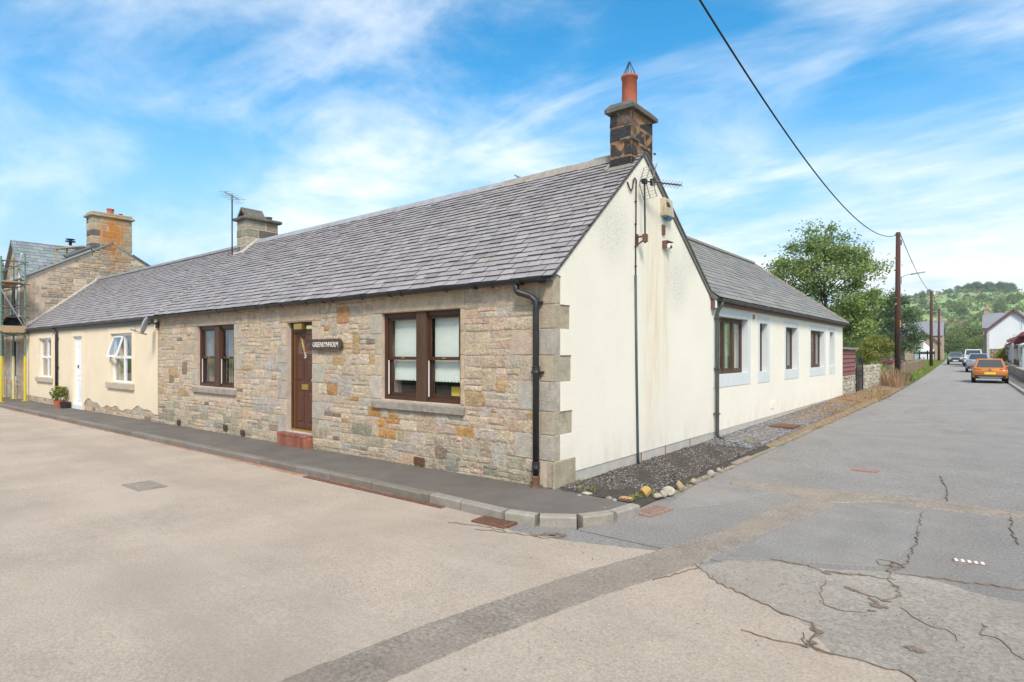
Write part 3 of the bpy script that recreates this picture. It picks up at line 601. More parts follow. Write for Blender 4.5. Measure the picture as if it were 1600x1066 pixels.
grate('road_gully_grate', (1.28,.12), .26, .46, R(-8), 10, 'pinkish rusted slotted grate beside the end of the rounded kerb', 'drain grate', 'rust_light', zroad(0,0)+.014, 'x')
ch = thing('channel_drain', (-2.1,-1.27,zroad(-2,0)), 'long narrow rusty iron channel cover along the kerb foot', 'drain channel')
for i in range(3):
    m = MB(); xa = -3.6+i*.97; z_ = zroad(xa, 0); m.box(xa, xa+.955, -1.305, -1.205, z_-.02, z_+.014); m.box(xa, xa+.955, -1.305, -1.292, z_+.014, z_+.02); m.build('cover_plate', 'rust', ch)
for p, sx, sy, mt_, lb, nm in [((1352,737),.17,.12,'rust_light','small square rusty pink cover set in the grey side road','access_cover'), ((1232,671),.26,.32,'rust','flat rusty square inspection cover lying in slate chippings','access_cover'), ((226,757),.30,.18,'trench','worn oval brown utility cover set in the buff main road','access_cover')]:
    if p[0] == 1232: q = (.62, 8.3, zbed(8.3)+.02)
    else: q = onZ(p[0], p[1], -.1); q = (q[0], q[1], zroad(q[0], q[1])+.008)
    e = thing(nm, q, lb, 'utility cover'); m = MB(); m.box(-sx, sx, -sy, sy, -.03, .008); m.build('frame', mt_, e, local=True)
    m = MB(); m.box(-sx+.03, sx-.03, -sy+.03, sy-.03, .008, .013); m.build('lid', mt_, e, local=True)
# striped reflector/rumble plate in the side road
q = onZ(1515, 879, -.095); e = thing('road_marker_plate', (q[0], q[1], zroad(0,0)+.006), 'small flat plate with white and red stripes in the side road', 'road marker', None, R(10))
m = MB(); m.box(-.115,.115,-.035,.035,-.01,.006); m.build('plate', 'rust_light', e, local=True)
for i in range(5):
    m = MB(); m.box(-.105+i*.046, -.083+i*.046, -.03, .03, .006, .010); m.build('stripe', 'white_paint', e, local=True)

# ================================================================== STONE BUILDING HELPERS
PAL = [((.58,.46,.325),34), ((.62,.50,.365),26), ((.52,.42,.315),18), ((.57,.41,.295),12), ((.49,.435,.36),9), ((.52,.45,.355),9), ((.50,.345,.18),3.2), ((.47,.25,.11),1.5), ((.28,.205,.15),2)]
def pick(r, pal=PAL):
    t = r.uniform(0, sum(w_ for _, w_ in pal))
    for c, w_ in pal:
        t -= w_
        if t <= 0: return c
    return pal[0][0]
def rubble_stone(m, u0, u1, v0, v1, fn, depth, col, r, round_=.5, rough=1.0):
    """irregular stone with u,v outline, pushed out from the wall by about depth; fn(u,v,d)->xyz"""
    w_, h_ = u1-u0, v1-v0; j = min(.016, .13*min(w_, h_))*rough; k = min(w_, h_)*.22*round_
    base = [(u0+k, v0), (lerp(u0,u1,.5), v0), (u1-k, v0), (u1, v0+k), (u1, v1-k), (u1-k, v1), (lerp(u0,u1,.5), v1), (u0+k, v1), (u0, v1-k), (u0, v0+k)]
    o = [(a+r.uniform(-j, j)*.8, b+r.uniform(-j, j)*.8) for a, b in base]; cu, cv = (u0+u1)/2, (v0+v1)/2
    n = len(o); b = [fn(a, c, -.015) for a, c in o]; e = [fn(a, c, depth*.7) for a, c in o]
    s_ = min(.022, .2*min(w_, h_)); i_ = [fn(a+(cu-a)*min(.45, s_/max(.02, abs(a-cu)+.01)*1.1), c+(cv-c)*min(.45, s_/max(.02, abs(c-cv)+.01)*1.1), depth*r.uniform(.85, 1.2)) for a, c in o]
    ctr = fn(cu+r.uniform(-.2,.2)*w_, cv+r.uniform(-.2,.2)*h_, depth*r.uniform(.95, 1.45))
    fs = []
    for q in range(n):
        t = (q+1) % n; fs += [(q, t, n+t, n+q), (n+q, n+t, 2*n+t, 2*n+q), (2*n+q, 2*n+t, 3*n)]
    m.add(b+e+i_+[ctr], fs, 0, col)
def block_stone(m, u0, u1, v0, v1, fn, d0, d1, col, r, gap=.004):
    """dressed block from depth d0 (back) to d1 (face) with chamfered arrises"""
    u0 += gap; u1 -= gap; v0 += gap; v1 -= gap; c = .007; j = lambda: r.uniform(-.0025, .0025)
    a = [fn(u0,v0,d0), fn(u1,v0,d0), fn(u1,v1,d0), fn(u0,v1,d0)]; b = [fn(u0,v0,d1-c), fn(u1,v0,d1-c), fn(u1,v1,d1-c), fn(u0,v1,d1-c)]
    e = [fn(u0+c+j(),v0+c,d1), fn(u1-c+j(),v0+c,d1), fn(u1-c,v1-c+j(),d1), fn(u0+c,v1-c,d1+j())]
    m.add(a+b+e, [(3,2,1,0),(0,1,5,4),(1,2,6,5),(2,3,7,6),(3,0,4,7),(4,5,9,8),(5,6,10,9),(6,7,11,10),(7,4,8,11),(8,9,10,11)], 0, col)
def rubble_layout(u0, u1, bands, reserved, r, wlo=.18, whi=.56):
    """snecked rubble: bands of stones, some two bands high, some split in two; returns rectangles"""
    out = []; carry = []
    for bi in range(len(bands)-1):
        v0, v1 = bands[bi], bands[bi+1]; nxt = []
        blocks = sorted([(a, b) for a, b, c, d in reserved if c < v1-.02 and d > v0+.02]+carry); free = []; x = u0
        for a, b in blocks:
            if a > x+.001: free.append((x, min(a, u1)))
            x = max(x, b)
        if x < u1-.001: free.append((x, u1))
        up = [(a, b) for a, b, c, d in reserved if bi+2 < len(bands) and c < bands[bi+2]-.02 and d > v1+.02]
        for a, b in free:
            x = a
            while x < b-.005:
                w_ = r.uniform(wlo, whi)
                if b-x-w_ < .12: w_ = b-x
                if w_ > .62: w_ *= .5
                x1 = min(b, x+w_); w_ = x1-x
                if bi+2 < len(bands) and w_ > .16 and w_ < .5 and r.random() < .07 and not any(p < x1 and q_ > x for p, q_ in up):
                    out.append((x, x1, v0, bands[bi+2])); nxt.append((x, x1))
                elif w_ > .2 and r.random() < .42:
                    s_ = lerp(v0, v1, r.uniform(.38, .62)); out.append((x, x1, v0, s_)) if r.random() < .5 or w_ < .34 else out.extend([(x, lerp(x,x1,.45), v0, s_), (lerp(x,x1,.45), x1, v0, s_)])
                    if w_ < .36 or r.random() < .4: out.append((x, x1, s_, v1))
                    else: k = lerp(x, x1, r.uniform(.35, .65)); out += [(x, k, s_, v1), (k, x1, s_, v1)]
                elif w_ > .36 and r.random() < .3:
                    k = x+r.uniform(.1, .16); s_ = lerp(v0, v1, .5); out += [(x, k, v0, s_), (x, k, s_, v1), (k, x1, v0, v1)]
                else: out.append((x, x1, v0, v1))
                x = x1
        carry = nxt
    return out
def emit_stones(rects, fn, parent, r, mat='stone', dlo=.005, dhi=.018, cap=300, pal=PAL, warp=None, tintfn=None, gap=.005):
    rects = sorted(rects, key=lambda q: -((q[1]-q[0])*(q[3]-q[2]))/max(1, (Vector(fn((q[0]+q[1])/2, q[2], 0))-Vector(CAM)).length_squared))
    rest = MB()
    for i, (a, b, c, d) in enumerate(rects):
        if warp: w0, w1 = warp((a+b)/2, c), warp((a+b)/2, d)
        else: w0 = w1 = 0
        if d+w1-c-w0 < .03 or b-a < .03: continue
        col = jit(pick(r, pal), .09, r)
        if tintfn: col = tintfn((a+b)/2, (c+d)/2, col, r)
        m = MB() if i < cap else rest
        rubble_stone(m, a+gap, b-gap, c+w0+gap, d+w1-gap, fn, r.uniform(dlo, dhi), col, r)
        if i < cap: m.build('stone', mat, parent)
    if rest.f: stuff(rest.build('small_stones', mat, parent))
def slate_roof(parent, O, A, U, L, SL, gauge, wlo, whi, pal, r, mat, cap=300, clip=None, s_start=0.0, tail=.026, diminish=.0, thick=.015):
    O, A, U = Vector(O), Vector(A).normalized(), Vector(U).normalized(); Nn = A.cross(U).normalized()
    if Nn.z < 0: Nn = -Nn
    items = []; s = s_start; k = 0
    while s < SL-.04:
        gch = gauge*(1-diminish*s/SL); a0, a1 = (0, L) if not clip else clip(s)
        bw = (wlo+whi)/2*(1-diminish*.45*s/SL); x = a0-(k % 2)*bw*.5-r.uniform(0, .03)-((s/SL)*7.3 % 1)*bw*.12
        while x < a1-.01:
            wd = bw*r.uniform(.93, 1.07); xa, xb = max(x, a0), min(x+wd, a1)
            if xb-xa > .03: items.append((xa, xb, s+r.uniform(-.007, .007), min(s+gch*1.75, SL), r.uniform(.8, 1.25)))
            x += wd
        s += gch; k += 1
    def dist(it): return ((O+A*(it[0]+it[1])*.5+U*it[2])-Vector(CAM)).length
    items.sort(key=dist); rest = MB()
    for i, (xa, xb, s0, s1, q) in enumerate(items):
        g_ = .0055; t = thick; z0 = tail*q; z1 = -.004; sk = r.uniform(-.004, .004)
        P = lambda a, s_, z: O+A*a+U*s_+Nn*z
        pts = [P(xa+g_, s0+sk, z0), P(xb-g_, s0-sk, z0+r.uniform(-.002,.004)), P(xb-g_, s1, z1), P(xa+g_, s1, z1), P(xa+g_, s0+sk+.003, z0+t), P(xb-g_, s0-sk+.003, z0+t), P(xb-g_, s1, z1+t), P(xa+g_, s1, z1+t)]
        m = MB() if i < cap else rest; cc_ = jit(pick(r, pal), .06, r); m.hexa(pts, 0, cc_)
        for fi in (-6, -4, -3, -2, -1): m.c[fi] = tuple(x_*.4 for x_ in cc_)      # edge faces coloured darker: shadow lines between the slates, painted in
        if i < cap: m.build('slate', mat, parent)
    if rest.f: stuff(rest.build('slates', mat, parent))
def text_mesh(txt, size, depth=.006):
    cu = bpy.data.curves.new('t', 'FONT'); cu.body = txt; cu.size = size; cu.extrude = depth; cu.align_x = 'CENTER'; cu.align_y = 'CENTER'; cu.offset = size*.012
    o = bpy.data.objects.new('t', cu); COL.objects.link(o); bpy.context.view_layer.update()
    me = bpy.data.meshes.new_from_object(o.evaluated_get(bpy.context.evaluated_depsgraph_get())); bpy.data.objects.remove(o); bpy.data.curves.remove(cu); return me
def add_text(name, txt, size, loc, rot, mat, parent, sx=1.0):
    me = text_mesh(txt, size); me.materials.clear(); me.materials.append(MATS[mat]); o = bpy.data.objects.new(name, me); COL.objects.link(o)
    o.parent = parent; o.matrix_parent_inverse = Matrix.Translation(-parent.location) if parent.type == 'EMPTY' else Matrix.Identity(4)
    o.location = loc; o.rotation_euler = rot; o.scale = (sx, 1, 1); return o
def rect_frame(m, fn, u0, u1, v0, v1, t, d0, d1, mi=0, bot=None):
    """frame of four bars between depths d0 and d1 (fn(u,v,d))"""
    bt_ = bot or t
    for a, b, c, d in ((u0, u0+t, v0, v1), (u1-t, u1, v0, v1), (u0+t, u1-t, v0, v0+bt_), (u0+t, u1-t, v1-t, v1)):
        m.add([fn(a,c,d0), fn(b,c,d0), fn(b,d,d0), fn(a,d,d0), fn(a,c,d1), fn(b,c,d1), fn(b,d,d1), fn(a,d,d1)], [(0,3,2,1),(4,5,6,7),(0,1,5,4),(1,2,6,5),(2,3,7,6),(3,0,4,7)], mi)
def fbox(m, fn, u0, u1, v0, v1, d0, d1, mi=0, col=(.5,.5,.5)):
    m.add([fn(u0,v0,d0), fn(u1,v0,d0), fn(u1,v1,d0), fn(u0,v1,d0), fn(u0,v0,d1), fn(u1,v0,d1), fn(u1,v1,d1), fn(u0,v1,d1)], [(0,3,2,1),(4,5,6,7),(0,1,5,4),(1,2,6,5),(2,3,7,6),(3,0,4,7)], mi, col)
def room_box(fn, u0, u1, v0, v1, d0, dep, parent):
    """dark interior behind an opening: five inner faces"""
    m = MB(); e = .06; a, b, c, d = u0-e, u1+e, v0-e, v1+e
    P = [fn(a,c,d0), fn(b,c,d0), fn(b,d,d0), fn(a,d,d0), fn(a,c,d0-dep), fn(b,c,d0-dep), fn(b,d,d0-dep), fn(a,d,d0-dep)]
    m.add(P, [(4,5,6,7),(0,1,5,4),(1,2,6,5),(2,3,7,6),(3,0,4,7)], 0); return m.build('room', 'room', parent, fix=False)
def wall_with_holes(m, fn, u0, u1, v0, v1, holes, d0, d1, mi=0):
    us = sorted({u0, u1, *[h[0] for h in holes], *[h[1] for h in holes]})
    for a, b in zip(us, us[1:]):
        hs_ = sorted([(h[2], h[3]) for h in holes if h[0] < (a+b)/2 < h[1]]); z = v0
        for c, d in hs_+[(v1, None)]:
            if c > z+.001: fbox(m, fn, a, b, z, c, d0, d1, mi)
            z = d
FY = lambda u, v, d: (u, -d, v)            # wall facing -Y at y=0
FX = lambda u, v, d: (d, u, v)             # wall facing +X at x=0

# ================================================================== THE STONE COTTAGE
cot = thing('stone_cottage', (-6, 2.5, 0), 'stone terraced cottage on the corner with slate roof, brown windows and cream gable end', 'house')
W1 = (-10.2, -8.39, .95, 2.34); W2 = (-3.42, -1.64, .97, 2.36); DR = (-6.28, -5.41, .22, 2.30)
XL = -12.45
m = MB(); holes = [W1, W2, DR]
wall_with_holes(m, FY, XL, -.02, -.25, 2.655, holes, -.42, .0)
fw = m.build('front_wall', 'mortar', cot)
bands = [-.14, .02, .17, .34, .51, .67, .83, .97, 1.18, 1.35, 1.52, 1.69, 1.86, 2.03, 2.2, 2.34, 2.52, 2.65]
dress = []      # dressed stones: u0,u1,v0,v1,depth,col
BUFF = (.48,.39,.285); GREYB = (.445,.40,.33); OLIVE = (.42,.35,.255); TANB = (.50,.39,.27)
r3 = random.Random(11)
jc = [.97, 1.35, 1.69, 2.03, 2.34]
for (a, b, c, d), wl in ((W1, (.30,.17,.33,.16)), (W2, (.30,.16,.16,.30))):
    for i, (p, q) in enumerate(zip(jc, jc[1:])):
        cl_ = [GREYB, BUFF, OLIVE, GREYB][i]
        dress.append((a-wl[i], a, p, q, .012, jit(cl_, .08, r3))); w_ = wl[(i+1) % 4]
        if (a, b) == W2[:2]: dress.append((b, b+.085, p, q, .014, jit(TANB, .05, r3)))
        else: dress.append((b, b+w_, p, q, .012, jit([BUFF, GREYB, BUFF, GREYB][i], .08, r3)))
    dress.append((a-.26 if a < -9 else a-.22, b+(.12 if a < -9 else .09), 2.34 if a < -9 else 2.36, 2.64, .014, jit(TANB if a > -9 else BUFF, .05, r3)))
for i, (p, q) in enumerate([(.17,.51),(.51,.83),(.83,1.18),(1.18,1.52),(1.52,1.86),(1.86,2.2)]):
    dress.append((DR[0]-(.34 if i % 2 == 0 else .2), DR[0], p, q, .014, jit(GREYB if i in (0, 2, 3, 4) else BUFF, .07, r3)))
    dress.append((DR[1], DR[1]+(.2 if i % 2 == 0 else .38), p, q, .014, jit([OLIVE, GREYB, BUFF, GREYB, BUFF, BUFF][i], .08, r3)))
dress.append((DR[0]-.2, DR[0], 2.2, 2.31, .014, TANB)); dress.append((DR[1], DR[1]+.2, 2.2, 2.31, .014, TANB))
dress.append((DR[0]-.24, DR[1]+.26, 2.31, 2.66, .016, jit(TANB, .05, r3)))
qc = [-.12, .34, .67, .97, 1.35, 1.69, 2.03, 2.34, 2.70]; qlong = []
for i, (p, q) in enumerate(zip(qc, qc[1:])):
    gl = i % 2 == 0; qlong.append((p, q, (.47 if i == 0 else .34+.03*(i % 3)) if gl else .13))
    if i == 0: dress.append((-.10, -.012, .0, q, .02, jit(OLIVE, .05, r3)))
    cf = [(.33,.29,.22), GREYB, OLIVE, GREYB, OLIVE, GREYB, (.40,.33,.235), (.42,.34,.24)][i]
    if i: dress.append((-.22 if gl else -.235, -.012, p, q, .012, jit(cf, .05, r3)))
    if not gl: dress.append((-.58-.06*(i % 3), -.24, p+(.0), q, .012, jit([GREYB, GREYB, BUFF, TANB][i//2], .06, r3)))
for a, b, c, d, dep, col in dress:
    mm = MB(); block_stone(mm, a, b, c, d, FY, -.02 if b != W2[0] else -.02, dep, col, r3); o = mm.build('dressed_stone', 'dressed', fw)
# corner quoins seen on the gable face: blocks that wrap the corner
for i, (p, q, ln) in enumerate(qlong):
    mm = MB(); cf = [(.40,.335,.24), (.42,.375,.30), (.43,.37,.275), (.40,.365,.30), (.41,.355,.27), (.41,.375,.31), (.40,.335,.25), (.43,.365,.275)][i]
    d1 = .012 if i else .03; dx = 0 if i else .02
    mm.add([(-.0125,-d1,p+.004),(dx,-d1,p+.004),(dx,ln,p+.004),(-.0125,ln,p+.004),(-.0125,-d1,q-.004),(dx,-d1,q-.004),(dx,ln,q-.004),(-.0125,ln,q-.004)], [(0,3,2,1),(4,5,6,7),(0,1,5,4),(1,2,6,5),(2,3,7,6),(3,0,4,7)], 0, jit(cf, .05, r3))
    bevel(mm.build('quoin_stone', 'dressed', fw), .010)
# sills
for (a, b, c, d), e1, e2 in ((W1, .14, .10), (W2, .20, .10)):
    mm = MB(); z0, z1 = c-.145, c-.004
    mm.add([(a-e1,.1,z0),(b+e2,.1,z0),(b+e2,-.06,z0),(a-e1,-.06,z0),(a-e1,.1,z1),(b+e2,.1,z1),(b+e2,-.06,z1-.025),(a-e1,-.06,z1-.025)], [(0,1,2,3),(7,6,5,4),(0,4,5,1),(1,5,6,2),(2,6,7,3),(3,7,4,0)], 0, jit((.34,.30,.25), .05, r3))
    bevel(mm.build('window_sill', 'dressed', fw), .01)
reserved = [(a, b, c, d) for a, b, c, d, *_ in dress]+[W1, W2, DR]+[(a-.14, b+.12, c-.145, c) for a, b, c, d in (W1, W2)]
reserved += [(DR[0], DR[1], 0, .3), (-.24, 0, -.2, 2.7), (-.1, 0, -.2, .4)]
def warp(u, v):
    near = min([max(abs(u-(a+b)/2)-(b-a)/2, abs(v-(c+d)/2)-(d-c)/2, 0) for a, b, c, d in reserved[:-3]]); f = min(1, max(0, near-.05)/.5)
    return .028*f*math.sin(u*2.3+v*4.1)*math.sin(u*.9+1.3*v)*(1 if .0 < v < 2.6 else 0)
def lowtint(u, v, col, r):
    if v < .45 and r.random() < .55: return jit((.46,.385,.27) if r.random() < .7 else (.35,.31,.235), .12, r)
    if -4.5 < u < -1.2 and .3 < v < .95 and r.random() < .2: return jit((.52,.28,.10), .12, r)
    return col
rects = rubble_layout(XL+.01, -.10, bands, reserved, r3)
emit_stones(rects, FY, fw, r3, warp=warp, tintfn=lowtint, cap=300)
# lintel course packing under the eaves is covered by the gutter; air bricks
for p in ((657,720), (281,660), (354,668), (381,676)):
    q = onY(p[0], p[1]); mm = MB(); wd = .11 if p[0] > 600 else .075; hh = .055
    fbox(mm, FY, q[0]-wd, q[0]+wd, q[2]-hh, q[2]+hh, .0, .043); ab = mm.build('air_brick', 'rust' if p[0] > 600 else 'soil', fw)
    for k in range(4):
        mm = MB(); z_ = q[2]-hh+.02+k*.024; fbox(mm, FY, q[0]-wd+.012, q[0]+wd-.012, z_, z_+.011, .043, .05); mm.build('air_slot', 'rust', fw)

# windows: brown sash pairs
def sash_pair(W, blinds, fn, parent, dep=-.065):
    a, b, c, d = W; m = MB(); rect_frame(m, fn, a, b, c, d, .075, dep-.09, dep, 0, .06); win = m.build('window', 'brown_wood', parent)
    cx_ = (a+b)/2+.02; mm = MB(); fbox(mm, fn, cx_-.11, cx_+.11, c+.0, d-.0, dep-.1, dep+.035); mm.build('mullion', 'mullion_wood', win)
    room_box(fn, a, b, c, d, dep-.1, .9, parent)
    for k, (p, q) in enumerate(((a+.075, cx_-.11), (cx_+.11, b-.075))):
        mid = lerp(c, d, .475)
        for lo, hi, dd, nm in ((c+.06, mid+.02, dep-.06, 'lower_sash'), (mid-.02, d-.075, dep-.025, 'upper_sash')):
            mm = MB(); rect_frame(mm, fn, p+.003, q-.003, lo, hi, .042, dd-.03, dd, 0, .05); mm.build(nm, 'brown_wood', win)
            mm = MB(); fbox(mm, fn, p+.04, q-.04, lo+.04, hi-.035, dd-.018, dd-.014); mm.build('pane', 'glass', win)
        mm = MB(); fbox(mm, fn, p+.004, p+.013, c+.08, mid-.03, dep-.028, dep-.012); mm.build('sash_channel', 'white_paint', win)
        mm = MB(); fbox(mm, fn, (p+q)/2-.04, (p+q)/2+.04, mid+.0, mid+.02, dep-.06, dep-.02+.012); mm.build('sash_lock', 'brass', win)
        if blinds:
            mm = MB(); zb = lerp(c, d, .235); fbox(mm, fn, p+.03, q-.02, zb, d-.07, dep-.135, dep-.13)
            n_ = 9
            for t in range(n_): fbox(mm, fn, lerp(p+.03, q-.02, (t+.1)/n_), lerp(p+.03, q-.02, (t+.9)/n_), zb-.018, zb, dep-.135, dep-.13)
            mm.build('roller_blind', 'blind', win)
        else:
            mm = MB(); 
            for t in range(4): fbox(mm, fn, p+.0+t*.035, p+.03+t*.035, c+.1, d-.1, dep-.2-(t % 2)*.02, dep-.19-(t % 2)*.02)
            mm.build('curtain', 'curtain', win)
    return win
sash_pair(W1, False, FY, fw); sash_pair(W2, True, FY, fw)
# ornaments on the inner sill
m = MB(); fbox(m, FY, -2.15, -1.83, 1.04, 1.2, -.42, -.33); tag(m.build('toy_vehicle', 'plate_yellow'), 'small yellow toy standing inside the blind-covered corner window', 'toy')
m = MB(); fbox(m, FY, -3.3, -1.7, .9, 1.03, -.60, -.24); m.build('inner_sill', 'white_paint', fw)

# door
m = MB(); a, b, c, d = DR; dy = -.10
rect_frame(m, FY, a, b, c, d, .06, dy-.08, dy+.01); fbox(m, FY, a+.06, b-.06, d-.20, d-.13, dy-.07, dy); dfr = m.build('door_frame', 'brown_wood', fw)
m = MB(); fbox(m, FY, a+.004, b-.004, c-.06, c+.003, -.3, .014); m.build('threshold', 'dressed', fw)
m = MB(); fbox(m, FY, a+.06, b-.06, d-.13, d-.06, dy-.05, dy-.045); m.build('fanlight', 'glass', dfr)
x0, x1, z0, z1 = a+.075, b-.065, c+.06, d-.205
m = MB(); fbox(m, FY, x0, x1, z0, z1, dy-.065, dy-.03); door = m.build('door', 'door_wood', cot)
cxm = (x0+x1)/2
for sgn in (-1, 1):
    for (p, q) in ((.07, .72), (.86, 1.32)):
        ua, ub = (cxm-.31, cxm-.045) if sgn < 0 else (cxm+.045, cxm+.31)
        mm = MB(); va, vb = z0+p, z0+q; P = []
        for ins, dd in ((0, -.03), (.02, -.036), (.05, -.036), (.075, -.018)): P.append([(ua+ins, va+ins, dd), (ub-ins, va+ins, dd), (ub-ins, vb-ins, dd), (ua+ins, vb-ins, dd)])
        vs = [FY(u_, v_, dy+dd+.004) for rr_ in P for u_, v_, dd in rr_]; fs = [(k*4+i, k*4+(i+1) % 4, k*4+4+(i+1) % 4, k*4+4+i) for k in range(3) for i in range(4)]+[(12,13,14,15)]
        mm.add(vs, fs); mm.build('door_panel', 'door_wood', door)
    # sunburst light: quarter-fan pane
    pts = [(cxm+sgn*.035, z0+1.42)]+[(cxm+sgn*(.035+.26*math.cos(t)), z0+1.42+.36*math.sin(t)) for t in [R(x_) for x_ in (0, 22, 45, 68, 90)]]
    mm = MB(); mm.extrude([FY(u_, v_, dy-.031) for u_, v_ in pts], (0, -.006, 0)); mm.build('door_pane', 'glass', door)
mm = MB(); mm.bar(FY(cxm-.17, z0+1.78, dy-.02), FY(cxm-.02, z0+1.42, dy-.02), .016, .01); mm.build('glazing_bar', 'brass', door)
mm = MB(); fbox(mm, FY, cxm-.11, cxm+.11, z0+.74, z0+.84, dy-.03, dy-.012); fbox(mm, FY, cxm-.09, cxm+.09, z0+.765, z0+.815, dy-.012, dy-.006); bevel(mm.build('letter_box', 'brass', door), .005)
add_text('house_number', '5', .15, FY(cxm+.0, z0+1.385, dy-.024), (R(90), 0, 0), 'letter_white', door)
mm = MB(); mm.lathe(FY(x1-.07, z0+.92, dy-.03), [(.012,0),(.012,.03),(.028,.04),(.03,.055),(.015,.07)], 12, 'y'); 
for i in range(len(mm.v)): mm.v[i] = (mm.v[i][0], 2*(-dy+.03)-mm.v[i][1], mm.v[i][2])
mm.build('door_knob', 'brass', door, True)
m = MB(); fbox(m, FY, x0-.02, x1+.01, c, c+.045, dy-.03, dy+.05); m.build('door_sill', 'brass', dfr)
m = MB(); fbox(m, FY, x0-.014, x0, c+.05, z1, dy-.03, dy-.012); m.build('weather_strip', 'brass', dfr)
m = MB(); m.box(-6.02,-5.76,-.02,.10,2.16,2.27); dl = tag(bevel(m.build('door_lamp', 'brass'), .012), 'boxy brass lamp fixed above the brown panelled door', 'lamp')
# brick step
st = thing('brick_step', (-5.9, -.09, 0), 'red brick doorstep on the pavement below the brown front door', 'step')
zt = .205; z0s = zpav(-6)-.02; n_ = 10; xa, xb = -6.38, -5.38
m = MB(); m.box(xa+.012, xb-.012, -.14, -.03, z0s, zt-.012); m.build('mortar_core', 'mortar', st)
for k in range(n_):
    p, q = lerp(xa, xb, k/n_)+.005, lerp(xa, xb, (k+1)/n_)-.005
    m = MB(); m.box(p, q, -.155, -.125, z0s, zt-.055-.004); bevel(m.build('brick', 'brick_red', st), .005, 1)
    m = MB(); m.box(p, q, -.162, -.085, zt-.05, zt+rnd.uniform(-.002,.003)); bevel(m.build('brick', 'brick_red', st), .005, 1)
    m = MB(); m.box(p, q, -.078, -.022, zt-.05, zt+rnd.uniform(-.002,.003)); bevel(m.build('brick', 'brick_red', st), .005, 1)
for k in range(1):
    m = MB(); m.box(xb-.02, xb+.012, -.12, -.025, z0s, zt-.06); bevel(m.build('brick', 'brick_red', st), .005, 1)
# name board
sg = thing('name_board', (-4.9, -.05, 1.86), 'small dark carved wooden house name board reading GREENLYNHOLM', 'sign')
pts = []; X0, X1, Z0, Z1 = -5.37, -4.42, 1.775, 1.955
top = [(lerp(X0+.04, X1-.04, i/24), Z1+.014*abs(math.sin(i*.9))*(1 if i % 3 else .3)) for i in range(25)]
pts = [(X0, Z0+.05), (X0+.04, Z0)]+[(X1-.04, Z0), (X1, Z0+.05), (X1, Z1-.04)]+top[::-1]+[(X0, Z1-.04)]
m = MB(); m.extrude([(u_, -.042, v_) for u_, v_ in pts], (0, -.03, 0)); m.build('board', 'dark_board', sg)
add_text('lettering', 'GREENLYNHOLM', .125, (-4.895, -.0735, 1.862), (R(90), 0, 0), 'letter_white', sg, .80)

# gable: rendered sheet with notches round the quoins, plinth, verge
AP = (2.47, 4.865); RE = (5.34, 2.80)
m = MB(); pts = [(0.02, 2.7)]
out = [(p, q, ln) for p, q, ln in qlong]
poly = []
zb = .155
for p, q, ln in out:
    lo = max(p, zb); poly += [(ln, lo), (ln, q)]
poly[0] = (poly[0][0], zb)
poly += [(.13, 2.72), (.0, 2.72)] if False else []
poly += [(.02, 2.725), AP, RE, (RE[0], zb)]
m.extrude([(.0, y_, z_) for y_, z_ in poly], (.016, 0, 0)); gw = m.build('gable_wall', 'harl_white', cot)
m = MB(); m.extrude([(-.4, y_, z_) for y_, z_ in [(.02,-.2),(.02,2.68),(AP[0],AP[1]-.03),(RE[0],RE[1]-.03),(RE[0],-.2)]], (.396, 0, 0)); m.build('gable_core', 'mortar', gw)
m = MB(); m.box(-.01, .006, .475, RE[0], -.2, .154); m.build('plinth', 'plinth', gw)
for y_ in (2.36, 3.25, 4.3):
    m = MB(); m.box(.004, .010, y_, y_+.03, -.02, .15); m.build('plinth_repair', 'brick_red', gw)

# roof: deck, slates, ridge, verge
pmat('rear_slate', (.15,.145,.14), .75, v1=(5, .2), v2=(30, .2))
pmat('soot_mortar0', (.12,.105,.09), .9, v1=(9, .3))
EY, EZ, RY, RZ = -.105, 2.66, 2.47, 4.90
def deck(parent, name, pts, t, mat):
    n_ = (Vector(pts[1])-Vector(pts[0])).cross(Vector(pts[2])-Vector(pts[0])).normalized()
    if n_.z < 0: n_ = -n_
    return MB().extrude(pts, -n_*t).build(name, mat, parent)
ux = Vector((0, RY-EY, RZ-EZ)); SLm = ux.length; ux.normalize(); nn = Vector((0, -ux.z, ux.y))
roof = deck(cot, 'roof', [(XL, EY+.01, EZ-.006), (.012, EY+.01, EZ-.006), (.012, RY, RZ-.012), (XL, RY, RZ-.012)], .05, 'rear_slate')
deck(cot, 'rear_roof', [(XL, RY, RZ-.01), (.04, RY, RZ-.01), (.04, RE[0]+.12, RE[1]-.02), (XL, RE[0]+.12, RE[1]-.02)], .07, 'rear_slate')
SPAL = [((.285,.262,.265),30), ((.305,.282,.283),26), ((.265,.243,.247),18), ((.325,.30,.297),12), ((.29,.262,.245),6), ((.23,.21,.21),5)]
r4 = random.Random(5)
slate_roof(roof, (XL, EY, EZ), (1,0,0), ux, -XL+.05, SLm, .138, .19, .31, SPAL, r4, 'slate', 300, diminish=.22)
k = 0; x = -.46
while x > XL+.6:
    L = rnd.uniform(.42, .5); m = MB(); rough = x > -2.4
    w_ = .15 if rough else .13; h_ = .055 if rough else .045; z_ = RZ+.012; j = (lambda: rnd.uniform(-.012, .012)) if rough else (lambda: 0)
    m.add([(x-L+.004, RY-w_+j(), z_-.10), (x, RY-w_+j(), z_-.10), (x-L+.004, RY-.04, z_+h_+j()), (x, RY-.04, z_+h_+j()), (x-L+.004, RY+.04, z_+h_+j()), (x, RY+.04, z_+h_), (x-L+.004, RY+w_, z_-.10), (x, RY+w_, z_-.10)], [(0,1,3,2),(2,3,5,4),(4,5,7,6),(0,2,4,6),(1,7,5,3),(0,6,7,1)])
    m.build('ridge_tile', 'ridge' if rough else 'lead', roof); x -= L
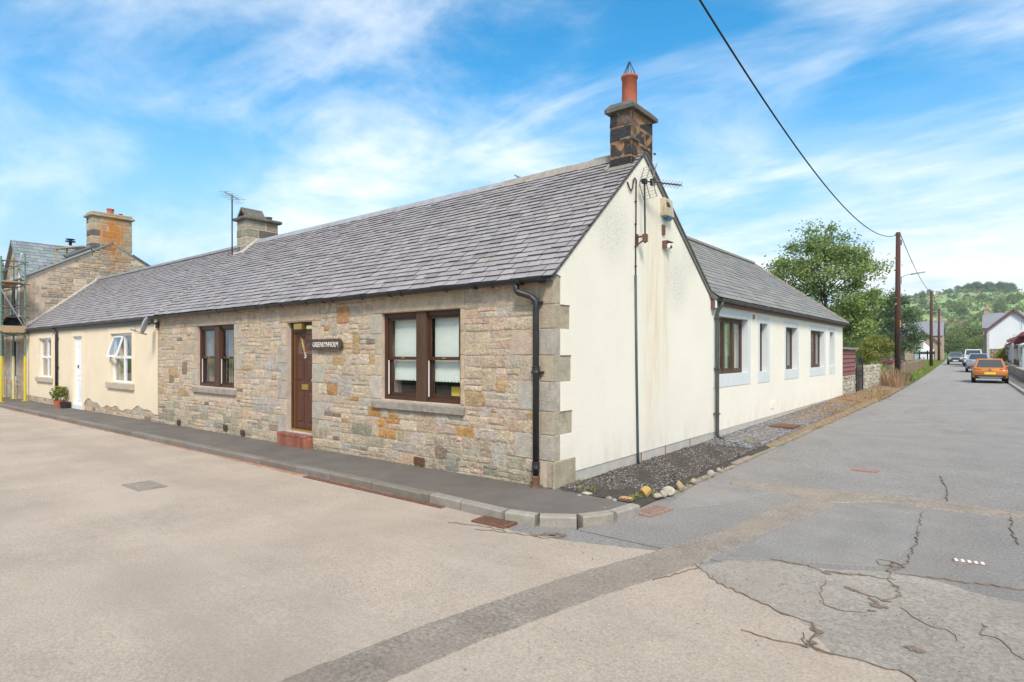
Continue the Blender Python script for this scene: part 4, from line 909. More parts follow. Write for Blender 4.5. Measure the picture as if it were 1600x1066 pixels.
m = MB()   # verge fillet along both gable slopes
m.bar((.024, EY+.05, EZ+.028), (.024, RY, RZ-.022), .014, .02, (0,0,1)); m.build('verge', 'soot_mortar0', roof)
m = MB(); m.bar((.035, RY+.02, RZ-.005), (.035, RE[0]+.12, RE[1]+.0), .035, .035, (0,0,1)); m.build('rear_verge', 'soot_mortar0', roof)
# gutter, brackets, downpipe
def half_gutter(m, p, q, r, n=7, t=.006):
    p, q = Vector(p), Vector(q); d = (q-p).normalized(); sd = Vector((d.y, -d.x, 0)); vs = []
    for e in (p, q):
        for rr_ in (r, r-t):
            for i in range(n+1):
                a = math.pi*i/n; vs.append(e+sd*math.cos(a)*rr_+Vector((0,0,-math.sin(a)*rr_)))
    k = n+1; fs = []
    for i in range(n): fs += [(i, i+1, 2*k+i+1, 2*k+i), (k+i, 3*k+i, 3*k+i+1, k+i+1), (i, k+i, k+i+1, i+1), (2*k+i, 2*k+i+1, 3*k+i+1, 3*k+i)]
    fs += [(0, 2*k, 3*k, k), (n, k+n, 3*k+n, 2*k+n)]
    m.add(vs, fs); return m
GY = -.145; GZ = 2.665
m = MB(); half_gutter(m, (XL, GY, GZ-.02), (-.06, GY, GZ+.012), .062); gut = m.build('gutter', 'black_plastic', cot, False)
x = -.9
while x > XL:
    m = MB(); m.box(x-.012, x+.012, -.12, .01, GZ-.03, GZ-.015); m.tube([(x, -.112, GZ-.005), (x, -.125, GZ-.055), (x, GY, GZ-.078), (x, GY-.055, GZ-.05), (x, GY-.068, GZ-.005)], .008, 5); m.build('gutter_bracket', 'black_plastic', gut); x -= rnd.uniform(.8, 1.0)
for x in (-.06, -.4, -1.2, -3.0, -4.8, -6.7, -8.6, -10.4):
    m = MB(); half_gutter(m, (x-.06, GY, GZ-.003), (x, GY, GZ-.003), .07); m.build('gutter_joint', 'black_plastic', gut)
m = MB(); PX = -.235; m.tube([(-.50, GY, GZ-.04), (-.50, GY, GZ-.12), (-.48, GY+.01, GZ-.16), (-.30, -.10, GZ-.22), (PX, -.075, GZ-.28), (PX, -.072, GZ-.36), (PX, -.072, .02)], .041, 12); dp = m.build('downpipe', 'black_iron', cot, True)
for z_ in (2.35, 1.50, .28):
    m = MB(); m.lathe((PX, -.072, z_-.05), [(.042,0),(.054,.005),(.054,.03),(.05,.04),(.05,.08),(.056,.09),(.042,.1)], 12) if z_ < 2 else m.box(PX-.075, PX+.075, -.062, .01, z_, z_+.03); m.build('pipe_collar', 'black_iron', dp)
for z_ in (1.46,):
    m = MB(); m.box(PX-.09, PX+.09, -.06, .0, z_, z_+.025); m.build('pipe_bracket', 'black_iron', dp)
m = MB(); m.lathe((PX, -.075, -.02), [(.06,0),(.065,.02),(.05,.05),(.05,.14),(.058,.15),(.05,.17)], 12); m.build('pipe_shoe', 'rust', dp)
# gable chimney
def ashlar_stack(parent, x0, x1, y0, y1, z0, z1, courses, pal, r, mat='stone', core='mortar', proud=.012, gap=.008, jm=.006):
    m = MB(); m.box(x0+.012, x1-.012, y0+.012, y1-.012, z0, z1-.004); st_ = m.build('chimney', core, parent); zc_ = z0
    for i in range(courses):
        za, zb_ = lerp(z0, z1, i/courses), lerp(z0, z1, (i+1)/courses); g_ = gap
        cuts = [y0, lerp(y0, y1, .38 if i % 2 else .62), y1] if y1-y0 < 1.0 else [y0, lerp(y0, y1, .22 if i % 2 else .36), lerp(y0, y1, .58 if i % 2 else .7), y1]
        for a, b in zip(cuts, cuts[1:]):
            e = r.uniform(0, proud); xs_ = [x0, lerp(x0, x1, r.uniform(.35, .65)), x1] if r.random() < .5 else [x0, x1]
            for p, q in zip(xs_, xs_[1:]):
                m = MB(); jj = lambda: r.uniform(-jm, jm)
                A = (p+g_-(e if p == x0 else 0), q-g_+(e if q == x1 else 0), a+g_-(e if a == y0 else 0), b-g_+(e if b == y1 else 0))
                m.hexa([(A[0]+jj(),A[2]+jj(),za+g_),(A[1]+jj(),A[2]+jj(),za+g_),(A[1]+jj(),A[3]+jj(),za+g_),(A[0]+jj(),A[3]+jj(),za+g_),(A[0]+jj(),A[2]+jj(),zb_-g_),(A[1]+jj(),A[2]+jj(),zb_-g_),(A[1]+jj(),A[3]+jj(),zb_-g_),(A[0]+jj(),A[3]+jj(),zb_-g_)], 0, jit(pick(r, pal), .15, r))
                bevel(m.build('stone', mat, st_), .012, 1)
    return st_
pmat('soot_mortar', (.32,.18,.09), .95, v1=(6, .35), v2=(40, .3), bump=(40, .8, .02), tints=[((.075,.068,.064), 5, .44, .58, .9)])
pmat('soot_stone', attr=True, rough=.9, v1=(10, .4), v2=(50, .3), bump=(22, 1.0, .05), tints=[((.38,.19,.08), 4.5, .60, .70, .75), ((.30,.28,.25), 14, .64, .76, .4)])
CPAL = [((.06,.057,.056),5), ((.045,.043,.044),5), ((.13,.10,.08),1.0), ((.30,.18,.10),.8)]
chy = ashlar_stack(roof, -.41, -.015, 2.10, 2.86, 4.55, 5.50, 4, CPAL, random.Random(2), 'soot_stone', 'soot_mortar', .004, .012, .010)
m = MB(); A_ = [(-.465,2.045),(.04,2.045),(.04,2.915),(-.465,2.915)]; B_ = [(-.40,2.11),(-.03,2.11),(-.03,2.85),(-.40,2.85)]; m.hexa([(*q, 5.50) for q in A_]+[(*q, 5.555) for q in A_]); m.hexa([(*q, 5.556) for q in A_]+[(*q, 5.64) for q in B_])
pmat('cope', (.12,.115,.10), .95, v1=(7, .3), v2=(40, .25), bump=(40, .8, .015), tints=[((.30,.31,.20), 6, .52, .7, .6), ((.42,.38,.3), 18, .62, .74, .5)])
m.build('cope', 'cope', chy)
pc = (-.21, 2.40); m = MB(); m.lathe((pc[0], pc[1], 5.62), [(.128,0),(.124,.05),(.118,.48),(.132,.485),(.135,.525),(.122,.53),(.105,.525),(.10,.3)], 20); m.build('chimney_pot', 'terracotta', chy, True)
for k in range(8):
    a = 2*math.pi*k/8; m = MB(); m.tube([(pc[0]+.108*math.cos(a), pc[1]+.108*math.sin(a), 6.12), (pc[0]+.09*math.cos(a), pc[1]+.09*math.sin(a), 6.19), (pc[0]+.012*math.cos(a), pc[1]+.012*math.sin(a), 6.37)], .0045, 5); m.build('pot_guard_wire', 'dark_metal', chy)
m = MB(); m.lathe((pc[0], pc[1], 6.355), [(.016,0),(.02,.015),(.008,.035)], 8); m.build('pot_guard_cap', 'rust', chy)
m = MB(); m.extrude([(x_, y_, 5.03) for x_, y_ in ((-.2,2.08),(.005,2.08),(.005,2.35))], (0,0,.035)); m.build('lead_ledge', 'cope', chy)
for y_, x_ in ((2.0, -.3), (2.2, .0), (2.75, .02)):
    pass
m = MB(); m.bar((-.46, 2.3, 5.0), (-.40, 2.3, 5.0), .03, .02); m.bar((-.02, 2.89, 5.0), (-.02, 2.94, 5.0), .03, .02); m.build('strap_bolt', 'rust', chy)
# lead and mortar skirts round the chimney
m = MB(); m.bar((-.43, 2.06, 4.60), (-.0, 2.06, 4.60), .05, .05); m.bar((-.45, 2.06, 4.60), (-.45, 2.47, 4.96), .05, .04); m.build('flashing', 'ridge', chy)

# ================================================================== ON THE GABLE
m = MB(); yc = 2.15
m.tube([(.03, 1.88, 4.30), (.04, 1.92, 4.22), (.035, 1.98, 4.18), (.035, 2.04, 4.24), (.035, 2.06, 4.36), (.035, 2.11, 4.41), (.035, 2.16, 4.38), (.035, yc, 4.25), (.03, yc+.01, 3.9), (.03, yc, 3.4), (.03, yc, 2.88)], .011, 6)
cb = tag(m.build('wall_cable', 'cable', smooth=True), 'thin black cable looping off the roof edge down the cream gable', 'cable')
m = MB(); m.tube([(.03, 2.14, 2.92), (.032, 2.17, 1.5), (.034, 2.21, .2), (.036, 2.23, -.05)], .021, 8); tag(m.build('conduit', 'conduit', smooth=True), 'dark blue-grey conduit running down the middle of the cream gable', 'conduit')
for z_ in (4.05, 3.7, 3.35, 3.05):
    m = MB(); m.box(.016, .042, yc-.018, yc+.018, z_, z_+.014); o = m.build('clip', 'cable', cb)
# television aerial on its bracket
ae = thing('television_aerial', (.2, 2.4, 3.5), 'long television aerial with mesh reflector on rusty wall mast', 'aerial')
mx_ = .16; b1 = onX(1008, 372, mx_); t1 = onX(1004, 282, mx_)
m = MB(); m.tube([(mx_, b1[1], b1[2]-.08), (mx_, b1[1]-.02, t1[2]+.03)], .014, 8); m.build('mast', 'dark_metal', ae)
m = MB(); z_ = b1[2]; m.box(.016, .024, b1[1]-.05, b1[1]+.05, z_-.10, z_+.08); m.bar((.02, b1[1], z_+.03), (mx_, b1[1], z_+.03), .025, .025); m.bar((.02, b1[1], z_-.09), (mx_, b1[1], z_-.02), .02, .02); m.box(mx_-.03, mx_+.03, b1[1]-.035, b1[1]+.035, z_-.06, z_+.06); m.build('wall_bracket', 'rust', ae)
bo = Vector((mx_, b1[1]-.02, t1[2])); bd = Vector((.28, .95, .09)).normalized(); sd = Vector((0,0,1)).cross(bd).normalized()
m = MB(); m.bar(bo-bd*.09, bo+bd*.86, .018, .018); m.box(bo.x-.03, bo.x+.03, bo.y-.04, bo.y+.04, bo.z-.035, bo.z+.035); m.build('boom', 'dark_metal', ae)
for k in range(9):
    p = bo+bd*(.22+k*.075); m = MB(); h = .045
    for sx, sz in ((1,1),(1,-1),(-1,1),(-1,-1)): m.bar(p, p+sd*sx*.065+Vector((0,0,sz*h)), .006, .006)
    m.build('director', 'aluminium', ae)
for sgn in (1, -1):
    m = MB(); c0 = bo+bd*.03+Vector((0,0,.01*sgn))
    for k in (-1, 0, 1): m.bar(c0+sd*k*.13, c0+sd*k*.13+Vector((0,0,sgn*.24))-bd*.0+bd*.10*1, .010, .010)
    for q in range(5):
        p = c0+(Vector((0,0,sgn*.24))+bd*.10)*(.2+.2*q); m.bar(p-sd*.15, p+sd*.15, .004, .004)
    m.build('reflector', 'aluminium', ae)
m = MB(); p = bo+bd*.18; m.box(p.x-.03, p.x+.03, p.y-.03, p.y+.03, p.z-.05, p.z+.05); m.build('dipole_box', 'dark_metal', ae)
# alarm box and camera
al = thing('alarm_box', (.05, 3.19, 3.98), 'weathered cream burglar alarm box with blue lens on the gable', 'alarm box')
m = MB(); m.hexa([(.017,3.05,4.0),(.13,3.05,4.0),(.13,3.36,4.0),(.017,3.36,4.0),(.017,3.05,4.30),(.095,3.05,4.30),(.095,3.36,4.30),(.017,3.36,4.30)]); bevel(m.build('housing', 'alarm_box', al), .012)
for k in range(4):
    m = MB(); m.box(.115-.009*k, .128-.009*k, 3.09, 3.21, 4.16+k*.028, 4.172+k*.028); m.build('louvre', 'dark_metal', al)
m = MB(); m.hexa([(.03,3.2,3.95),(.08,3.2,3.95),(.08,3.32,3.95),(.03,3.32,3.95),(.02,3.16,3.998),(.12,3.16,3.998),(.12,3.35,3.998),(.02,3.35,3.998)]); m.build('lens', 'blue_lens', al)
m = MB(); m.box(.017, .045, 3.10, 3.19, 3.70, 3.86); tag(m.build('junction_box', 'rust'), 'small orange rusty tag hanging below the alarm box', 'wall box')
cc = thing('security_light', (.06, 3.24, 3.5), 'small round white security fitting in rusty hood on the gable', 'security camera')
m = MB(); m.box(.017, .10, 3.12, 3.135, 3.46, 3.585); m.box(.017, .11, 3.12, 3.36, 3.58, 3.595); m.box(.017, .03, 3.135, 3.35, 3.47, 3.58); m.build('hood', 'rust', cc)
m = MB(); m.lathe((.03, 3.24, 3.51), [(.055,0),(.062,.03),(.058,.06),(.04,.08),(.02,.09)], 16, 'x'); m.build('dome', 'white_paint', cc, True)
m = MB(); m.lathe((.10, 3.245, 3.50), [(.03,0),(.032,.02),(.02,.03)], 12, 'x'); m.build('lens', 'tub_black', cc)

# ================================================================== THE WHITE WING
wg = thing('side_wing', (-2.6, 12, .05), 'long low cream rendered wing with pale blue window margins and hipped slate roof', 'house wing')
WY0, WY1, WZ = RE[0]+.002, 18.56, 2.70
openings = [(5.78, 7.61, 1.27, 2.47), (8.48, 9.12, 1.26, 2.43), (10.78, 11.97, 1.26, 2.42), (13.58, 15.45, 1.25, 2.42), (16.33, 16.99, 1.25, 2.43)]
FW_ = lambda u, v, d: (d+.010, u, v)
m = MB(); wall_with_holes(m, FW_, WY0, WY1, .15, WZ, openings, -.30, .0); ww = m.build('wing_wall', 'harl_white', wg)
m = MB(); m.box(-.3, .004, WY0, WY1-.01, -.3, .149); m.build('plinth', 'plinth', ww)
m = MB(); m.box(-5.2, -.295, WY1-.3, WY1, -.3, WZ); m.box(-5.2, -5.0, WY0, WY1-.3, -.3, WZ); m.build('rear_wall', 'harl_white', ww)
for i, (a, b, c, d) in enumerate(openings):
    t = .15; m = MB(); e0 = a-t if i else 5.46
    for p, q, r_, s_ in ((e0, a, c-.25, d+.15), (b, b+t+.02, c-.25, d+.15), (a, b, c-.25, c), (a, b, d, d+.15)): fbox(m, FW_, p, q, r_, s_, -.1, .010)
    m.build('window_margin', 'band_blue', ww)
    m = MB()      # painted reveal lining
    for p, q, r_, s_ in ((a, a+.004, c, d), (b-.004, b, c, d), (a+.004, b-.004, c, c+.004), (a+.004, b-.004, d-.004, d)): fbox(m, FW_, p, q, r_, s_, -.25, .008)
    m.build('reveal', 'band_blue', ww)
    dep = -.13; nl = [3, 1, 2, 3, 1][i]
    m = MB(); rect_frame(m, FW_, a+.004, b-.004, c+.004, d-.004, .055, dep-.06, dep); win = m.build('window', 'mullion_wood', ww); room_box(FW_, a, b, c, d, dep-.07, .8, ww)
    us = [lerp(a+.055, b-.055, k/nl) for k in range(nl+1)]
    for k in range(1, nl): 
        m = MB(); fbox(m, FW_, us[k]-.04, us[k]+.04, c+.06, d-.06, dep-.06, dep+.005); m.build('mullion', 'brown_wood', win)
    for k in range(nl):
        p, q = us[k]+(.04 if k else 0), us[k+1]-(.04 if k < nl-1 else 0)
        m = MB(); rect_frame(m, FW_, p+.004, q-.004, c+.06, d-.06, .05, dep-.03, dep-.004); m.build('casement', 'mullion_wood' if k % 2 else 'brown_wood', win)
        m = MB(); fbox(m, FW_, p+.05, q-.05, c+.11, d-.11, dep-.02, dep-.016); m.build('pane', 'glass', win)
        m = MB(); fbox(m, FW_, p+.0, q-(q-p)*.1, c+.1, d-.1, dep-.30, dep-.29); m.build('curtain', 'curtain' if i else 'blind', win)
m = MB(); m.box(.010, .03, 9.43, 9.65, .33, .50); m.build('wall_vent', 'harl_white', ww)
m = MB(); m.box(.010, .035, 7.98, 8.06, 2.50, 2.60); m.build('wall_vent', 'rust_light', ww)
# roof
ex, ez, rx, rz, HY = .16, 2.80, -2.65, 5.05, 16.7
uw = Vector((rx-ex, 0, rz-ez)); SLw = uw.length; uw.normalize()
def ymain(z): return RY+(RZ-z)*(RE[0]-RY)/(RZ-RE[1])
EEND = 18.74
wr = MB(); wr.extrude([(ex-.01, ymain(ez)-.0, ez-.006), (ex-.01, EEND, ez-.006), (rx, HY, rz-.012), (rx, 2.6, rz-.012)], (-.04, 0, -.05)); wr = wr.build('roof', 'rear_slate', wg)
deck(wg, 'rear_roof', [(rx, 2.6, rz-.012), (rx, HY, rz-.012), (-5.4, EEND, ez), (-5.4, 5.0, ez)], .06, 'rear_slate')
deck(wg, 'hip_roof', [(ex-.01, EEND, ez), (-5.4, EEND, ez), (rx, HY, rz-.012)], .06, 'rear_slate')
WPAL = [((.215,.21,.20),30), ((.24,.235,.215),22), ((.19,.185,.18),18), ((.26,.245,.21),12)]
def wclip(s):
    t = s/SLw; z = lerp(ez, rz, t); return (ymain(z)-.0+.06, lerp(EEND, HY, t))
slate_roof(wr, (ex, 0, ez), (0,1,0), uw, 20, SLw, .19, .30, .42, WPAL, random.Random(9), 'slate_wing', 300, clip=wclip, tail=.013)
y = 4.0
while y < HY-.1:
    m = MB(); m.bar((rx, y, rz+.02), (rx, min(HY, y+.46), rz+.02), .2, .07); m.build('ridge_tile', 'ridge', wr); y += .47
m = MB(); n_ = 9
for k in range(n_):
    a, b = k/n_, (k+1)/n_-.01; P = lambda t: Vector((lerp(ex, rx, t), lerp(EEND, HY, t), lerp(ez, rz, t)+.025))
    mm = MB(); mm.bar(P(a), P(b), .14, .05); mm.build('hip_tile', 'ridge', wr)
m = MB(); m.box(.012, .10, WY0+.06, EEND-.05, 2.67, 2.785); m.build('fascia', 'fascia_purple', wg)
m = MB(); half_gutter(m, (.165, WY0+.10, 2.79), (.165, EEND, 2.79), .058); gt = m.build('gutter', 'grey_gutter', wg)
y = 5.9
while y < EEND: 
    m = MB(); half_gutter(m, (.165, y, 2.788), (.165, y+.05, 2.788), .065); m.build('gutter_bracket', 'grey_gutter', gt); y += .95
m = MB(); m.tube([(.165, 5.52, 2.74), (.165, 5.52, 2.66), (.10, 5.52, 2.58), (.075, 5.52, 2.5), (.075, 5.52, .12), (.09, 5.54, .05), (.17, 5.60, .0)], .036, 10); dp2 = m.build('downpipe', 'grey_gutter', wg, True)
for z_ in (2.4, 1.4, .5):
    m = MB(); m.box(.01, .12, 5.47, 5.57, z_, z_+.025); m.build('pipe_bracket', 'grey_gutter', dp2)
m = MB(); m.box(.017, .10, RE[0]-.02, RE[0]+.09, 2.58, 2.79); m.build('bargeboard_end', 'fascia_purple', wg)
m = MB(); m.box(.10, .11, RE[0]-.005, RE[0]+.075, 2.6, 2.77); m.build('bargeboard_cap', 'white_paint', wg)

# ================================================================== THE CREAM COTTAGE
cr = thing('cream_cottage', (-19, 2.5, -.1), 'cream rendered terraced cottage with white windows and narrow white door', 'house')
CX0, CX1 = -25.68, -12.46
O3 = (-15.9, -14.2, .86, 2.28); O4 = (-23.6, -21.95, .82, 2.26); OD = (-19.42, -18.52, -.12, 2.26)
m = MB(); wall_with_holes(m, FY, CX0, CX1, -.3, 2.63, [O3, O4, OD], -.42, -.005); cw = m.build('front_wall', 'mortar', cr)
# render coat over the core, ragged lower edge right of the door where it has fallen away
def low(x):
    if x > -18.3: return .16+.05*math.sin(x*3.1)+.04*math.sin(x*7.7+1)+.05*math.sin(x*1.3)
    return .02 if x > -19.6 else .06
cuts = sorted({CX0, CX1, O3[0], O3[1], O4[0], O4[1], OD[0], OD[1], *[CX0+i*.22 for i in range(61)]}); m = MB()
for a, b in zip(cuts, cuts[1:]):
    mid = (a+b)/2; hs_ = [h for h in (O3, O4, OD) if h[0] < mid < h[1]]; z = None
    segs = [(None, 2.63)] if not hs_ else [(None, hs_[0][2]), (hs_[0][3], 2.63)]
    for lo, hi in segs:
        la, lb = (low(a), low(b)) if lo is None else (lo, lo)
        if hi <= max(la, lb): continue
        m.hexa([(a,-.0052,la),(b,-.0052,lb),(b,-.028,lb),(a,-.028,la),(a,-.0052,hi),(b,-.0052,hi),(b,-.028,hi),(a,-.028,hi)])
m.build('render_coat', 'harl_cream', cw)
rr5 = random.Random(21)
emit_stones([q for q in rubble_layout(-18.3, CX1-.02, [-.14, .02, .16, .30], [], rr5)]+[q for q in rubble_layout(CX0+.05, -19.6, [-.22, -.08, .06], [], rr5)], FY, cw, rr5, cap=60, dlo=.006, dhi=.018)
for a, b, c, d in (O3, O4, OD):
    m = MB(); t = .16; zb_ = c if c > 0 else zpav(a)
    for p, q, r_, s_ in ((a-t, a, zb_, d+.17), (b, b+t, zb_, d+.17), (a, b, d, d+.17)): fbox(m, FY, p, q, r_, s_, .0, .042)
    m.build('window_margin', 'band_cream', cw)
    m = MB()
    for p, q, r_, s_ in ((a-.0, a+.004, c, d), (b-.004, b, c, d), (a+.004, b-.004, d-.004, d)): fbox(m, FY, p, q, r_, s_, -.3, .03)
    m.build('reveal', 'band_cream', cw)
    if c > 0:
        m = MB(); m.box(a-.22, b+.18, -.10, .14, c-.17, c-.002); bevel(m.build('window_sill', 'old_sill', cw), .01)
for wi, (a, b, c, d) in enumerate((O3, O4)):
    dep = -.06; room_box(FY, a, b, c, d, dep-.07, .9, cw)
    m = MB(); rect_frame(m, FY, a+.004, b-.004, c, d-.004, .06, dep-.06, dep); win = m.build('window', 'upvc', cw); mid = (a+b)/2; zm = lerp(c, d, .52)
    m = MB(); fbox(m, FY, mid-.045, mid+.045, c+.06, d-.06, dep-.06, dep+.002); fbox(m, FY, a+.06, mid-.045, zm-.04, zm+.04, dep-.06, dep+.002); fbox(m, FY, mid+.045, b-.06, zm-.04, zm+.04, dep-.06, dep+.002); m.build('mullion', 'upvc', win)
    for p, q in ((a+.06, mid-.045), (mid+.045, b-.06)):
        for lo, hi in ((c+.06, zm-.04), (zm+.04, d-.06)):
            if wi == 0 and p < mid-.2 and lo > zm:      # the open top-hung light
                F_ = lambda u, v, dd: FY(u, v, dep+.015+dd+(d-.06-v)*.30)
                mm = MB(); rect_frame(mm, F_, p-.02, q+.02, lo-.03, hi, .05, -.02, .02); mm.build('open_light', 'upvc', win); mm = MB(); fbox(mm, F_, p+.03, q-.03, lo+.02, hi-.05, -.004, .0); mm.build('pane', 'glass', win)
            else:
                mm = MB(); fbox(mm, FY, p, q, lo, hi, dep-.03, dep-.026); mm.build('pane', 'glass', win)
    m = MB()
    for t in range(9): fbox(m, FY, mid+.1+t*.07, mid+.16+t*.07, c+.1, d-.05, dep-.3-(t % 2)*.02, dep-.29-(t % 2)*.02)
    m.build('curtain', 'curtain', win)
    m = MB(); m.box(a, b, -dep+.08, -dep+.3, c+.0, c+.03); m.build('inner_sill', 'white_paint', win)
a, b, c, d = OD; m = MB(); rect_frame(m, FY, a+.004, b-.004, zpav(-19)+.01, d-.004, .05, -.12, -.03); df2 = m.build('door_frame', 'upvc', cw)
m = MB(); fbox(m, FY, a+.06, b-.06, .02, d-.06, -.10, -.045); dr2 = m.build('door', 'upvc', cr)
for lo, hi in ((.15, .85), (1.0, 1.95)):
    m = MB(); rect_frame(m, FY, a+.2, b-.2, lo, hi, .03, -.045, -.035); m.build('door_panel', 'upvc', dr2)
m = MB(); fbox(m, FY, a+.24, a+.30, 1.22, 1.32, -.045, -.025); m.build('knocker', 'dark_metal', dr2); m = MB(); fbox(m, FY, b-.15, b-.11, .95, 1.15, -.045, -.015); m.build('door_handle', 'dark_metal', dr2)
m = MB(); m.box(a+.01, b-.01, -.05, .3, zpav(-19)-.1, .02); m.build('door_sill', 'white_paint', df2)
m = MB(); m.box(-18.3, CX1-.02, -.06, -.04, .13, .31); 
# roof
E2Z, R2Z = 2.64, 4.85; u2 = Vector((0, RY-EY, R2Z-E2Z)); SL2 = u2.length; u2.normalize()
rf2 = deck(cr, 'roof', [(CX0, EY+.01, E2Z-.006), (XL-.004, EY+.01, E2Z-.006), (XL-.004, RY, R2Z-.012), (CX0, RY, R2Z-.012)], .05, 'rear_slate')
deck(cr, 'rear_roof', [(CX0, RY, R2Z-.01), (XL-.004, RY, R2Z-.01), (XL-.004, 5.4, 2.8), (CX0, 5.4, 2.8)], .06, 'rear_slate')
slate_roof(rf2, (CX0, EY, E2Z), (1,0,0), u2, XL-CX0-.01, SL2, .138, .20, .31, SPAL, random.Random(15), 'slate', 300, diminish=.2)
x = XL-.1
while x > CX0+.3:
    m = MB(); m.bar((x, RY, R2Z+.015), (x-.45, RY, R2Z+.015), .22, .07); m.build('ridge_tile', 'lead', rf2); x -= .46
m = MB(); 
for t in range(14): mm = MB(); p, q = t/14, (t+1)/14; mm.bar((CX0+.05, lerp(EY, RY, p), lerp(E2Z, R2Z, p)+.04), (CX0+.05, lerp(EY, RY, q)-.01, lerp(E2Z, R2Z, q)+.04), .20, .09+.03*(t % 2)); mm.build('mortar_fillet', 'lime_fillet', rf2)
mm = MB(); mm.bar((XL-.01, EY, E2Z+.025), (XL-.01, RY-.25, R2Z-.18), .09, .05); mm.build('mortar_fillet', 'ridge', rf2)
m = MB(); half_gutter(m, (CX0, -.15, 2.64), (XL-.1, -.15, 2.65), .06); g2 = m.build('gutter', 'grey_gutter', cr)
x = XL-.6
while x > CX0: m = MB(); half_gutter(m, (x-.05, -.15, 2.643), (x, -.15, 2.643), .067); m.build('gutter_bracket', 'grey_gutter', g2); x -= .95
m = MB(); m.box(CX0+.1, XL-.25, -.085, -.03, 2.48, 2.62); m.build('fascia', 'fascia_dark', cr)
px_ = onY(89, 520, -.07)[0]; m = MB(); m.tube([(px_-.25, -.15, 2.60), (px_-.25, -.15, 2.55), (px_-.05, -.10, 2.45), (px_, -.085, 2.35), (px_, -.085, zpav(px_)+.0)], .045, 10); d2 = m.build('downpipe', 'black_plastic', cr, True)
for z_ in (2.2, 1.2, .3): m = MB(); m.box(px_-.08, px_+.08, -.08, -.02, z_, z_+.03); m.build('pipe_bracket', 'black_plastic', d2)
# shared chimney on the party wall
GP = [((.27,.25,.20),4), ((.36,.32,.25),3), ((.17,.155,.13),3), ((.30,.25,.18),2)]
ch2 = ashlar_stack(rf2, -12.62, -12.08, 2.12, 3.10, 4.3, 5.50, 5, GP, random.Random(6))
m = MB(); m.box(-12.70,-12.0,2.03,3.20,5.50,5.60); bevel(m.build('cope', 'cope', ch2), .04, 2)
m = MB(); m.extrude([(-12.62,2.12,5.60),(-12.38,2.12,5.88),(-12.34,2.12,5.88),(-12.1,2.12,5.60),(-12.17,2.12,5.60),(-12.36,2.12,5.82),(-12.55,2.12,5.60)], (0,.62,0)); m.build('slab_cowl', 'cope', ch2)
m = MB(); m.lathe((-12.35, 2.95, 5.6), [(.09,0),(.085,.08),(.1,.1),(.1,.13),(.06,.13)], 14); m.build('chimney_pot', 'cope', ch2)
m = MB(); m.bar((-12.04, 1.95, 4.52), (-12.04, 2.44, 4.97), .06, .05); m.bar((-12.64, 2.06, 4.56), (-12.04, 2.06, 4.56), .05, .07); m.build('flashing', 'lime_fillet', ch2)
a2 = thing('chimney_aerial', (-12.66, 2.05, 4.6), 'small aerial on a thin pole strapped to the shared chimney', 'aerial')
m = MB(); m.tube([(-12.68, 2.02, 4.55), (-12.64, 2.0, 5.5), (-12.60, 1.98, 6.25)], .02, 6); m.build('mast', 'dark_metal', a2)
m = MB(); c0 = Vector((-12.60,1.98,6.2)); m.bar(c0+Vector((-.2,.3,0)), c0+Vector((.25,-.35,.02)), .02, .02); m.build('boom', 'galv', a2)
for k in range(5): m = MB(); q = c0+Vector((-.2,.3,0)).lerp(Vector((.25,-.35,.02)), k/4); m.bar(q+Vector((-.15,-.1,0)), q+Vector((.15,.1,0)), .014, .014); m.bar(q+Vector((-.12,-.08,-.1)), q+Vector((.12,.08,-.1)), .012, .012); m.build('element', 'galv', a2)
# satellite dish
ds = thing('satellite_dish', (-12.42, -.05, 2.44), 'grey satellite dish fixed where cream and stone walls meet', 'satellite dish')
m = MB(); m.box(-12.5, -12.34, -.06, -.028, 2.36, 2.52); m.tube([(-12.42,-.04,2.44), (-12.42,-.16,2.5), (-12.40,-.26,2.44)], .02, 6); m.build('bracket', 'dark_metal', ds)
dc = Vector((-12.38, -.30, 2.40)); dn = Vector((-.55, -.80, .22)).normalized(); da = dn.orthogonal().normalized(); db = dn.cross(da); m = MB(); vs = []; fs = []; nr, na = 4, 18
for i in range(nr+1):
    for k in range(na):
        a = 2*math.pi*k/na; rr_ = .215*i/nr; vs.append(dc+da*math.cos(a)*rr_+db*math.sin(a)*rr_*1.1+dn*(.055*(i/nr)**2))
for i in range(nr):
    for k in range(na): fs.append((i*na+k, i*na+(k+1) % na, (i+1)*na+(k+1) % na, (i+1)*na+k))
m.add(vs, fs); o = m.build('reflector', 'dish_grey', ds, True, fix=False); sm = o.modifiers.new('s', 'SOLIDIFY'); sm.thickness = .006
m = MB(); m.tube([dc-Vector((0,0,.21)), dc+dn*.30-Vector((0,0,.18))], .010, 6); m.build('feed_arm', 'dark_metal', ds); m = MB(); q = dc+dn*.32-Vector((0,0,.16)); m.tube([q+dn*.05, q-dn*.06], .032, 10); m.build('feed_horn', 'grey_plastic', ds)
m = MB(); m.tube([q, q+Vector((.05,.05,-.09)), dc-Vector((0,0,.22))], .005, 5); m.build('coax_cable', 'cable', ds)
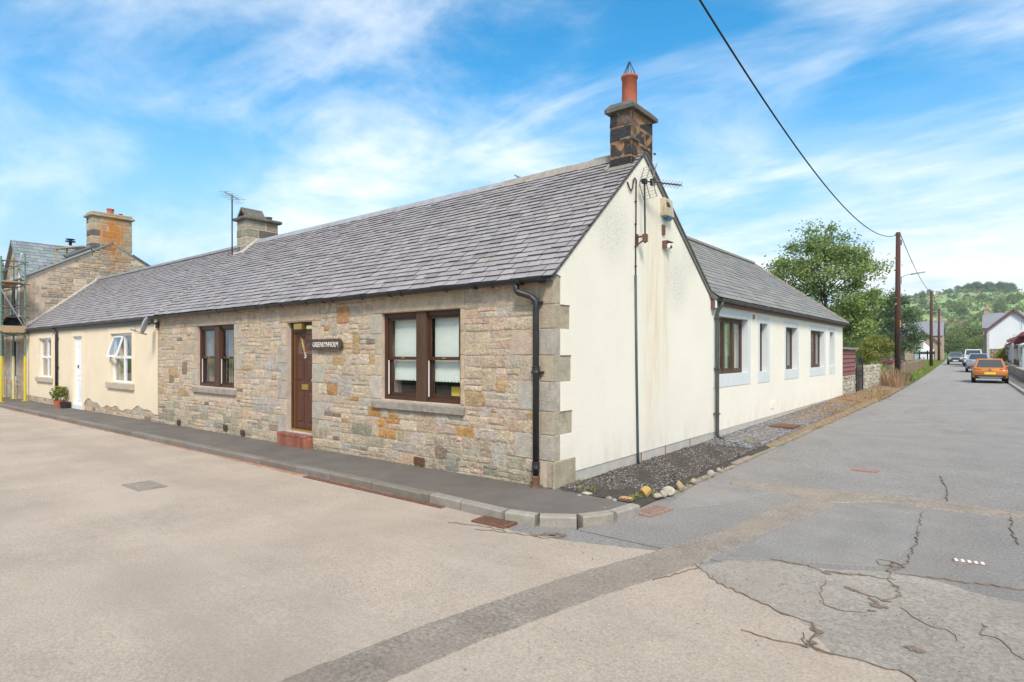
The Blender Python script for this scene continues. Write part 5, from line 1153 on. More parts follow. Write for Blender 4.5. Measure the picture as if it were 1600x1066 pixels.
# potted plant by the white door
pp = thing('potted_plant', (-20.05, -.25, zpav(-20)), 'terracotta pot of yellow-green foliage beside the white door', 'plant pot')
m = MB(); m.lathe((-20.05, -.25, zpav(-20)), [(.13,0),(.165,.2),(.18,.21),(.18,.24),(.15,.24),(.14,.18)], 16); m.build('pot', 'terracotta', pp)
m = MB(); m.lathe((-19.62, -.2, zpav(-20)), [(.12,0),(.15,.18),(.16,.2),(.13,.2),(.12,.15)], 14); p2 = tag(m.build('plant_pot', 'tub_black'), 'small dark pot between the terracotta pot and the white door', 'plant pot')
def leaves(m, c, rad, n, size, cols, r, up=.3):
    for _ in range(n):
        d = Vector((r.gauss(0,1), r.gauss(0,1), r.gauss(0,1))).normalized()*(r.random()**.45); p = Vector(c)+Vector((d.x*rad[0], d.y*rad[1], d.z*rad[2]))
        a = Vector((r.gauss(0,1), r.gauss(0,1), r.gauss(up,.7))).normalized(); b_ = a.orthogonal().normalized(); b_ = (Matrix.Rotation(r.uniform(0, 6.28), 3, a) @ b_); s_ = size*r.uniform(.6, 1.3); c_ = a.cross(b_)
        m.add([p-c_*s_*.5, p+b_*s_*.28, p+c_*s_*.5, p-b_*s_*.28], [(0,1,2,3)], 0, jit(cols[int(r.random()*len(cols))], .25, r))
m = MB(); rr6 = random.Random(4); leaves(m, (-20.05,-.25,zpav(-20)+.48), (.30,.28,.26), 420, .09, [(.24,.26,.05),(.14,.2,.05),(.30,.28,.07)], rr6); m.build('foliage', 'leaf', pp, fix=False)

# ================================================================== THE TALL HOUSE ON THE LEFT
lh = thing('tall_stone_house', (-31, 3, -.2), 'taller rubble stone house with rust stained chimney, behind scaffolding', 'house')
GX = -25.7; LA = (3.0, 6.55); LE = 4.75
FG = lambda u, v, d: (GX+d, u, v)
m = MB(); m.extrude([(GX-.4, y_, z_) for y_, z_ in [(.01,-.4),(.01,LE),(LA[0],LA[1]),(6.0,LE),(6.0,-.4)]], (.4, 0, 0)); gl = m.build('gable_wall', 'mortar_rusty', lh)
r7 = random.Random(31); bnd = [2.4]
while bnd[-1] < 6.6: bnd.append(bnd[-1]+r7.uniform(.13, .22))
def ing(q): u, v = (q[0]+q[1])/2, q[3]; return q[0] > .35 and v < min(LE+(q[0])*.6, LE+(6-q[1])*.6)-.03 and q[2] > 2.2+max(0, (u-.0)*.75)*(1 if u < 3 else 0) and (u < 3 or q[2] > 4.6)
LP = [((.45,.36,.25),10), ((.50,.42,.31),8), ((.40,.33,.26),6), ((.46,.31,.20),3), ((.33,.30,.26),3)]
emit_stones([q for q in rubble_layout(.35, 5.9, bnd, [], r7, .2, .5) if ing(q)], FG, gl, r7, mat='stone_rusty', cap=300, dlo=.012, dhi=.03, pal=LP)
z = 2.4; i = 0
while z < 4.65: m = MB(); block_stone(m, .01, .42 if i % 2 else .3, z, z+.34, FG, -.01, .014, jit((.45,.36,.26), .07, r7), r7); m.build('quoin_stone', 'dressed', gl); z += .34; i += 1
HF = (-27.3, -26.75)   # a narrow ground floor window and an upper one in the cross gable
m = MB(); wins = [(-27.75, -26.95, .75, 2.2), (-27.85, -26.95, 3.2, 4.75), (-33, -32, .75, 2.2)]
wall_with_holes(m, FY, -40, GX-.012, -.4, LE, wins, -.4, -.0); fl = m.build('front_wall', 'house_stone', lh)
r8 = random.Random(8); bn2 = [-.2+i*.19 for i in range(27)]
emit_stones([q for q in rubble_layout(-29.5, GX-.02, bn2[:26], [(a-.2, b+.2, c-.2, d+.2) for a, b, c, d in wins], r8, .2, .5) if q[3] < LE], FY, fl, r8, cap=120, pal=LP)
for a, b, c, d in wins[:2]:
    m = MB(); rect_frame(m, FY, a-.18, b+.18, c-.18, d+.2, .18, -.1, .03); m.build('window_margin', 'dressed', fl); room_box(FY, a, b, c, d, -.2, .8, fl)
    m = MB(); rect_frame(m, FY, a, b, c, d, .07, -.2, -.12); fbox(m, FY, a+.07, b-.07, (c+d)/2-.03, (c+d)/2+.03, -.2, -.12); wn = m.build('window', 'upvc', fl); m = MB(); fbox(m, FY, a+.05, b-.05, c+.05, d-.05, -.17, -.165); m.build('pane', 'glass', wn)
CGX, CGZ = -27.5, 6.42
m = MB(); m.extrude([(-29.3, .0, LE+.002), (GX-.25, .0, LE+.002), (CGX, .0, CGZ-.06)], (0, .35, 0)); cg = m.build('cross_gable', 'house_stone', lh)
m = MB(); fbox(m, FY, CGX-.16, CGX+.16, 4.95, 5.35, .0, .03); m.build('dressed_stone', 'dressed', cg)
# cross-gable roof and main roof, in slate courses
lr = deck(lh, 'roof', [(CGX, -.12, CGZ), (CGX, 2.75, CGZ+.0), (GX-.02, .0, CGZ-1.74), (GX-.02, -.12, CGZ-1.74)], .07, 'blue_slate')
us_ = Vector((-1.86, 0, 1.82)); SLs = us_.length; us_.normalize()
BP = [((.20,.235,.245),10), ((.23,.265,.27),8), ((.18,.21,.22),5)]
def cclip(s):
    x = GX+.06-1.86*s/SLs; z = CGZ-1.82+1.82*s/SLs
    return (-.12, min(3.0, max(.02, (z-LE+.02)/.6)))
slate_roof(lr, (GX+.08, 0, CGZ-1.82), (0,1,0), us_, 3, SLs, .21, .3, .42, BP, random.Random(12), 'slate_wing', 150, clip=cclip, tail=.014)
deck(lh, 'left_roof', [(CGX, -.12, CGZ), (CGX, 2.75, CGZ), (-29.3, .0, CGZ-1.74), (-29.3, -.12, CGZ-1.74)], .07, 'blue_slate')
deck(lh, 'main_roof', [(-40, -.1, LE-.02), (GX+.03, -.1, LE-.02), (GX+.03, LA[0], LA[1]+.03), (-40, LA[0], LA[1]+.03)], .06, 'blue_slate')
deck(lh, 'rear_roof', [(-40, 6.1, LE-.05), (GX+.03, 6.1, LE-.05), (GX+.03, LA[0], LA[1]+.03), (-40, LA[0], LA[1]+.03)], .06, 'blue_slate')
m = MB(); m.bar((GX+.04, -.1, LE+.02), (GX+.04, LA[0]-.8, LA[1]-.44), .14, .07); m.build('verge_stone', 'lead', lh)
m = MB(); m.bar((GX+.03, LA[0]+.8, LA[1]-.44), (GX+.03, 6.1, LE-.0), .06, .06); m.build('verge_stone', 'fascia_dark', lh)
pmat('soot_rust', attr=True, rough=.9, v1=(6, .3), v2=(30, .25), bump=(20, .8, .03)); rust_stain('soot_rusty', 'soot_rust', 3.05, .75, 7.0, 1.3)
ch3 = ashlar_stack(lh, GX-.75, GX+.015, 2.25, 3.78, 5.9, 7.62, 6, [((.40,.33,.22),5), ((.13,.12,.11),3), ((.34,.29,.2),3)], random.Random(14), 'soot_rusty', 'mortar_rusty')
m = MB(); m.box(GX-.85, GX+.09, 2.16, 3.88, 7.62, 7.72); m.box(GX-.78, GX+.03, 2.24, 3.8, 7.72, 7.83); m.c = [(.36,.31,.22)]*len(m.c); bevel(m.build('cope', 'soot_rusty', ch3), .03)
m = MB(); m.lathe((GX-.36, 3.05, 7.82), [(.13,0),(.125,.2),(.15,.22),(.15,.27),(.1,.27)], 14); m.build('chimney_pot', 'terracotta', ch3); m = MB(); m.lathe((GX-.36, 3.45, 7.82), [(.06,0),(.06,.06),(.09,.08),(.07,.12),(.02,.13)], 12); m.build('vent_cap', 'dark_metal', ch3)
m = MB(); m.lathe((-27.3, 1.9, 6.46), [(.06,0),(.06,.14),(.19,.15),(.19,.19),(.06,.2),(.06,.24),(.17,.25),(.17,.28),(.03,.3)], 14); m.build('roof_vent', 'dark_metal', lh)
m = MB(); m.tube([(GX+.02, 1.3, 5.72), (GX+.02, 2.2, 6.24)], .11, 10); m.build('rolled_sheet', 'fascia_dark', lh)
# scaffold
sf = thing('scaffold', (-26.5, -.5, -.2), 'green steel scaffold with yellow sleeves and timber platforms before the tall house', 'scaffold')
pmat('tube_green', (.16,.24,.20), .5, metal=.35, v1=(6, .25), tints=[((.3,.16,.08), 6, .6, .75, .6)])
for xx in (-24.95, -26.75, -28.6):
    for yy, ht in ((-.16, 5.75), (-.88, 5.55)):
        m = MB(); zg = zpav(xx); m.tube([(xx, yy, zg), (xx, yy, zg+ht)], .03, 8); sdp = m.build('standard', 'tube_green', sf)
        m = MB(); m.tube([(xx, yy, zg+.02), (xx, yy, zg+1.75)], .047, 10); m.build('sleeve', 'yellow_sleeve' if xx > -26 or yy < -.5 else 'cream_sleeve', sdp)
        m = MB(); m.box(xx-.09, xx+.09, yy-.09, yy+.09, zg, zg+.02); m.build('base_plate', 'yellow_sleeve', sdp)
for zz in (2.42, 3.05, 3.5, 4.33, 5.2):
    for yy in (-.20, -.84): m = MB(); m.tube([(-29, yy, zz), (-24.75, yy, zz)], .024, 6); m.build('ledger', 'tube_green', sf)
    for xx in (-24.99, -26.79): m = MB(); m.tube([(xx, -1.05, zz+.05), (xx, .0 if zz < 5 else -.05, zz+.05)], .024, 6); m.build('transom', 'tube_green' if zz < 3 else 'rust', sf)
for zz in (2.50, 4.43):
    for k in range(3): m = MB(); y_ = -.86+k*.22; m.box(-29.2, -24.8, y_, y_+.205, zz, zz+.04); m.build('board', 'scaffold_board', sf)
m = MB(); m.box(-24.84, -24.80, -.9, -.14, 2.54, 2.76); m.build('toe_board', 'scaffold_board', sf); m = MB(); m.box(-29.2, -24.84, -.93, -.895, 2.54, 2.76); m.build('toe_board', 'scaffold_board', sf)
m = MB(); m.tube([(-24.9, -.92, 4.2), (-24.9, -.12, 2.55)], .024, 6); m.build('brace', 'galv', sf)
m = MB(); m.tube([(-26, -.05, 5.7), (-26.4, -.04, 5.3), (-26.45, -.04, 3.1)], .03, 6); m.build('down_pipe', 'white_paint', lh)
tb = thing('rubble_tub', (-25.3, -.48, 2.54), 'black round builders tub standing on edge on the scaffold platform', 'tub')
m = MB(); m.lathe((-25.3,-.48,2.86), [(.19,-.16),(.3,.14),(.32,.15),(.31,.17),(.28,.15),(.18,-.13)], 18, 'x'); m.build('tub', 'tub_black', tb, True)
for xx, lb, dx in ((-25.4, 'timber trestle plank laid on the slates of the tall house', 0),):
    e = thing('roof_platform', (GX+.15, 1.5, 5.6), lb, 'roof staging'); m = MB(); m.bar((GX-.1, 1.0, 6.02), (GX-.1, 1.95, 6.25), .5, .05); m.build('plank', 'scaffold_board', e)
    for y_ in (1.05, 1.4): m = MB(); m.bar((GX-.1, y_, LE+y_*.6+.03), (GX-.1, y_, 6.03+(y_-1)*.24), .05, .05, (0,1,0)); m.build('leg', 'scaffold_board', e)
br = thing('plastic_barrier', (-25.6, -.9, -.15), 'grey slatted plastic panel leaning low beside the scaffold foot', 'barrier', None, R(-8))
m = MB(); F_ = lambda u, v, dd: (u, dd-(v*.35), v); rect_frame(m, F_, -.95, .75, .03, .62, .05, -.02, .02); m.build('frame', 'grey_plastic', br, local=True)
for k in range(9): m = MB(); u = -.82+k*.17; m.hexa([F_(u,.06,-.015),F_(u+.07,.06,-.015),F_(u+.07,.06,.015),F_(u,.06,.015),F_(u+.08,.6,-.015),F_(u+.15,.6,-.015),F_(u+.15,.6,.015),F_(u+.08,.6,.015)]); m.build('slat', 'grey_plastic', br, local=True)

# ================================================================== TREES AND PLANTS
def limb(m, a, b, r0, r1, r, n=5, bend=.08):
    a, b = Vector(a), Vector(b); L = (b-a).length; pts = []; rs = []
    for i in range(n+1):
        t = i/n; o = Vector((r.uniform(-1,1), r.uniform(-1,1), r.uniform(-.5,.5)))*L*bend*(math.sin(math.pi*t)); pts.append(a.lerp(b, t)+o); rs.append(lerp(r0, r1, t))
    m.tube(pts, rs, 7); return pts
def tree_meshes(seed, h, rad, base, ncl, nleaf, size, cols, trunk_r, shape='round', clr=.2):
    """trunk mesh builder and crown mesh builder in local coordinates; crown of leaf-sized faces in clumps, uneven outline with gaps"""
    r = random.Random(seed); tm, cm = MB(), MB(); cz = lerp(base, h, .5); hz = (h-base)/2
    top = limb(tm, (0,0,-.15), (r.uniform(-.2,.2), r.uniform(-.2,.2), h*.72), trunk_r, trunk_r*.25, r, 8, .03)
    for k in range(ncl):
        d = Vector((r.gauss(0,1), r.gauss(0,1), r.gauss(0,1))).normalized(); q = r.uniform(.30, 1.0)**.55
        zz = d.z*q; wdt = (1-max(0, zz)**1.6*.55) if shape == 'round' else (1-max(0, zz)*.75)
        lump = 1+.16*math.sin(3*math.atan2(d.y, d.x)+seed)+.10*math.sin(5*d.z+seed*2)
        c = Vector((d.x*q*rad*wdt*lump, d.y*q*rad*wdt*lump, cz+zz*hz))
        if c.z < base*.8: continue
        if k % 3 == 0:
            t = min(.95, max(.25, (c.z-.25*hz)/(h*.75))); s_ = top[int(t*(len(top)-1))]; limb(tm, s_, c, trunk_r*.22, .012, r, 3, .08)
        cl_ = rad*clr*r.uniform(.6, 1.25); tone = r.uniform(.72, 1.22)
        for _ in range(int(nleaf/ncl*r.uniform(.6, 1.4))):
            p = c+Vector((r.gauss(0,.55)*cl_, r.gauss(0,.55)*cl_, r.gauss(0,.42)*cl_))
            a = Vector((r.gauss(0,1), r.gauss(0,1), r.gauss(.9,.8))).normalized(); b_ = Matrix.Rotation(r.uniform(0, 6.28), 3, a) @ a.orthogonal().normalized(); e = a.cross(b_); s_ = size*r.uniform(.6, 1.35)
            col = cols[int(r.random()*len(cols))]; k_ = tone*r.uniform(.75, 1.25); cm.add([p-e*s_*.55, p+b_*s_*.34, p+e*s_*.55, p-b_*s_*.34], [(0,1,2,3)], 0, (col[0]*k_, col[1]*k_, col[2]*k_))
    # leading twigs with sparse leaves give the broken top outline
    for k in range(ncl//6):
        d = Vector((r.gauss(0,1), r.gauss(0,1), abs(r.gauss(.4,.7)))).normalized(); p0 = Vector((d.x*rad*.8, d.y*rad*.8, cz+d.z*hz*.85)); p1 = p0+Vector((d.x*.6, d.y*.6, .9*r.uniform(.5, 1.1)))*rad*.24
        tm.tube([p0, p0.lerp(p1, .5)+Vector((r.uniform(-.05,.05),)*3), p1], [.014, .009, .004], 4)
        for _ in range(16):
            p = p0.lerp(p1, r.random())+Vector((r.gauss(0,.05),r.gauss(0,.05),r.gauss(0,.05)))*rad*.4; a = Vector((r.gauss(0,1), r.gauss(0,1), r.gauss(.5,1))).normalized(); b_ = a.orthogonal().normalized(); e = a.cross(b_); s_ = size*r.uniform(.6, 1.1); col = cols[int(r.random()*len(cols))]
            cm.add([p-e*s_*.55, p+b_*s_*.34, p+e*s_*.55, p-b_*s_*.34], [(0,1,2,3)], 0, col)
    return tm, cm
def tree(name, loc, label, seed, h, rad, base, ncl, nleaf, size, cols, trunk_r=.15, group=None, shape='round', clr=.2, rot=0):
    e = thing(name, loc, label, 'tree', group, rot); tm, cm = tree_meshes(seed, h, rad, base, ncl, nleaf, size, cols, trunk_r, shape, clr)
    tm.build('trunk', 'bark', e, True, local=True); cm.build('crown', 'leaf', e, local=True, fix=False); return e
G1 = [(.22,.31,.095),(.26,.35,.11),(.17,.25,.08),(.35,.41,.14)]; GD = [(.085,.14,.055),(.105,.165,.06),(.13,.195,.07)]; GY_ = [(.32,.34,.07),(.26,.31,.07),(.38,.37,.1)]; GM = [(.115,.175,.055),(.145,.21,.065),(.09,.145,.05)]
tree('broadleaf_tree', (-2.8, 30, .05), 'large green broadleaf tree with ragged crown behind the wing roof', 3, 8.8, 2.75, 1.7, 160, 40000, .125, G1, .17, clr=.19)
q = onY(1368, 560, 36); tree('young_tree', (q[0], 36, -.05), 'small yellow-green tree beside the red car', 8, 2.95, 1.15, .9, 60, 7000, .085, GY_, .06, clr=.24)
q = onY(1405, 560, 78); tree('conifer_like_tree', (q[0]-.4, 78, .3), 'dark green tree standing behind the first telegraph pole', 5, 8.6, 3.3, .6, 110, 14000, .20, GD, .16, clr=.22)
q = onY(1375, 560, 92); tree('dark_tree', (q[0]-1.5, 92, .4), 'dark bushy tree behind the yellow-green young tree', 6, 8.2, 4.0, .5, 90, 9000, .24, GM, .16, clr=.24)
q = onY(1348, 560, 60); tree('garden_tree', (q[0]-2.2, 62, .3), 'mid green garden tree half hidden by the large broadleaf', 9, 5.2, 2.6, .5, 70, 6000, .17, GM, .1, clr=.26)
# a wood closing the street's end and hillside trees: three kinds, copied
protos = []
for i, (h, rad, cols, lb) in enumerate([(11, 5.6, [(.20,.255,.09),(.235,.285,.10),(.26,.30,.105)], 'olive green tree in the wood closing the street end'), (12, 5.2, [(.17,.24,.10),(.195,.265,.105),(.215,.285,.105)], 'dark green tree in the wood closing the street end'), (9, 4.6, [(.26,.32,.11),(.23,.30,.105),(.30,.34,.12)], 'light green tree in the wood closing the street end')]):
    protos.append((tree('woodland_tree', (0,0,0), lb, 50+i, h, rad, .4, 80, 5200, .46, cols, .25, 'trees of the wood at the street end', clr=.27), h))
used = set(); r9 = random.Random(77)
def place(pi, loc, sc, label, group):
    pr, h = protos[pi]; e = pr if pi not in used else copy_tree(pr); used.add(pi); e.location = loc; e.scale = (sc, sc, sc*r9.uniform(.88, 1.15)); e.rotation_euler = (0, 0, r9.uniform(0, 6.28)); e['label'] = label; e['group'] = group; return e
WL = ['olive green tree in the wood closing the street end', 'dark green tree in the wood closing the street end', 'light green tree in the wood closing the street end']
for pxx, yy, pi, sc in [(1498,165,0,1.0),(1508,150,0,1.05),(1519,172,1,1.1),(1527,150,1,.95),(1512,190,2,1.1),(1489,185,2,.9),(1535,180,0,1.2),(1548,190,1,1.2),(1565,185,0,1.15),(1480,170,0,.85),(1460,175,2,.9),(1440,170,1,.9),(1425,165,0,.95),(1410,150,1,1.0),(1395,160,0,1.0),(1580,175,2,1.1),(1600,180,1,1.2),(1530,130,0,.62),(1503,140,1,.7)]:
    q = onY(pxx, 560, yy); place(pi, (q[0], yy, zground(q[0], yy)), sc*.58, WL[pi], 'trees of the wood at the street end')
HLb = ['olive green tree on the far hillside', 'dark tree on the far hillside', 'pale green tree on the far hillside']
def polar(pxx, D):
    d = ray(pxx, 500); L = math.hypot(d[0], d[1]); return CAM[0]+d[0]/L*D, CAM[1]+d[1]/L*D
for i in range(84):
    pxx = r9.uniform(1380, 1625) if i < 66 else r9.choice([r9.uniform(1150, 1380), r9.uniform(1630, 1900)])
    D = r9.choice([r9.uniform(260, 420), r9.uniform(400, 600), r9.uniform(560, 690)])
    x, y = polar(pxx, D)
    if r9.random() < .3 and i: x, y = x0_+r9.uniform(-22, 22), y0_+r9.uniform(-8, 8)
    x0_, y0_ = x, y; pi = r9.choice([0, 1, 2, 2]); place(pi, (x, y, zground(x, y)-1), r9.uniform(.28, .6), HLb[pi], 'trees scattered on the far hillside')
for c0, c1, n_ in ((1495, 1548, 15), (1538, 1552, 6), (1562, 1582, 9)):      # conifer clumps on the skyline
    for k in range(n_): x, y = polar(lerp(c0, c1, (k+.5)/n_)+r9.uniform(-1.5, 1.5), r9.uniform(655, 690)); place(1, (x, y, zground(x, y)-1), r9.uniform(.55, .75), 'dark tree in a skyline clump on the hill', 'skyline clump trees')
# low scrub over the hillside: one mass
m = MB(); rs_ = random.Random(13)
for i in range(420):
    x, y = polar(rs_.uniform(1330, 1660), rs_.uniform(230, 690)); z = zground(x, y); tone = rs_.choice([(.16,.23,.085),(.21,.29,.105),(.26,.31,.115),(.28,.23,.14)]); rr_ = rs_.uniform(1.5, 4.2)
    leaves(m, (x, y, z+rr_*.25), (rr_*1.5, rr_*1.5, rr_*.55), 26, 2.2, [tone], rs_, .9)
o = stuff(m.build('hillside_scrub', 'leaf', fix=False)); tag(o, 'low scrub and gorse scattered over the green hillside', 'scrub')
# trees across the main street, behind the photographer: they show in the window glass
for i, (x, y, pi, sc) in enumerate([(-24,-22,1,.75),(-14,-24,0,.8),(-31,-25,2,.85),(-5,-30,1,.8),(-40,-26,0,.85)]): place(pi, (x, y, zground(x, 0)), sc, ['dark','olive','pale','dark','olive'][i]+' green tree across the main street facing the cottages', 'trees across the main street')

# dry weeds and grass tufts
def blades(m, c, n, h, spread, cols, r, wd=.006):
    for _ in range(n):
        a = r.uniform(0, 6.28); o = r.random()**.6*spread; b = Vector((c[0]+math.cos(a)*o, c[1]+math.sin(a)*o, c[2])); hh = h*r.uniform(.4, 1.15); ln = Vector((math.cos(a)*r.uniform(.1,.6), math.sin(a)*r.uniform(.1,.6), 1))*hh; sd = Vector((-math.sin(a), math.cos(a), 0))*wd*r.uniform(.6, 1.6)
        t = b+ln+Vector((math.cos(a), math.sin(a), -.5))*hh*.22*r.random(); mid = b+ln*.6; col = jit(cols[int(r.random()*len(cols))], .25, r)
        m.add([b-sd, b+sd, mid+sd*.7, mid-sd*.7, t], [(0,1,2,3), (3,2,4)], 0, col)
DRYC = [(.36,.165,.075),(.44,.22,.11),(.29,.13,.065),(.46,.28,.15)]; TAN = [(.50,.40,.22),(.42,.34,.18),(.30,.30,.10)]; GRN = [(.16,.22,.05),(.22,.26,.07)]
rw = random.Random(19); m = MB()
for i in range(210):
    y = rw.uniform(9.5, 18.5) if i % 3 else rw.uniform(5.8, 19.5); x = .08+abs(rw.gauss(0,.14)) if rw.random() < .35 else rw.uniform(.35, 1.0)
    blades(m, (x, y, zbed(y)-.03), rw.randint(6, 15), rw.uniform(.04, .12)*(1.1 if y > 11 else .6), .10, DRYC if rw.random() < .72 else TAN, rw)
for i in range(240):
    y = rw.uniform(1.5, 22); blades(m, (1.06+rw.gauss(0,.05), y, zroad(1, y)+.0), rw.randint(5, 12), rw.uniform(.02, .07), .06, TAN+GRN[:1]+DRYC[:1], rw)
for i in range(70):
    x, y = S(rw.uniform(-.1, 1.0), rw.uniform(-3, 3)); blades(m, (x, y, zroad(1, y)+.06), 18, rw.uniform(.08, .22), .14, DRYC+TAN, rw)
o = stuff(m.build('dry_weeds', 'dry', fix=False)); tag(o, 'orange-brown dried weeds along the wing wall and road edge', 'weeds')
m = MB()
for x, y, z in ((.42,.22,.0),(1.0,.34,-.02),(.05,.5,0),(-.33,-.03,0),(-.2,-.06,0),(.3,.16,0),(.98,.20,-.02),(1.03,.62,-.03)): blades(m, (x, y, z), 22, .06, .06, GRN+TAN[2:], rw, .005); leaves(m, (x, y, z+.02), (.05,.05,.02), 14, .03, GRN, rw)
for i in range(60): x = rw.uniform(-12, -.3); blades(m, (x, -.055, zpav(x)), 5, .03, .04, GRN+TAN, rw, .004)
o = stuff(m.build('weed_tufts', 'dry', fix=False)); tag(o, 'small green weed tufts at the foot of the walls and grate', 'weeds')
# ferny dry bush and ivy clump by the pole
bq = onX(1385, 612, .0); e = thing('dry_fern_bush', (-.05, 29.6, .05), 'rusty brown dead fern clump between the garden wall and the pole', 'bush')
m = MB(); 
for k in range(26): blades(m, (-.1+rw.gauss(0,.45), 29.8+rw.gauss(0,1.6), .05), 90, rw.uniform(.35, 1.0), .5, [(.40,.22,.14),(.46,.28,.18),(.34,.19,.12),(.50,.36,.22),(.36,.30,.14)], rw, .008)
m.build('fronds', 'dry', e, fix=False)
m = MB(); q = S(.55, 13.5); e = thing('ivy_mound', (q[0], q[1], .02), 'low dark green ivy mound at the foot of the first pole', 'bush'); leaves(m, (q[0], q[1], .27), (.62,1.1,.32), 900, .13, [(.06,.10,.03),(.09,.13,.045),(.14,.12,.05)], rw); m.build('leaves', 'leaf', e, fix=False)
m = MB()      # grass of the verge and rough garden
for i in range(2600):
    u = rw.uniform(-.6, 1.05); v = 10+70*rw.random()**1.6; x, y = S(u, v); blades(m, (x, y, zroad(1, y)+(.13 if u < .8 else .06)), 3, rw.uniform(.07, .16), .12, [(.24,.31,.05),(.18,.26,.04),(.30,.33,.07)], rw, .014)
for i in range(1500):
    u = rw.uniform(-9, -.75); v = rw.uniform(6, 60); x, y = S(u, v); blades(m, (x, y, zground(x, y)), 6, rw.uniform(.3, .62), .4, [(.30,.36,.06),(.22,.30,.05),(.36,.36,.09)], rw, .03)
o = stuff(m.build('verge_grass', 'dry', fix=False)); tag(o, 'bright green grass of the verge and rough garden', 'grass')
m = MB(); e = thing('garden_hedge', (-.9, 31, .1), 'green leafy hedge trailing behind the garden wall', 'hedge'); leaves(m, (-.75, 30.6, .62), (.35, 2.4, .55), 1500, .13, GM, rw); leaves(m, (-.9, 33.6, .75), (.4, 1.8, .55), 900, .13, G1, rw); m.build('leaves', 'leaf', e, fix=False)

# ================================================================== GARDEN SHED, GATE, WALLS, FENCE
sh = thing('garden_shed', (-1.1, 20.4, .1), 'maroon weatherboarded garden shed on a rough stone base', 'shed')
m = MB(); m.box(-2.2, -.12, 18.75, 21.85, -.1, .82); m.build('base_core', 'mortar', sh); zb0 = .84
r10 = random.Random(41); FS = lambda u, v, d: (-.12+d, u, v)
emit_stones(rubble_layout(18.75, 21.85, [-.02,.13,.28,.44,.6,.72,.83], [], r10, .15, .4), FS, sh, r10, cap=120, pal=[((.47,.42,.33),5), ((.38,.34,.27),4), ((.52,.47,.38),3)], dlo=.02, dhi=.06)
m = MB(); m.box(-2.1, -.14, 18.8, 21.8, zb0, 1.84); m.build('frame', 'shed_board', sh)
for k in range(6):
    z_ = zb0+k*.167; m = MB(); m.hexa([(-.14,18.78,z_),(-.085,18.78,z_),(-.085,21.83,z_),(-.14,21.83,z_),(-.14,18.78,z_+.165),(-.12,18.78,z_+.165),(-.12,21.83,z_+.165),(-.14,21.83,z_+.165)]); m.build('board', 'shed_board', sh)
    m = MB(); m.hexa([(-2.1,21.8,z_),(-.1,21.8,z_),(-.1,21.86,z_),(-2.1,21.86,z_),(-2.1,21.8,z_+.165),(-.1,21.8,z_+.165),(-.1,21.82,z_+.165),(-2.1,21.82,z_+.165)]); m.build('board', 'shed_board', sh)
m = MB(); m.hexa([(-2.3,18.65,1.86),(-.0,18.65,1.86),(-.0,22.0,1.86),(-2.3,22.0,1.86),(-2.3,18.65,2.0),(-.0,18.65,1.93),(-.0,22.0,1.93),(-2.3,22.0,2.0)]); m.build('roof', 'shed_roof', sh)
gt_ = thing('iron_gate', (-.1, 22.85, .05), 'black iron garden gate with arched top between shed and wall', 'gate')
ya, yb = 22.1, 23.65
for y_ in (ya, yb): m = MB(); m.bar((-.1, y_, .05), (-.1, y_, 1.15), .05, .05, (0,1,0)); m.build('stile', 'black_iron', gt_)
m = MB(); m.tube([(-.1, lerp(ya, yb, .5+.5*math.cos(t)*-1), 1.15+.42*math.sin(t)) for t in [math.pi*i/12 for i in range(13)]], .024, 6); m.build('arch_rail', 'black_iron', gt_)
for z_ in (.2, .6, 1.1): m = MB(); m.bar((-.1, ya, z_), (-.1, yb, z_), .03, .04); m.build('rail', 'black_iron', gt_)
for k in range(1, 9): t = k/9; y_ = lerp(ya, yb, t); m = MB(); m.bar((-.1, y_, .1), (-.1, y_, 1.12+.42*math.sqrt(max(0, 1-(2*t-1)**2))), .018, .018, (0,1,0)); m.build('baluster', 'black_iron', gt_)
gwl = thing('garden_wall', (-.25, 26.4, .05), 'rough pale stone garden wall between the iron gate and the dead ferns', 'wall')
m = MB(); m.box(-.5, -.10, 23.9, 28.9, -.2, 1.0); m.build('core', 'mortar', gwl); FGW = lambda u, v, d: (-.10+d, u, v)
emit_stones(rubble_layout(23.88, 28.92, [-.08,.1,.26,.42,.56,.72,.86,1.0,1.12], [], r10, .14, .42), FGW, gwl, r10, cap=200, pal=[((.47,.42,.34),5), ((.40,.36,.29),4), ((.55,.50,.41),3), ((.34,.28,.2),2)], dlo=.02, dhi=.07)
FGE = lambda u, v, d: (u, 23.9-d, v)
emit_stones(rubble_layout(-.5, -.1, [-.08,.14,.34,.54,.72,.9,1.06], [], r10, .14, .3), FGE, gwl, r10, cap=40, pal=[((.47,.42,.34),5), ((.40,.36,.29),4)], dlo=.01, dhi=.04)
y = 23.9
while y < 28.85:
    L = r10.uniform(.25, .5); m = MB(); z0_ = 1.0; m.hexa([(-.5,y,z0_),(-.07,y,z0_),(-.07,y+L-.02,z0_),(-.5,y+L-.02,z0_),(-.46,y+.03,z0_+.1*r10.uniform(.8,1.6)),(-.1,y+.03,z0_+.1*r10.uniform(.8,1.6)),(-.1,y+L-.05,z0_+.1*r10.uniform(.8,1.6)),(-.46,y+L-.05,z0_+.1*r10.uniform(.8,1.6))], 0, jit((.45,.41,.33), .15, r10)); bevel(m.build('cope_stone', 'stone', gwl), .02, 1); y += L
m = MB(); gp = S(-.35, 10.6); m.bar((gp[0], gp[1], 0), (gp[0], gp[1], 1.12), .2, .2, (0,1,0), 0, (.33,.28,.2)); tag(bevel(m.build('gate_post', 'dressed'), .03), 'short weathered grey post beside the dead ferns', 'post')
fc = thing('picket_fence', (-.75, 50, .1), 'weathered brown picket fence along the grass verge', 'fence')
pm = None; FL_ = lambda t: (lerp(-.50, -1.0, t), lerp(35.4, 67, t))
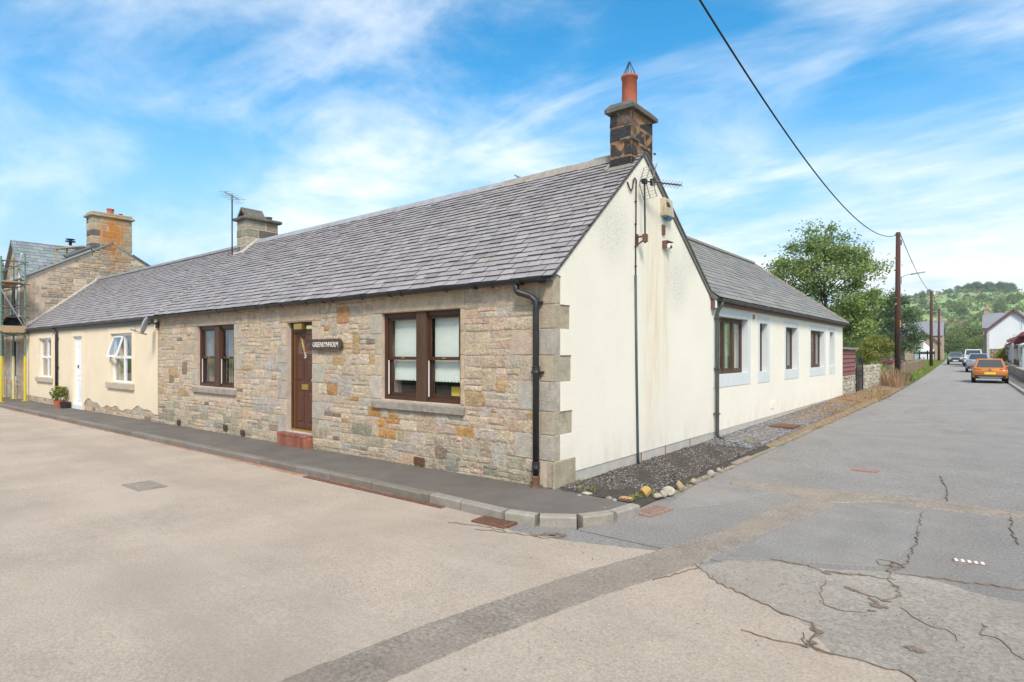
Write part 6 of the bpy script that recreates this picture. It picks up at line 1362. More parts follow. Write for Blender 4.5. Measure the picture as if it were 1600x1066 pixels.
for k in range(150):
    tt = k/149; x, y = FL_(tt); zz = zroad(1, y)+.13; hgt = .92*r10.uniform(.9, 1.08)
    if pm is None:
        b_ = MB(); b_.extrude([(-.01,-.075,0),(-.01,.075,0),(-.01,.075,.86),(-.01,.0,.95),(-.01,-.075,.86)], (.022,0,0)); pm = b_.mesh('picket', ['fence_wood'])
    o = bpy.data.objects.new('picket', pm); COL.objects.link(o); attach(o, fc); o.location = (x, y, zz); o.rotation_euler = (r10.uniform(-.05,.05), r10.uniform(-.03,.03), ANG); o.scale = (1, 1, hgt)
for z_ in (.3, .68):
    m = MB()
    for v in range(16): a = FL_(v/16); b_ = FL_((v+1)/16); a = (a[0]-.03, a[1]); b_ = (b_[0]-.03, b_[1]); m.bar((a[0], a[1], zroad(1, a[1])+.13+z_), (b_[0], b_[1], zroad(1, b_[1])+.13+z_), .03, .07)
    m.build('rail', 'fence_wood', fc)
for v in range(9): a = FL_(v/8); a = (a[0]-.09, a[1]); m = MB(); z_ = zroad(1, a[1])+.1; m.bar((a[0], a[1], z_), (a[0], a[1], z_+1.05), .1, .1, (0,1,0)); m.build('post', 'fence_wood', fc)

# ================================================================== TELEGRAPH POLES AND WIRES
def pole(loc, h, label, sleeve=True, arm=False, cross=False):
    e = thing('telegraph_pole', loc, label, 'utility pole', 'telegraph poles along the side street')
    m = MB(); m.tube([(0,0,-.2), (0,0,h*.5), (.02,0,h)], [.165, .145, .115], 12); m.build('shaft', 'pole_wood', e, True, local=True)
    if sleeve:
        m = MB(); m.tube([(.10,-.13,.0), (.09,-.125,2.9)], .05, 8); m.build('cable_guard', 'black_iron', e, local=True)
        m = MB(); m.box(.1,.2,-.06,.06,5.75,6.15); m.build('junction_box', 'grey_plastic', e, local=True)
        m = MB(); m.box(.10,.20,-.08,.08,h-.75,h-.45); m.build('terminal_box', 'fascia_dark', e, local=True); m = MB(); m.box(.12,.14,-.17,-.10,3.2,3.6); m.build('warning_tag', 'plate_yellow', e, local=True)
    m = MB(); m.tube([(-.14,0,h-.12), (.14,0,h-.12)], .014, 6)
    for sx in (-.13, .13): m.lathe((sx, 0, h-.12), [(.02,-.03),(.035,-.01),(.035,.03),(.02,.05)], 8)
    m.build('insulators', 'grey_plastic', e, local=True)
    if arm:
        m = MB(); m.tube([(.12,0,5.85), (.18,-.02,6.1), (.4,-.05,6.22), (.75,-.1,6.25)], .022, 6); m.build('lamp_arm', 'galv', e, local=True); m = MB(); m.hexa([(.65,-.2,6.2),(1.35,-.28,6.28),(1.35,-.14,6.28),(.65,-.04,6.2),(.65,-.2,6.28),(1.35,-.26,6.33),(1.35,-.16,6.33),(.65,-.04,6.28)]); m.build('lamp_head', 'galv', e, local=True)
    if cross:
        m = MB(); m.bar((-.75,0,h-.35), (.75,0,h-.35), .1, .1); m.bar((-.6,0,h-1.25), (.6,0,h-1.25), .1, .1); m.build('cross_arm', 'galv', e, local=True)
    return e
P1 = (0.03, 34.9, zroad(1,34.9)+.06); H1 = 8.75
pole(P1, H1, 'first dark telegraph pole with street lamp arm and cable guard, beside dead ferns', True, True)
P2 = (-.72, 70.9, .2); pole(P2, 8.05, 'second plain telegraph pole at the far end of the picket fence', False)
P3 = (-1.58, 97.9, .4); pole(P3, 7.6, 'third telegraph pole with white cross arm before the far stone house', False, False, True)
P0 = (1.0, -6.0-9, zroad(0,-8)); 
def wire(a, b, sag, name, label, n=28, r=.014):
    m = MB(); pts = [(lerp(a[0],b[0],t), lerp(a[1],b[1],t), lerp(a[2],b[2],t)-4*sag*t*(1-t)) for t in [i/n for i in range(n+1)]]; m.tube(pts, r, 5)
    return tag(m.build(name, 'cable', smooth=True), label, 'cable', None)
# ================================================================== AIR
hzm = bpy.data.materials.new('haze'); hzm.use_nodes = True; t = hzm.node_tree; t.nodes.clear()
pv = N(t, 'ShaderNodeVolumePrincipled'); pv.inputs['Color'].default_value = (.82,.90,1.0,1); pv.inputs['Density'].default_value = .00032; pv.inputs['Anisotropy'].default_value = .2
ho = N(t, 'ShaderNodeOutputMaterial'); t.links.new(pv.outputs[0], ho.inputs['Volume']); MATS['haze'] = hzm
o = stuff(MB().box(-950, 950, -420, 1250, -3, 85).build('haze', 'haze')); tag(o, 'thin pale summer haze hanging over street and hillside', 'haze')
WQ = (1.0, -6.0, 8.5); WS = 2.0
pole((WQ[0]+.12, WQ[1]-6.0, zroad(0,-8)), 9.2, 'telegraph pole on the main street behind the photographer', False)
wire((P1[0], P1[1], P1[2]+H1-.14), (WQ[0], WQ[1], WQ[2]), WS, 'overhead_wire', 'thick black overhead cable sweeping from above down to the first pole', 40, .018)
wire((WQ[0], WQ[1], WQ[2]), (WQ[0]+.12, WQ[1]-6.0, zroad(0,-8)+9.05), .02, 'overhead_wire', 'short end of overhead cable running on to the main street pole', 6, .018)
wire((P1[0]+.13, P1[1], P1[2]+H1-.12), (P2[0]+.02, P2[1], P2[2]+7.93), .55, 'overhead_wire', 'sagging black wire between the first and second poles', 20, .02)
wire((P2[0]+.13, P2[1], P2[2]+7.93), (P3[0]+.1, P3[1], P3[2]+7.5), .4, 'overhead_wire', 'thin wire between the second and third poles', 14, .02)

# ================================================================== CARS
def car(name, loc, rotz, label, paint, W, L, H, kind='hatch', front=False):
    e = thing(name, loc, label, 'car' if kind != 'van' else 'van', 'vehicles parked along the side street', rotz)
    hw = W/2; zb = .28*H/1.5; belt = (.61 if kind == 'hatch' else .65)*H; hood = .57*H if kind != 'van' else .62*H; ws = .70*L if kind != 'van' else .78*L      # windscreen base
    st = [(0.0,.86,.50*H,.80), (.05,.93,belt*.93,.86), (.16,.985,belt,.90), (.35*L,1.0,belt+.01,.92), (.55*L,1.0,belt,.92), (ws,.99,belt-.02,.90), (.86*L,.97,hood+.02,.84), (.965*L,.92,hood-.06,.78), (L,.80,.42*H,.7)]
    m = MB(); ring_n = 11; vs = []; fs = []
    for y, f, zt, tf in st:
        b = zb+(.10 if y < .03 or y > .98*L else 0); pr = [(.80*f, b), (.97*f, b+.06), (1.0*f, lerp(b, zt, .38)), (1.0*f, lerp(b, zt, .62)), (.965*f, lerp(b, zt, .9)), (tf*f, zt)]
        row = [(-x*hw, y, z) for x, z in pr]+[(0, y, zt+.012)]+[(x*hw, y, z) for x, z in pr[::-1]]; vs += row
    k = 13
    for i in range(len(st)-1):
        for j in range(k-1): fs.append((i*k+j, i*k+j+1, (i+1)*k+j+1, (i+1)*k+j))
        fs.append((i*k+k-1, i*k, (i+1)*k, (i+1)*k+k-1))
    fs += [tuple(range(k)), tuple((len(st)-1)*k+j for j in range(k-1, -1, -1))]
    m.add(vs, fs); body = m.build('body', paint, e, True, local=True); body.data.set_sharp_from_angle(angle=R(38)) if hasattr(body.data, 'set_sharp_from_angle') else None
    # cabin
    rt = H-.03; y0, y1 = (.12, ws+.02) if kind != 'van' else (.06, ws+.05); ry0 = (.52 if kind == 'hatch' else .36) if kind != 'van' else .14; ry1 = ws-.62 if kind != 'van' else ws-.5; bw, rw_ = .895*hw, .70*hw if kind != 'van' else .80*hw
    zb_ = belt-.02; m = MB(); lv = [(y0, y1, bw, zb_), (lerp(y0, ry0, .5), lerp(y1, ry1, .5), lerp(bw, rw_, .5), lerp(zb_, rt-.05, .5)), (ry0, ry1, rw_, rt-.05), (ry0+.07, ry1-.1, rw_*.86, rt)]
    vs = []; fs = []
    for a, b, c, z in lv: vs += [(-c, a, z), (c, a, z), (c, b, z), (-c, b, z)]
    for i in range(3):
        for j in range(4): fs.append((i*4+j, i*4+(j+1) % 4, i*4+4+(j+1) % 4, i*4+4+j))
    fs.append((12, 13, 14, 15)); m.add(vs, fs); m.build('cabin', paint, e, False, local=True)
    def quad_on(A, B, C, D, ua, ub, va, vb, off, nm, mat):
        A, B, C, D = map(Vector, (A, B, C, D)); P = lambda u, v: A.lerp(B, u).lerp(D.lerp(C, u), v); n = (B-A).cross(D-A).normalized(); m = MB()
        q = [P(ua, va), P(ub, va), P(ub, vb), P(ua, vb)]; m.extrude([p+n*off for p in q], -n*.012); m.build(nm, mat, e, local=True)
    A, B = Vector(vs[0]), Vector(vs[1]); C, D = Vector(vs[9]), Vector(vs[8])
    def lvl(i): return [Vector(v) for v in vs[i*4:i*4+4]]
    l0, l1, l2 = lvl(0), lvl(1), lvl(2)
    quad_on(l0[0], l0[1], l2[1], l2[0], .07, .93, .12, .96, .014, 'rear_window', 'car_glass')
    quad_on(l0[2], l0[3], l2[3], l2[2], .06, .94, .06, .94, .012, 'windscreen', 'car_glass')
    if kind != 'van':
        for sA, sB, tB, tA in ((l0[1], l0[2], l2[2], l2[1]), (l0[3], l0[0], l2[0], l2[3])):
            for ua, ub in ((.08, .36), (.385, .64), (.665, .93)): quad_on(sA, sB, tB, tA, ua, ub, .10, .90, .012, 'side_window', 'car_glass')
    else:
        for sA, sB, tB, tA in ((l0[1], l0[2], l2[2], l2[1]), (l0[3], l0[0], l2[0], l2[3])): quad_on(sA, sB, tB, tA, .72 if sA == l0[1] else .05, .95 if sA == l0[1] else .28, .1, .9, .012, 'side_window', 'car_glass')
    # bumper, lamps, plate
    m = MB(); m.hexa([(-hw*.80,-.02,zb-.0),(hw*.80,-.02,zb-.0),(hw*.9,.3,zb),(-hw*.9,.3,zb),(-hw*.86,-.05,zb+.2),(hw*.86,-.05,zb+.2),(hw*.99,.3,zb+.22),(-hw*.99,.3,zb+.22)]); bevel(m.build('rear_bumper', 'car_trim', e, local=True), .03)
    m = MB(); m.hexa([(-hw*.5,-.06,zb+.02),(hw*.5,-.06,zb+.02),(hw*.5,.0,zb+.02),(-hw*.5,.0,zb+.02),(-hw*.72,-.065,zb+.13),(hw*.72,-.065,zb+.13),(hw*.72,.0,zb+.13),(-hw*.72,.0,zb+.13)]); m.build('skid_plate', 'skid_grey', e, local=True)
    m = MB(); m.hexa([(-hw*.8,L+.02,zb),(hw*.8,L+.02,zb),(hw*.9,L-.3,zb),(-hw*.9,L-.3,zb),(-hw*.78,L+.03,zb+.26),(hw*.78,L+.03,zb+.26),(hw*.95,L-.3,zb+.26),(-hw*.95,L-.3,zb+.26)]); bevel(m.build('front_bumper', 'car_trim', e, local=True), .03)
    for s_ in (-1, 1):
        m = MB(); z_ = belt*.80; m.hexa([(s_*hw*.50,.015,z_),(s_*hw*.90,.05,z_-.03),(s_*hw*.985,.30,z_),(s_*hw*.7,.3,z_),(s_*hw*.52,.02,z_+.12),(s_*hw*.88,.05,z_+.15),(s_*hw*.96,.30,z_+.15),(s_*hw*.7,.3,z_+.12)]); m.build('tail_lamp', 'tail_red', e, local=True)
        m = MB(); z_ = hood-.20; m.hexa([(s_*hw*.5,L-.04,z_),(s_*hw*.86,L-.12,z_),(s_*hw*.93,L-.42,z_+.04),(s_*hw*.6,L-.3,z_),(s_*hw*.52,L-.07,z_+.11),(s_*hw*.84,L-.13,z_+.14),(s_*hw*.91,L-.42,z_+.16),(s_*hw*.6,L-.3,z_+.12)]); m.build('headlamp', 'lamp_clear', e, local=True)
        m = MB(); m.hexa([(s_*hw*.92,ws-.35,belt+.0),(s_*hw*1.13,ws-.33,belt+.02),(s_*hw*1.13,ws-.25,belt+.02),(s_*hw*.92,ws-.22,belt),(s_*hw*.93,ws-.35,belt+.1),(s_*hw*1.12,ws-.33,belt+.13),(s_*hw*1.12,ws-.25,belt+.13),(s_*hw*.93,ws-.22,belt+.1)]); bevel(m.build('mirror', paint, e, local=True), .02)
        m = MB(); m.bar((s_*rw_*.98, ry0+.15, rt+.0), (s_*rw_*.98, ry1-.15, rt+.0), .035, .05); m.build('roof_rail', 'skid_grey', e, local=True)
        m = MB(); m.box(s_*hw*.95, s_*hw*1.005, .8, L-.95, zb-.01, zb+.12); m.build('side_skirt', 'car_trim', e, local=True)
    m = MB(); z_ = zb+.255; m.box(-.26,.26,-.02,.02,z_,z_+.12); m.build('number_plate', 'plate_yellow', e, local=True); m = MB(); m.box(-.26,.26,L,L+.045,zb+.10,zb+.21); m.build('number_plate', 'plate_white', e, local=True)
    m = MB(); m.box(-hw*.5,hw*.5,L-.06,L+.035,hood-.24,hood-.12); m.build('grille', 'car_trim', e, local=True)
    m = MB(); m.lathe((0,.0,belt*.9), [(.05,-.03),(.06,.0),(.03,.03)], 10, 'y'); m.build('badge', 'skid_grey', e, local=True)
    wr = .325*H/1.5
    for sx in (-1, 1):
        for yy in (.17*L, .815*L):
            m = MB(); m.lathe((sx*(hw*.90), yy, wr), [(wr*.6,-.1),(wr*.95,-.1),(wr,-.07),(wr,.07),(wr*.95,.1),(wr*.6,.1)], 20, 'x'); wl = m.build('wheel', 'tyre', e, True, local=True)
            m = MB(); m.lathe((sx*(hw*.90)+sx*.09, yy, wr), [(wr*.62,-.015),(wr*.62,.012),(wr*.5,.016),(wr*.15,.016)], 16, 'x'); m.build('rim', 'rim', wl, local=True)
            m = MB(); m.lathe((sx*(hw*.985), yy, wr+.02), [(wr*1.16,-.02),(wr*1.22,.0),(wr*1.16,.014),(wr*1.02,.014)], 20, 'x'); m.build('wheel_arch', 'car_trim', e, local=True)
    return e
def zs(x, y): return zroad(1, y)+.004
car('hatchback_car', (4.22, 38.0, zs(0,38.0)), ANG, 'bright orange hatchback with roof rails parked by the right kerb', 'paint_orange', 1.66, 4.0, 1.46)
car('estate_car', (3.42, 57.5, zs(0,57.5)), ANG, 'silver people carrier parked just ahead of the orange hatchback', 'paint_silver', 1.72, 4.4, 1.66, 'suv')
car('white_van', (2.75, 74.5, zs(0,74.5)), ANG, 'white van parked ahead of the silver people carrier', 'paint_white', 1.7, 4.6, 1.9, 'van')
car('oncoming_car', (.82, 86.2, zs(0,86)), ANG+math.pi, 'grey car facing down the street on the left side', 'paint_grey', 1.62, 4.3, 1.55, 'suv')
rq = onY(1379, 562, 70); car('garden_car', (rq[0]-.6, 69, zground(rq[0],69)), R(-35), 'dark red car parked in the garden under the young tree', 'paint_red', 1.65, 4.0, 1.36)

# ================================================================== HOUSES ALONG THE SIDE STREET
def gwin(fn, parent, u0, u1, v0, v1, mat='upvc', bars=1):
    m = MB(); rect_frame(m, fn, u0, u1, v0, v1, .1, -.02, .05); 
    for k in range(bars): zz = lerp(v0, v1, (k+1)/(bars+1)); fbox(m, fn, u0+.1, u1-.1, zz-.04, zz+.04, -.02, .04)
    wn = m.build('window', mat, parent); m = MB(); fbox(m, fn, u0+.05, u1-.05, v0+.05, v1-.05, -.01, .02); m.build('pane', 'car_glass', wn); return wn
def frame_at(x, y, ang):      # wall frame: u along, d outward (towards -v of the street, i.e. the camera)
    c, s_ = math.cos(ang), math.sin(ang); return lambda u, v, d: (x+u*c+d*s_, y+u*s_-d*c, v)
# far stone house on the left with cross gable and white conservatory
HY_ = 116.0; q = onY(1424, 520, HY_); q2 = onY(1470, 520, HY_); gz = zroad(1, 116)-.1
fs_ = thing('far_stone_house', ((q[0]+q2[0])/2, HY_, gz), 'brown stone house with grey slate roof and small gabled wing at the street end', 'house')
X0, X1 = q[0]-2.2, q2[0]-.0; F = lambda u, v, d: (u, HY_+3-d, v)
eav = onY(1450, 524, HY_+3)[2]; rdg = onY(1450, 502, HY_+6)[2]
m = MB(); m.box(X0, X1, HY_+3, HY_+9, gz-1, eav); m.extrude([(X1, HY_+3, eav), (X1, HY_+9, eav), (X1, HY_+6, rdg-.1)], (-.3,0,0)); m.build('wall', 'house_stone', fs_)
rr_ = deck(fs_, 'roof', [(X0-.2, HY_+2.8, eav-.1), (X1+.2, HY_+2.8, eav-.1), (X1+.2, HY_+6, rdg), (X0-.2, HY_+6, rdg)], .15, 'far_slate'); deck(fs_, 'rear_roof', [(X0-.2, HY_+9.2, eav-.1), (X1+.2, HY_+9.2, eav-.1), (X1+.2, HY_+6, rdg), (X0-.2, HY_+6, rdg)], .15, 'far_slate')
for xx in (X0+.4, X1-.5): m = MB(); m.box(xx-.4, xx+.4, HY_+5.6, HY_+6.4, rdg-.3, rdg+.9); m.build('chimney', 'house_stone', rr_)
ga = onY(1440, 516, HY_); gl_ = onY(1425, 534, HY_); gr_ = onY(1467, 535, HY_); gxl = 2*ga[0]-gr_[0]
m = MB(); m.extrude([(gxl, HY_, gz-1), (gr_[0], HY_, gz-1), (gr_[0], HY_, gr_[2]), (ga[0], HY_, ga[2]-.1), (gxl, HY_, gr_[2])], (0, 4, 0)); m.build('gable_wall', 'house_stone', fs_)
deck(fs_, 'gable_roof', [(ga[0], HY_-.25, ga[2]), (ga[0], HY_+5, ga[2]), (gr_[0]+.2, HY_+5, gr_[2]-.15), (gr_[0]+.2, HY_-.25, gr_[2]-.15)], .16, 'fascia_purple'); deck(fs_, 'gable_roof', [(ga[0], HY_-.25, ga[2]), (ga[0], HY_+5, ga[2]), (gxl-.2, HY_+5, gr_[2]-.15), (gxl-.2, HY_-.25, gr_[2]-.15)], .16, 'fascia_purple')
wq0, wq1 = onY(1437, 528, HY_), onY(1444.5, 536.5, HY_); gwin(lambda u, v, d: (u, HY_-d, v), fs_, wq0[0], wq1[0], wq1[2], wq0[2])
cv = thing('white_conservatory', (onY(1442, 560, 108)[0], 108, gz), 'white framed octagonal conservatory before the far stone house', 'conservatory')
ca, cb_ = onY(1426, 548, 108), onY(1459, 548, 108); ct = onY(1440, 540, 108); cz_ = gz; cxm_ = (ca[0]+cb_[0])/2; crad = (cb_[0]-ca[0])/2
pts = [(cxm_+crad*math.cos(R(a)), 110+crad*.8*math.sin(R(a))) for a in range(22, 382, 45)]
for i in range(8):
    a, b_ = pts[i], pts[(i+1) % 8]; m = MB()
    for p in (a, b_): m.bar((p[0], p[1], cz_), (p[0], p[1], ca[2]), .16, .16, (0,1,0))
    m.bar((a[0],a[1],ca[2]), (b_[0],b_[1],ca[2]), .14, .22); m.bar((a[0],a[1],cz_+.5), (b_[0],b_[1],cz_+.5), .12, 1.0); m.bar((a[0],a[1],lerp(cz_+1,ca[2],.7)), (b_[0],b_[1],lerp(cz_+1,ca[2],.7)), .1, .08); m.build('frame', 'upvc', cv)
    m = MB(); m.poly([(a[0],a[1],cz_+1), (b_[0],b_[1],cz_+1), (b_[0],b_[1],ca[2]), (a[0],a[1],ca[2])]); o = m.build('pane', 'car_glass', cv); o.modifiers.new('s', 'SOLIDIFY').thickness = .02
    m = MB(); m.extrude([(a[0]*1.0, a[1], ca[2]+.08), (b_[0], b_[1], ca[2]+.08), (cxm_, 110, ct[2]+.35)], (0,0,.06)); m.build('roof_panel', 'house_white', cv)
# garage gable / red-brown house right of the far stone house, with purple awning
gh = thing('narrow_house', S(-.9, 96, gz), 'narrow pink stone house end with white door beyond the third pole', 'house')
c = S(-1.3, 99); m = MB(); m.extrude([(c[0]-3.2, c[1], gz-1), (c[0]+.9, c[1], gz-1), (c[0]+.9, c[1], gz+2.9), (c[0]-1.1, c[1], gz+4.6), (c[0]-3.2, c[1], gz+2.9)], (0, 7, 0)); m.build('wall', 'house_peach', gh)
deck(gh, 'roof', [(c[0]-1.1, c[1]-.2, gz+4.7), (c[0]-1.1, c[1]+7, gz+4.7), (c[0]+1.1, c[1]+7, gz+2.8), (c[0]+1.1, c[1]-.2, gz+2.8)], .15, 'far_slate'); deck(gh, 'roof', [(c[0]-1.1, c[1]-.2, gz+4.7), (c[0]-1.1, c[1]+7, gz+4.7), (c[0]-3.4, c[1]+7, gz+2.8), (c[0]-3.4, c[1]-.2, gz+2.8)], .15, 'far_slate')
m = MB(); m.box(c[0]+.1, c[0]+.85, c[1]-.06, c[1]-.002, gz-.2, gz+2.0); m.build('door', 'white_paint', gh); m = MB(); m.box(c[0]+.9, c[0]+1.5, c[1]+.5, c[1]+3, gz+1.0, gz+3.2); m.build('awning', 'purple_canvas', gh)
# white two-storey house on the right
WH_ = 98.0; zg = zroad(1, WH_)-.1; e0 = onY(1542, 515, WH_); ap = onY(1583, 484, WH_); half = ap[0]-e0[0]
wh = thing('white_house', (ap[0], WH_+4, zg), 'white rendered two-storey house with grey roof and brown chimney', 'house')
m = MB(); m.extrude([(e0[0], WH_, zg-1), (e0[0]+2*half, WH_, zg-1), (e0[0]+2*half, WH_, e0[2]), (ap[0], WH_, ap[2]-.1), (e0[0], WH_, e0[2])], (0, 9, 0)); whw = m.build('wall', 'house_white', wh)
dk = deck(wh, 'roof', [(ap[0], WH_-.25, ap[2]), (ap[0], WH_+9.2, ap[2]), (e0[0]-.35, WH_+9.2, e0[2]-.3), (e0[0]-.35, WH_-.25, e0[2]-.3)], .2, 'far_slate'); deck(wh, 'roof', [(ap[0], WH_-.25, ap[2]), (ap[0], WH_+9.2, ap[2]), (ap[0]+half+.35, WH_+9.2, e0[2]-.3), (ap[0]+half+.35, WH_-.25, e0[2]-.3)], .2, 'far_slate')
for sx in (-1, 1): m = MB(); m.bar((ap[0]+sx*.02, WH_-.32, ap[2]-.1), (ap[0]+sx*(half+.35), WH_-.32, e0[2]-.42), .08, .32, (0,0,1)); m.build('bargeboard', 'fascia_purple', wh)
m = MB(); m.box(e0[0]-.02, e0[0]+.25, WH_-.06, WH_-.003, zg-.5, e0[2]-.35); m.build('quoin_strip', 'dressed', wh)
xl = onY(1536, 512, WH_+9.4); rl = onY(1536, 490, WH_+13); m = MB(); m.box(xl[0], ap[0]+1, WH_+9.4, WH_+16, zg-1, xl[2]); m.build('rear_wall', 'house_stone', wh); deck(wh, 'rear_roof', [(xl[0]-.1, WH_+9.2, xl[2]-.1), (ap[0]+2, WH_+9.2, xl[2]-.1), (ap[0]+2, WH_+13, rl[2]), (xl[0]-.1, WH_+13, rl[2])], .15, 'far_slate')
cq = onY(1541.5, 482, WH_+13); m = MB(); m.box(cq[0]-.3, cq[0]+.3, WH_+12.6, WH_+13.4, rl[2]-.5, cq[2]-.2); m.box(cq[0]-.4, cq[0]+.4, WH_+12.5, WH_+13.5, cq[2]-.2, cq[2]); m.lathe((cq[0], WH_+13, cq[2]), [(.22,0),(.2,.5),(.25,.55),(.18,.6)], 10); m.build('chimney', 'house_stone', wh)
m = MB(); b1_ = onY(1594, 492, WH_-2); b2_ = onY(1594, 522, WH_-2); gwin(lambda u, v, d: (u, WH_-d, v), whw, onY(1594.5, 500, WH_)[0], onY(1598.5, 500, WH_)[0], onY(1595, 514, WH_)[2], onY(1595, 497, WH_)[2])
sw = thing('yard_wall', (onY(1556, 560, 90)[0], 90, zg), 'dark stone yard wall against the white house gable', 'wall')
a_, b_ = onY(1546, 545, 92), onY(1572, 545, 92); m = MB(); m.box(a_[0], b_[0], 92, 92.4, zg-1, a_[2]); m.build('core', 'mortar', sw); Fy = lambda u, v, d: (u, 92-d, v); rr11 = random.Random(51)
bb = [zg]; 
while bb[-1] < a_[2]-.05: bb.append(min(a_[2], bb[-1]+rr11.uniform(.2, .34)))
emit_stones(rubble_layout(a_[0], b_[0], bb, [], rr11, .3, .6), Fy, sw, rr11, cap=60, pal=[((.24,.17,.12),4), ((.30,.20,.13),3), ((.20,.17,.15),3)], gap=.02)
e = thing('yellow_shrub', (onY(1564, 570, 86)[0], 86, zg), 'yellow-green shrub before the dark yard wall', 'bush'); m = MB(); leaves(m, (onY(1564, 560, 86)[0], 86, zg+1.0), (.7,.6,.95), 500, .22, [(.36,.30,.04),(.26,.28,.05)], rw); m.build('leaves', 'leaf', e, fix=False)
# right pavement, kerb, low garden walls, terrace
b = MB(); vs_ = list(range(-20, 100, 4))
for v in vs_:
    for u, dz in ((5.48, -.02), (5.5, .10), (5.63, .11), (6.4, .13), (9.0, .15), (13.0, -.3)): 
        x, y = S(u, v); b.v.append((x, y, zroad(1, y)+(dz if v > -20 else -.12)))
for i in range(len(vs_)-1):
    for k in range(5): b.f.append((i*6+k, i*6+k+1, i*6+k+7, i*6+k+6)); b.m.append(2 if k > 2 else 0 if k > 1 else 1); b.c.append((.34,.31,.27))
structure(b.build('right_pavement', ['pavement', 'kerb', 'grass']))
lw = thing('low_garden_wall', S(6.5, 30, .1), 'low stone garden wall edging the right-hand pavement', 'wall'); rr12 = random.Random(61); sU = lambda u, v, d: (*S(6.4-d, u), v+zroad(1, 22+u)+.1)
m = MB()
for v in range(14, 47, 3): a, b_, c, d_ = S(6.4, v), S(6.4, v+3), S(6.65, v+3), S(6.65, v); za, zc_ = zroad(1, a[1]), zroad(1, b_[1]); m.hexa([(*a, za), (*b_, zc_), (*c, zc_), (*d_, za), (*a, za+.62), (*b_, zc_+.62), (*c, zc_+.62), (*d_, za+.62)])
m.build('core', 'mortar', lw); emit_stones(rubble_layout(14, 47, [0,.17,.34,.5], [], rr12, .25, .55), sU, lw, rr12, cap=200, pal=[((.36,.27,.19),4), ((.42,.33,.24),4), ((.30,.25,.2),2)], dlo=.02, dhi=.05)
m = MB()
for v in range(14, 47, 3):
    mm = MB(); a, b_, c, d_ = S(6.34, v), S(6.34, v+2.98), S(6.7, v+2.98), S(6.7, v); za, zc_ = zroad(1, a[1])+.62, zroad(1, b_[1])+.62; mm.hexa([(*a, za), (*b_, zc_), (*c, zc_), (*d_, za), (*a, za+.09), (*b_, zc_+.09), (*c, zc_+.09), (*d_, za+.09)], 0, (.36,.32,.27)); mm.build('cope_stone', 'dressed', lw)
def terrace(name, label, v0, v1, u0, eav_, rid, mat, roofm, wins_, base):
    e = thing(name, S(u0+2, (v0+v1)/2, base), label, 'house'); P = lambda u, v, z: (*S(u, v), z+base)
    m = MB(); m.hexa([P(u0,v0,-.5),P(u0,v1,-.5),P(u0+6,v1,-.5),P(u0+6,v0,-.5),P(u0,v0,eav_),P(u0,v1,eav_),P(u0+6,v1,eav_),P(u0+6,v0,eav_)]); m.extrude([P(u0,v0,eav_), P(u0+6,v0,eav_), P(u0+3,v0,rid-.1)], S(0,v1-v0-.0,0.0) and Vector((*[a-b for a, b in zip(S(0,v1), S(0,v0))], 0))); wl = m.build('wall', mat, e)
    deck(e, 'roof', [P(u0-.35,v0-.2,eav_-.2), P(u0-.35,v1+.2,eav_-.2), P(u0+3,v1+.2,rid), P(u0+3,v0-.2,rid)], .15, roofm); deck(e, 'roof', [P(u0+6.3,v0-.2,eav_-.2), P(u0+6.3,v1+.2,eav_-.2), P(u0+3,v1+.2,rid), P(u0+3,v0-.2,rid)], .15, roofm)
    fn = lambda u, v, d: P(u0-d, u, v)
    for a, b_, c, d_ in wins_:
        m = MB(); rect_frame(m, fn, a-.14, b_+.14, c-.14, d_+.16, .14, .0, .06); m.build('window_margin', 'band_cream', wl); gwin(fn, wl, a, b_, c, d_)
    return e, P
tz = zroad(1, 75)+.05
te, TP = terrace('peach_terrace', 'low peach coloured terrace with window margins on the right side', 48, 70, 7.6, 2.25, 3.9, 'house_peach', 'far_slate', [(49.5,50.6,.6,1.8),(52,52.9,.05,1.8),(54.3,55.4,.6,1.8),(58,59,.6,1.8),(61,61.9,.05,1.8),(64,65.2,.6,1.8)], tz)
t2, TP2 = terrace('brown_cottage', 'brown stone cottage with dark red roofed porch on the right side', 32, 47.5, 7.6, 3.3, 5.3, 'house_stone', 'red_tile', [(33,34.2,.8,2.1),(37,38.2,.8,2.1),(45,46.1,.8,2.1)], zroad(1,58)+.05)
po = thing('porch', S(7.1, 42, .1), 'red roofed open porch with white posts on the brown cottage', 'porch'); 
m = MB(); m.extrude([TP2(6.75,40,2.5), TP2(7.6,40,2.5), TP2(7.6,40,3.5)], Vector((*[a-b for a, b in zip(S(0,43.5), S(0,40))], 0))); m.build('porch_roof', 'red_tile', po)
for v in (40.1, 43.3): m = MB(); p = TP2(6.85, v, 0); m.bar(p, (p[0], p[1], p[2]+2.5), .14, .14, (0,1,0)); m.build('post', 'white_paint', po)
wp = thing('white_porch', S(7.1, 28, .1), 'white framed glazed porch close to the low garden wall', 'porch'); FP = lambda u, v, d: TP2(6.75-d, u, v); FP2 = lambda u, v, d: TP2(6.75+u, 27-d, v)
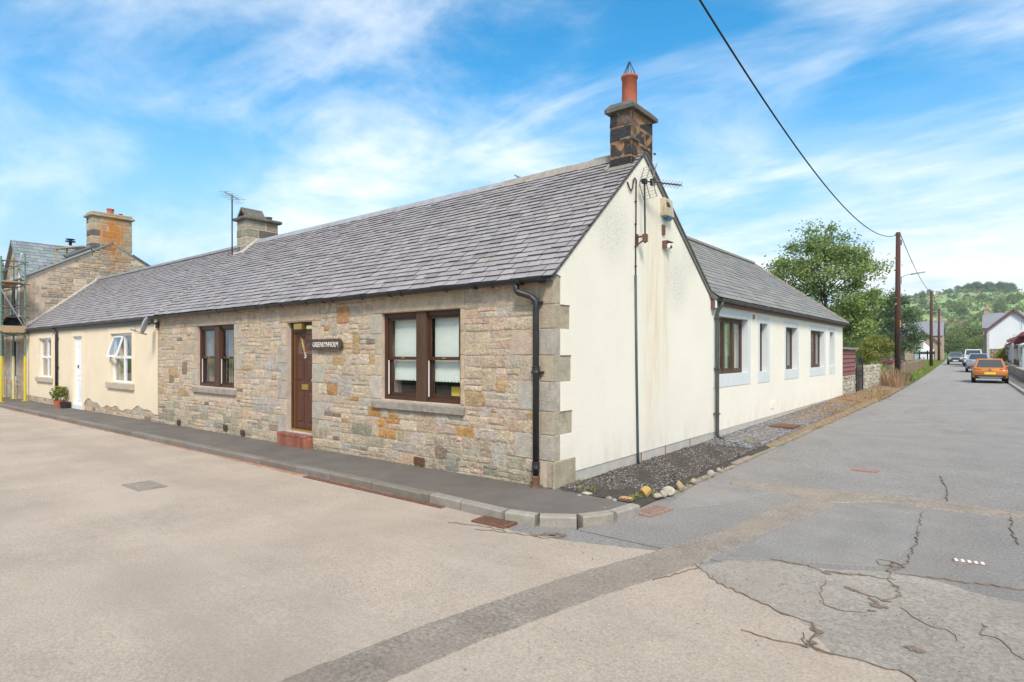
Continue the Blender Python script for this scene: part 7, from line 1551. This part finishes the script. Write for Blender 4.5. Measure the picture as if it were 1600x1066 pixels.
for fn, u0_, u1_ in ((FP, 27, 30.4), (FP2, 0, 1.1)):
    m = MB(); rect_frame(m, fn, u0_, u1_, 0, 2.2, .14, -.1, .0); fbox(m, fn, u0_, u1_, .8, .9, -.08, -.02); m.build('frame', 'upvc', wp); m = MB(); fbox(m, fn, u0_+.1, u1_-.1, .9, 2.1, -.06, -.05); m.build('pane', 'car_glass', wp); m = MB(); fbox(m, fn, u0_+.1, u1_-.1, .1, .8, -.07, -.04); m.build('panel', 'house_white', wp)
m = MB(); m.extrude([TP2(6.65,26.8,2.2), TP2(7.9,26.8,2.2), TP2(7.9,26.8,2.8)], Vector((*[a-b for a, b in zip(S(0,30.6), S(0,26.8))], 0))); m.build('roof', 'house_white', wp)
FC = [(.36,.05,.11),(.42,.14,.24),(.10,.16,.05),(.14,.2,.06),(.45,.2,.1)]
for k, (p, zz, rr_) in enumerate([((1576, 541), 0, .42), ((1583.5, 534), 0, .52)]):
    d = ray(*p); t = 84.0 if k == 0 else 70.0; pos = (CAM[0]+d[0]*t/1.28, CAM[1]+d[1]*t/1.28, CAM[2]+d[2]*t/1.28)
    e = thing('hanging_basket', pos, ['smaller round flower basket hung on the peach terrace', 'larger round flower basket hung by the brown cottage'][k], 'flower basket'); m = MB(); leaves(m, pos, (rr_,rr_,rr_*.8), 420, .14, FC, rw); m.build('flowers', 'flower', e, fix=False)
    m = MB(); u_, v_ = Sinv(pos[0], pos[1]); q = S(7.6, v_); m.tube([(q[0], q[1], pos[2]+.6), (pos[0], pos[1], pos[2]+.62), (pos[0], pos[1], pos[2]+.1)], .02, 5); m.build('bracket', 'black_iron', e)
m = MB(); e = thing('garden_flowers', S(7.1, 30, .3), 'orange and red flowers behind the low garden wall', 'plants')
for v in (16, 21, 34, 42, 46): q = S(7.1, v); leaves(m, (q[0], q[1], zroad(1, q[1])+.75), (.4,.9,.32), 160, .13, [(.5,.2,.06),(.4,.05,.06),(.12,.2,.05),(.18,.25,.06)], rw)
m.build('flowers', 'flower', e, fix=False)
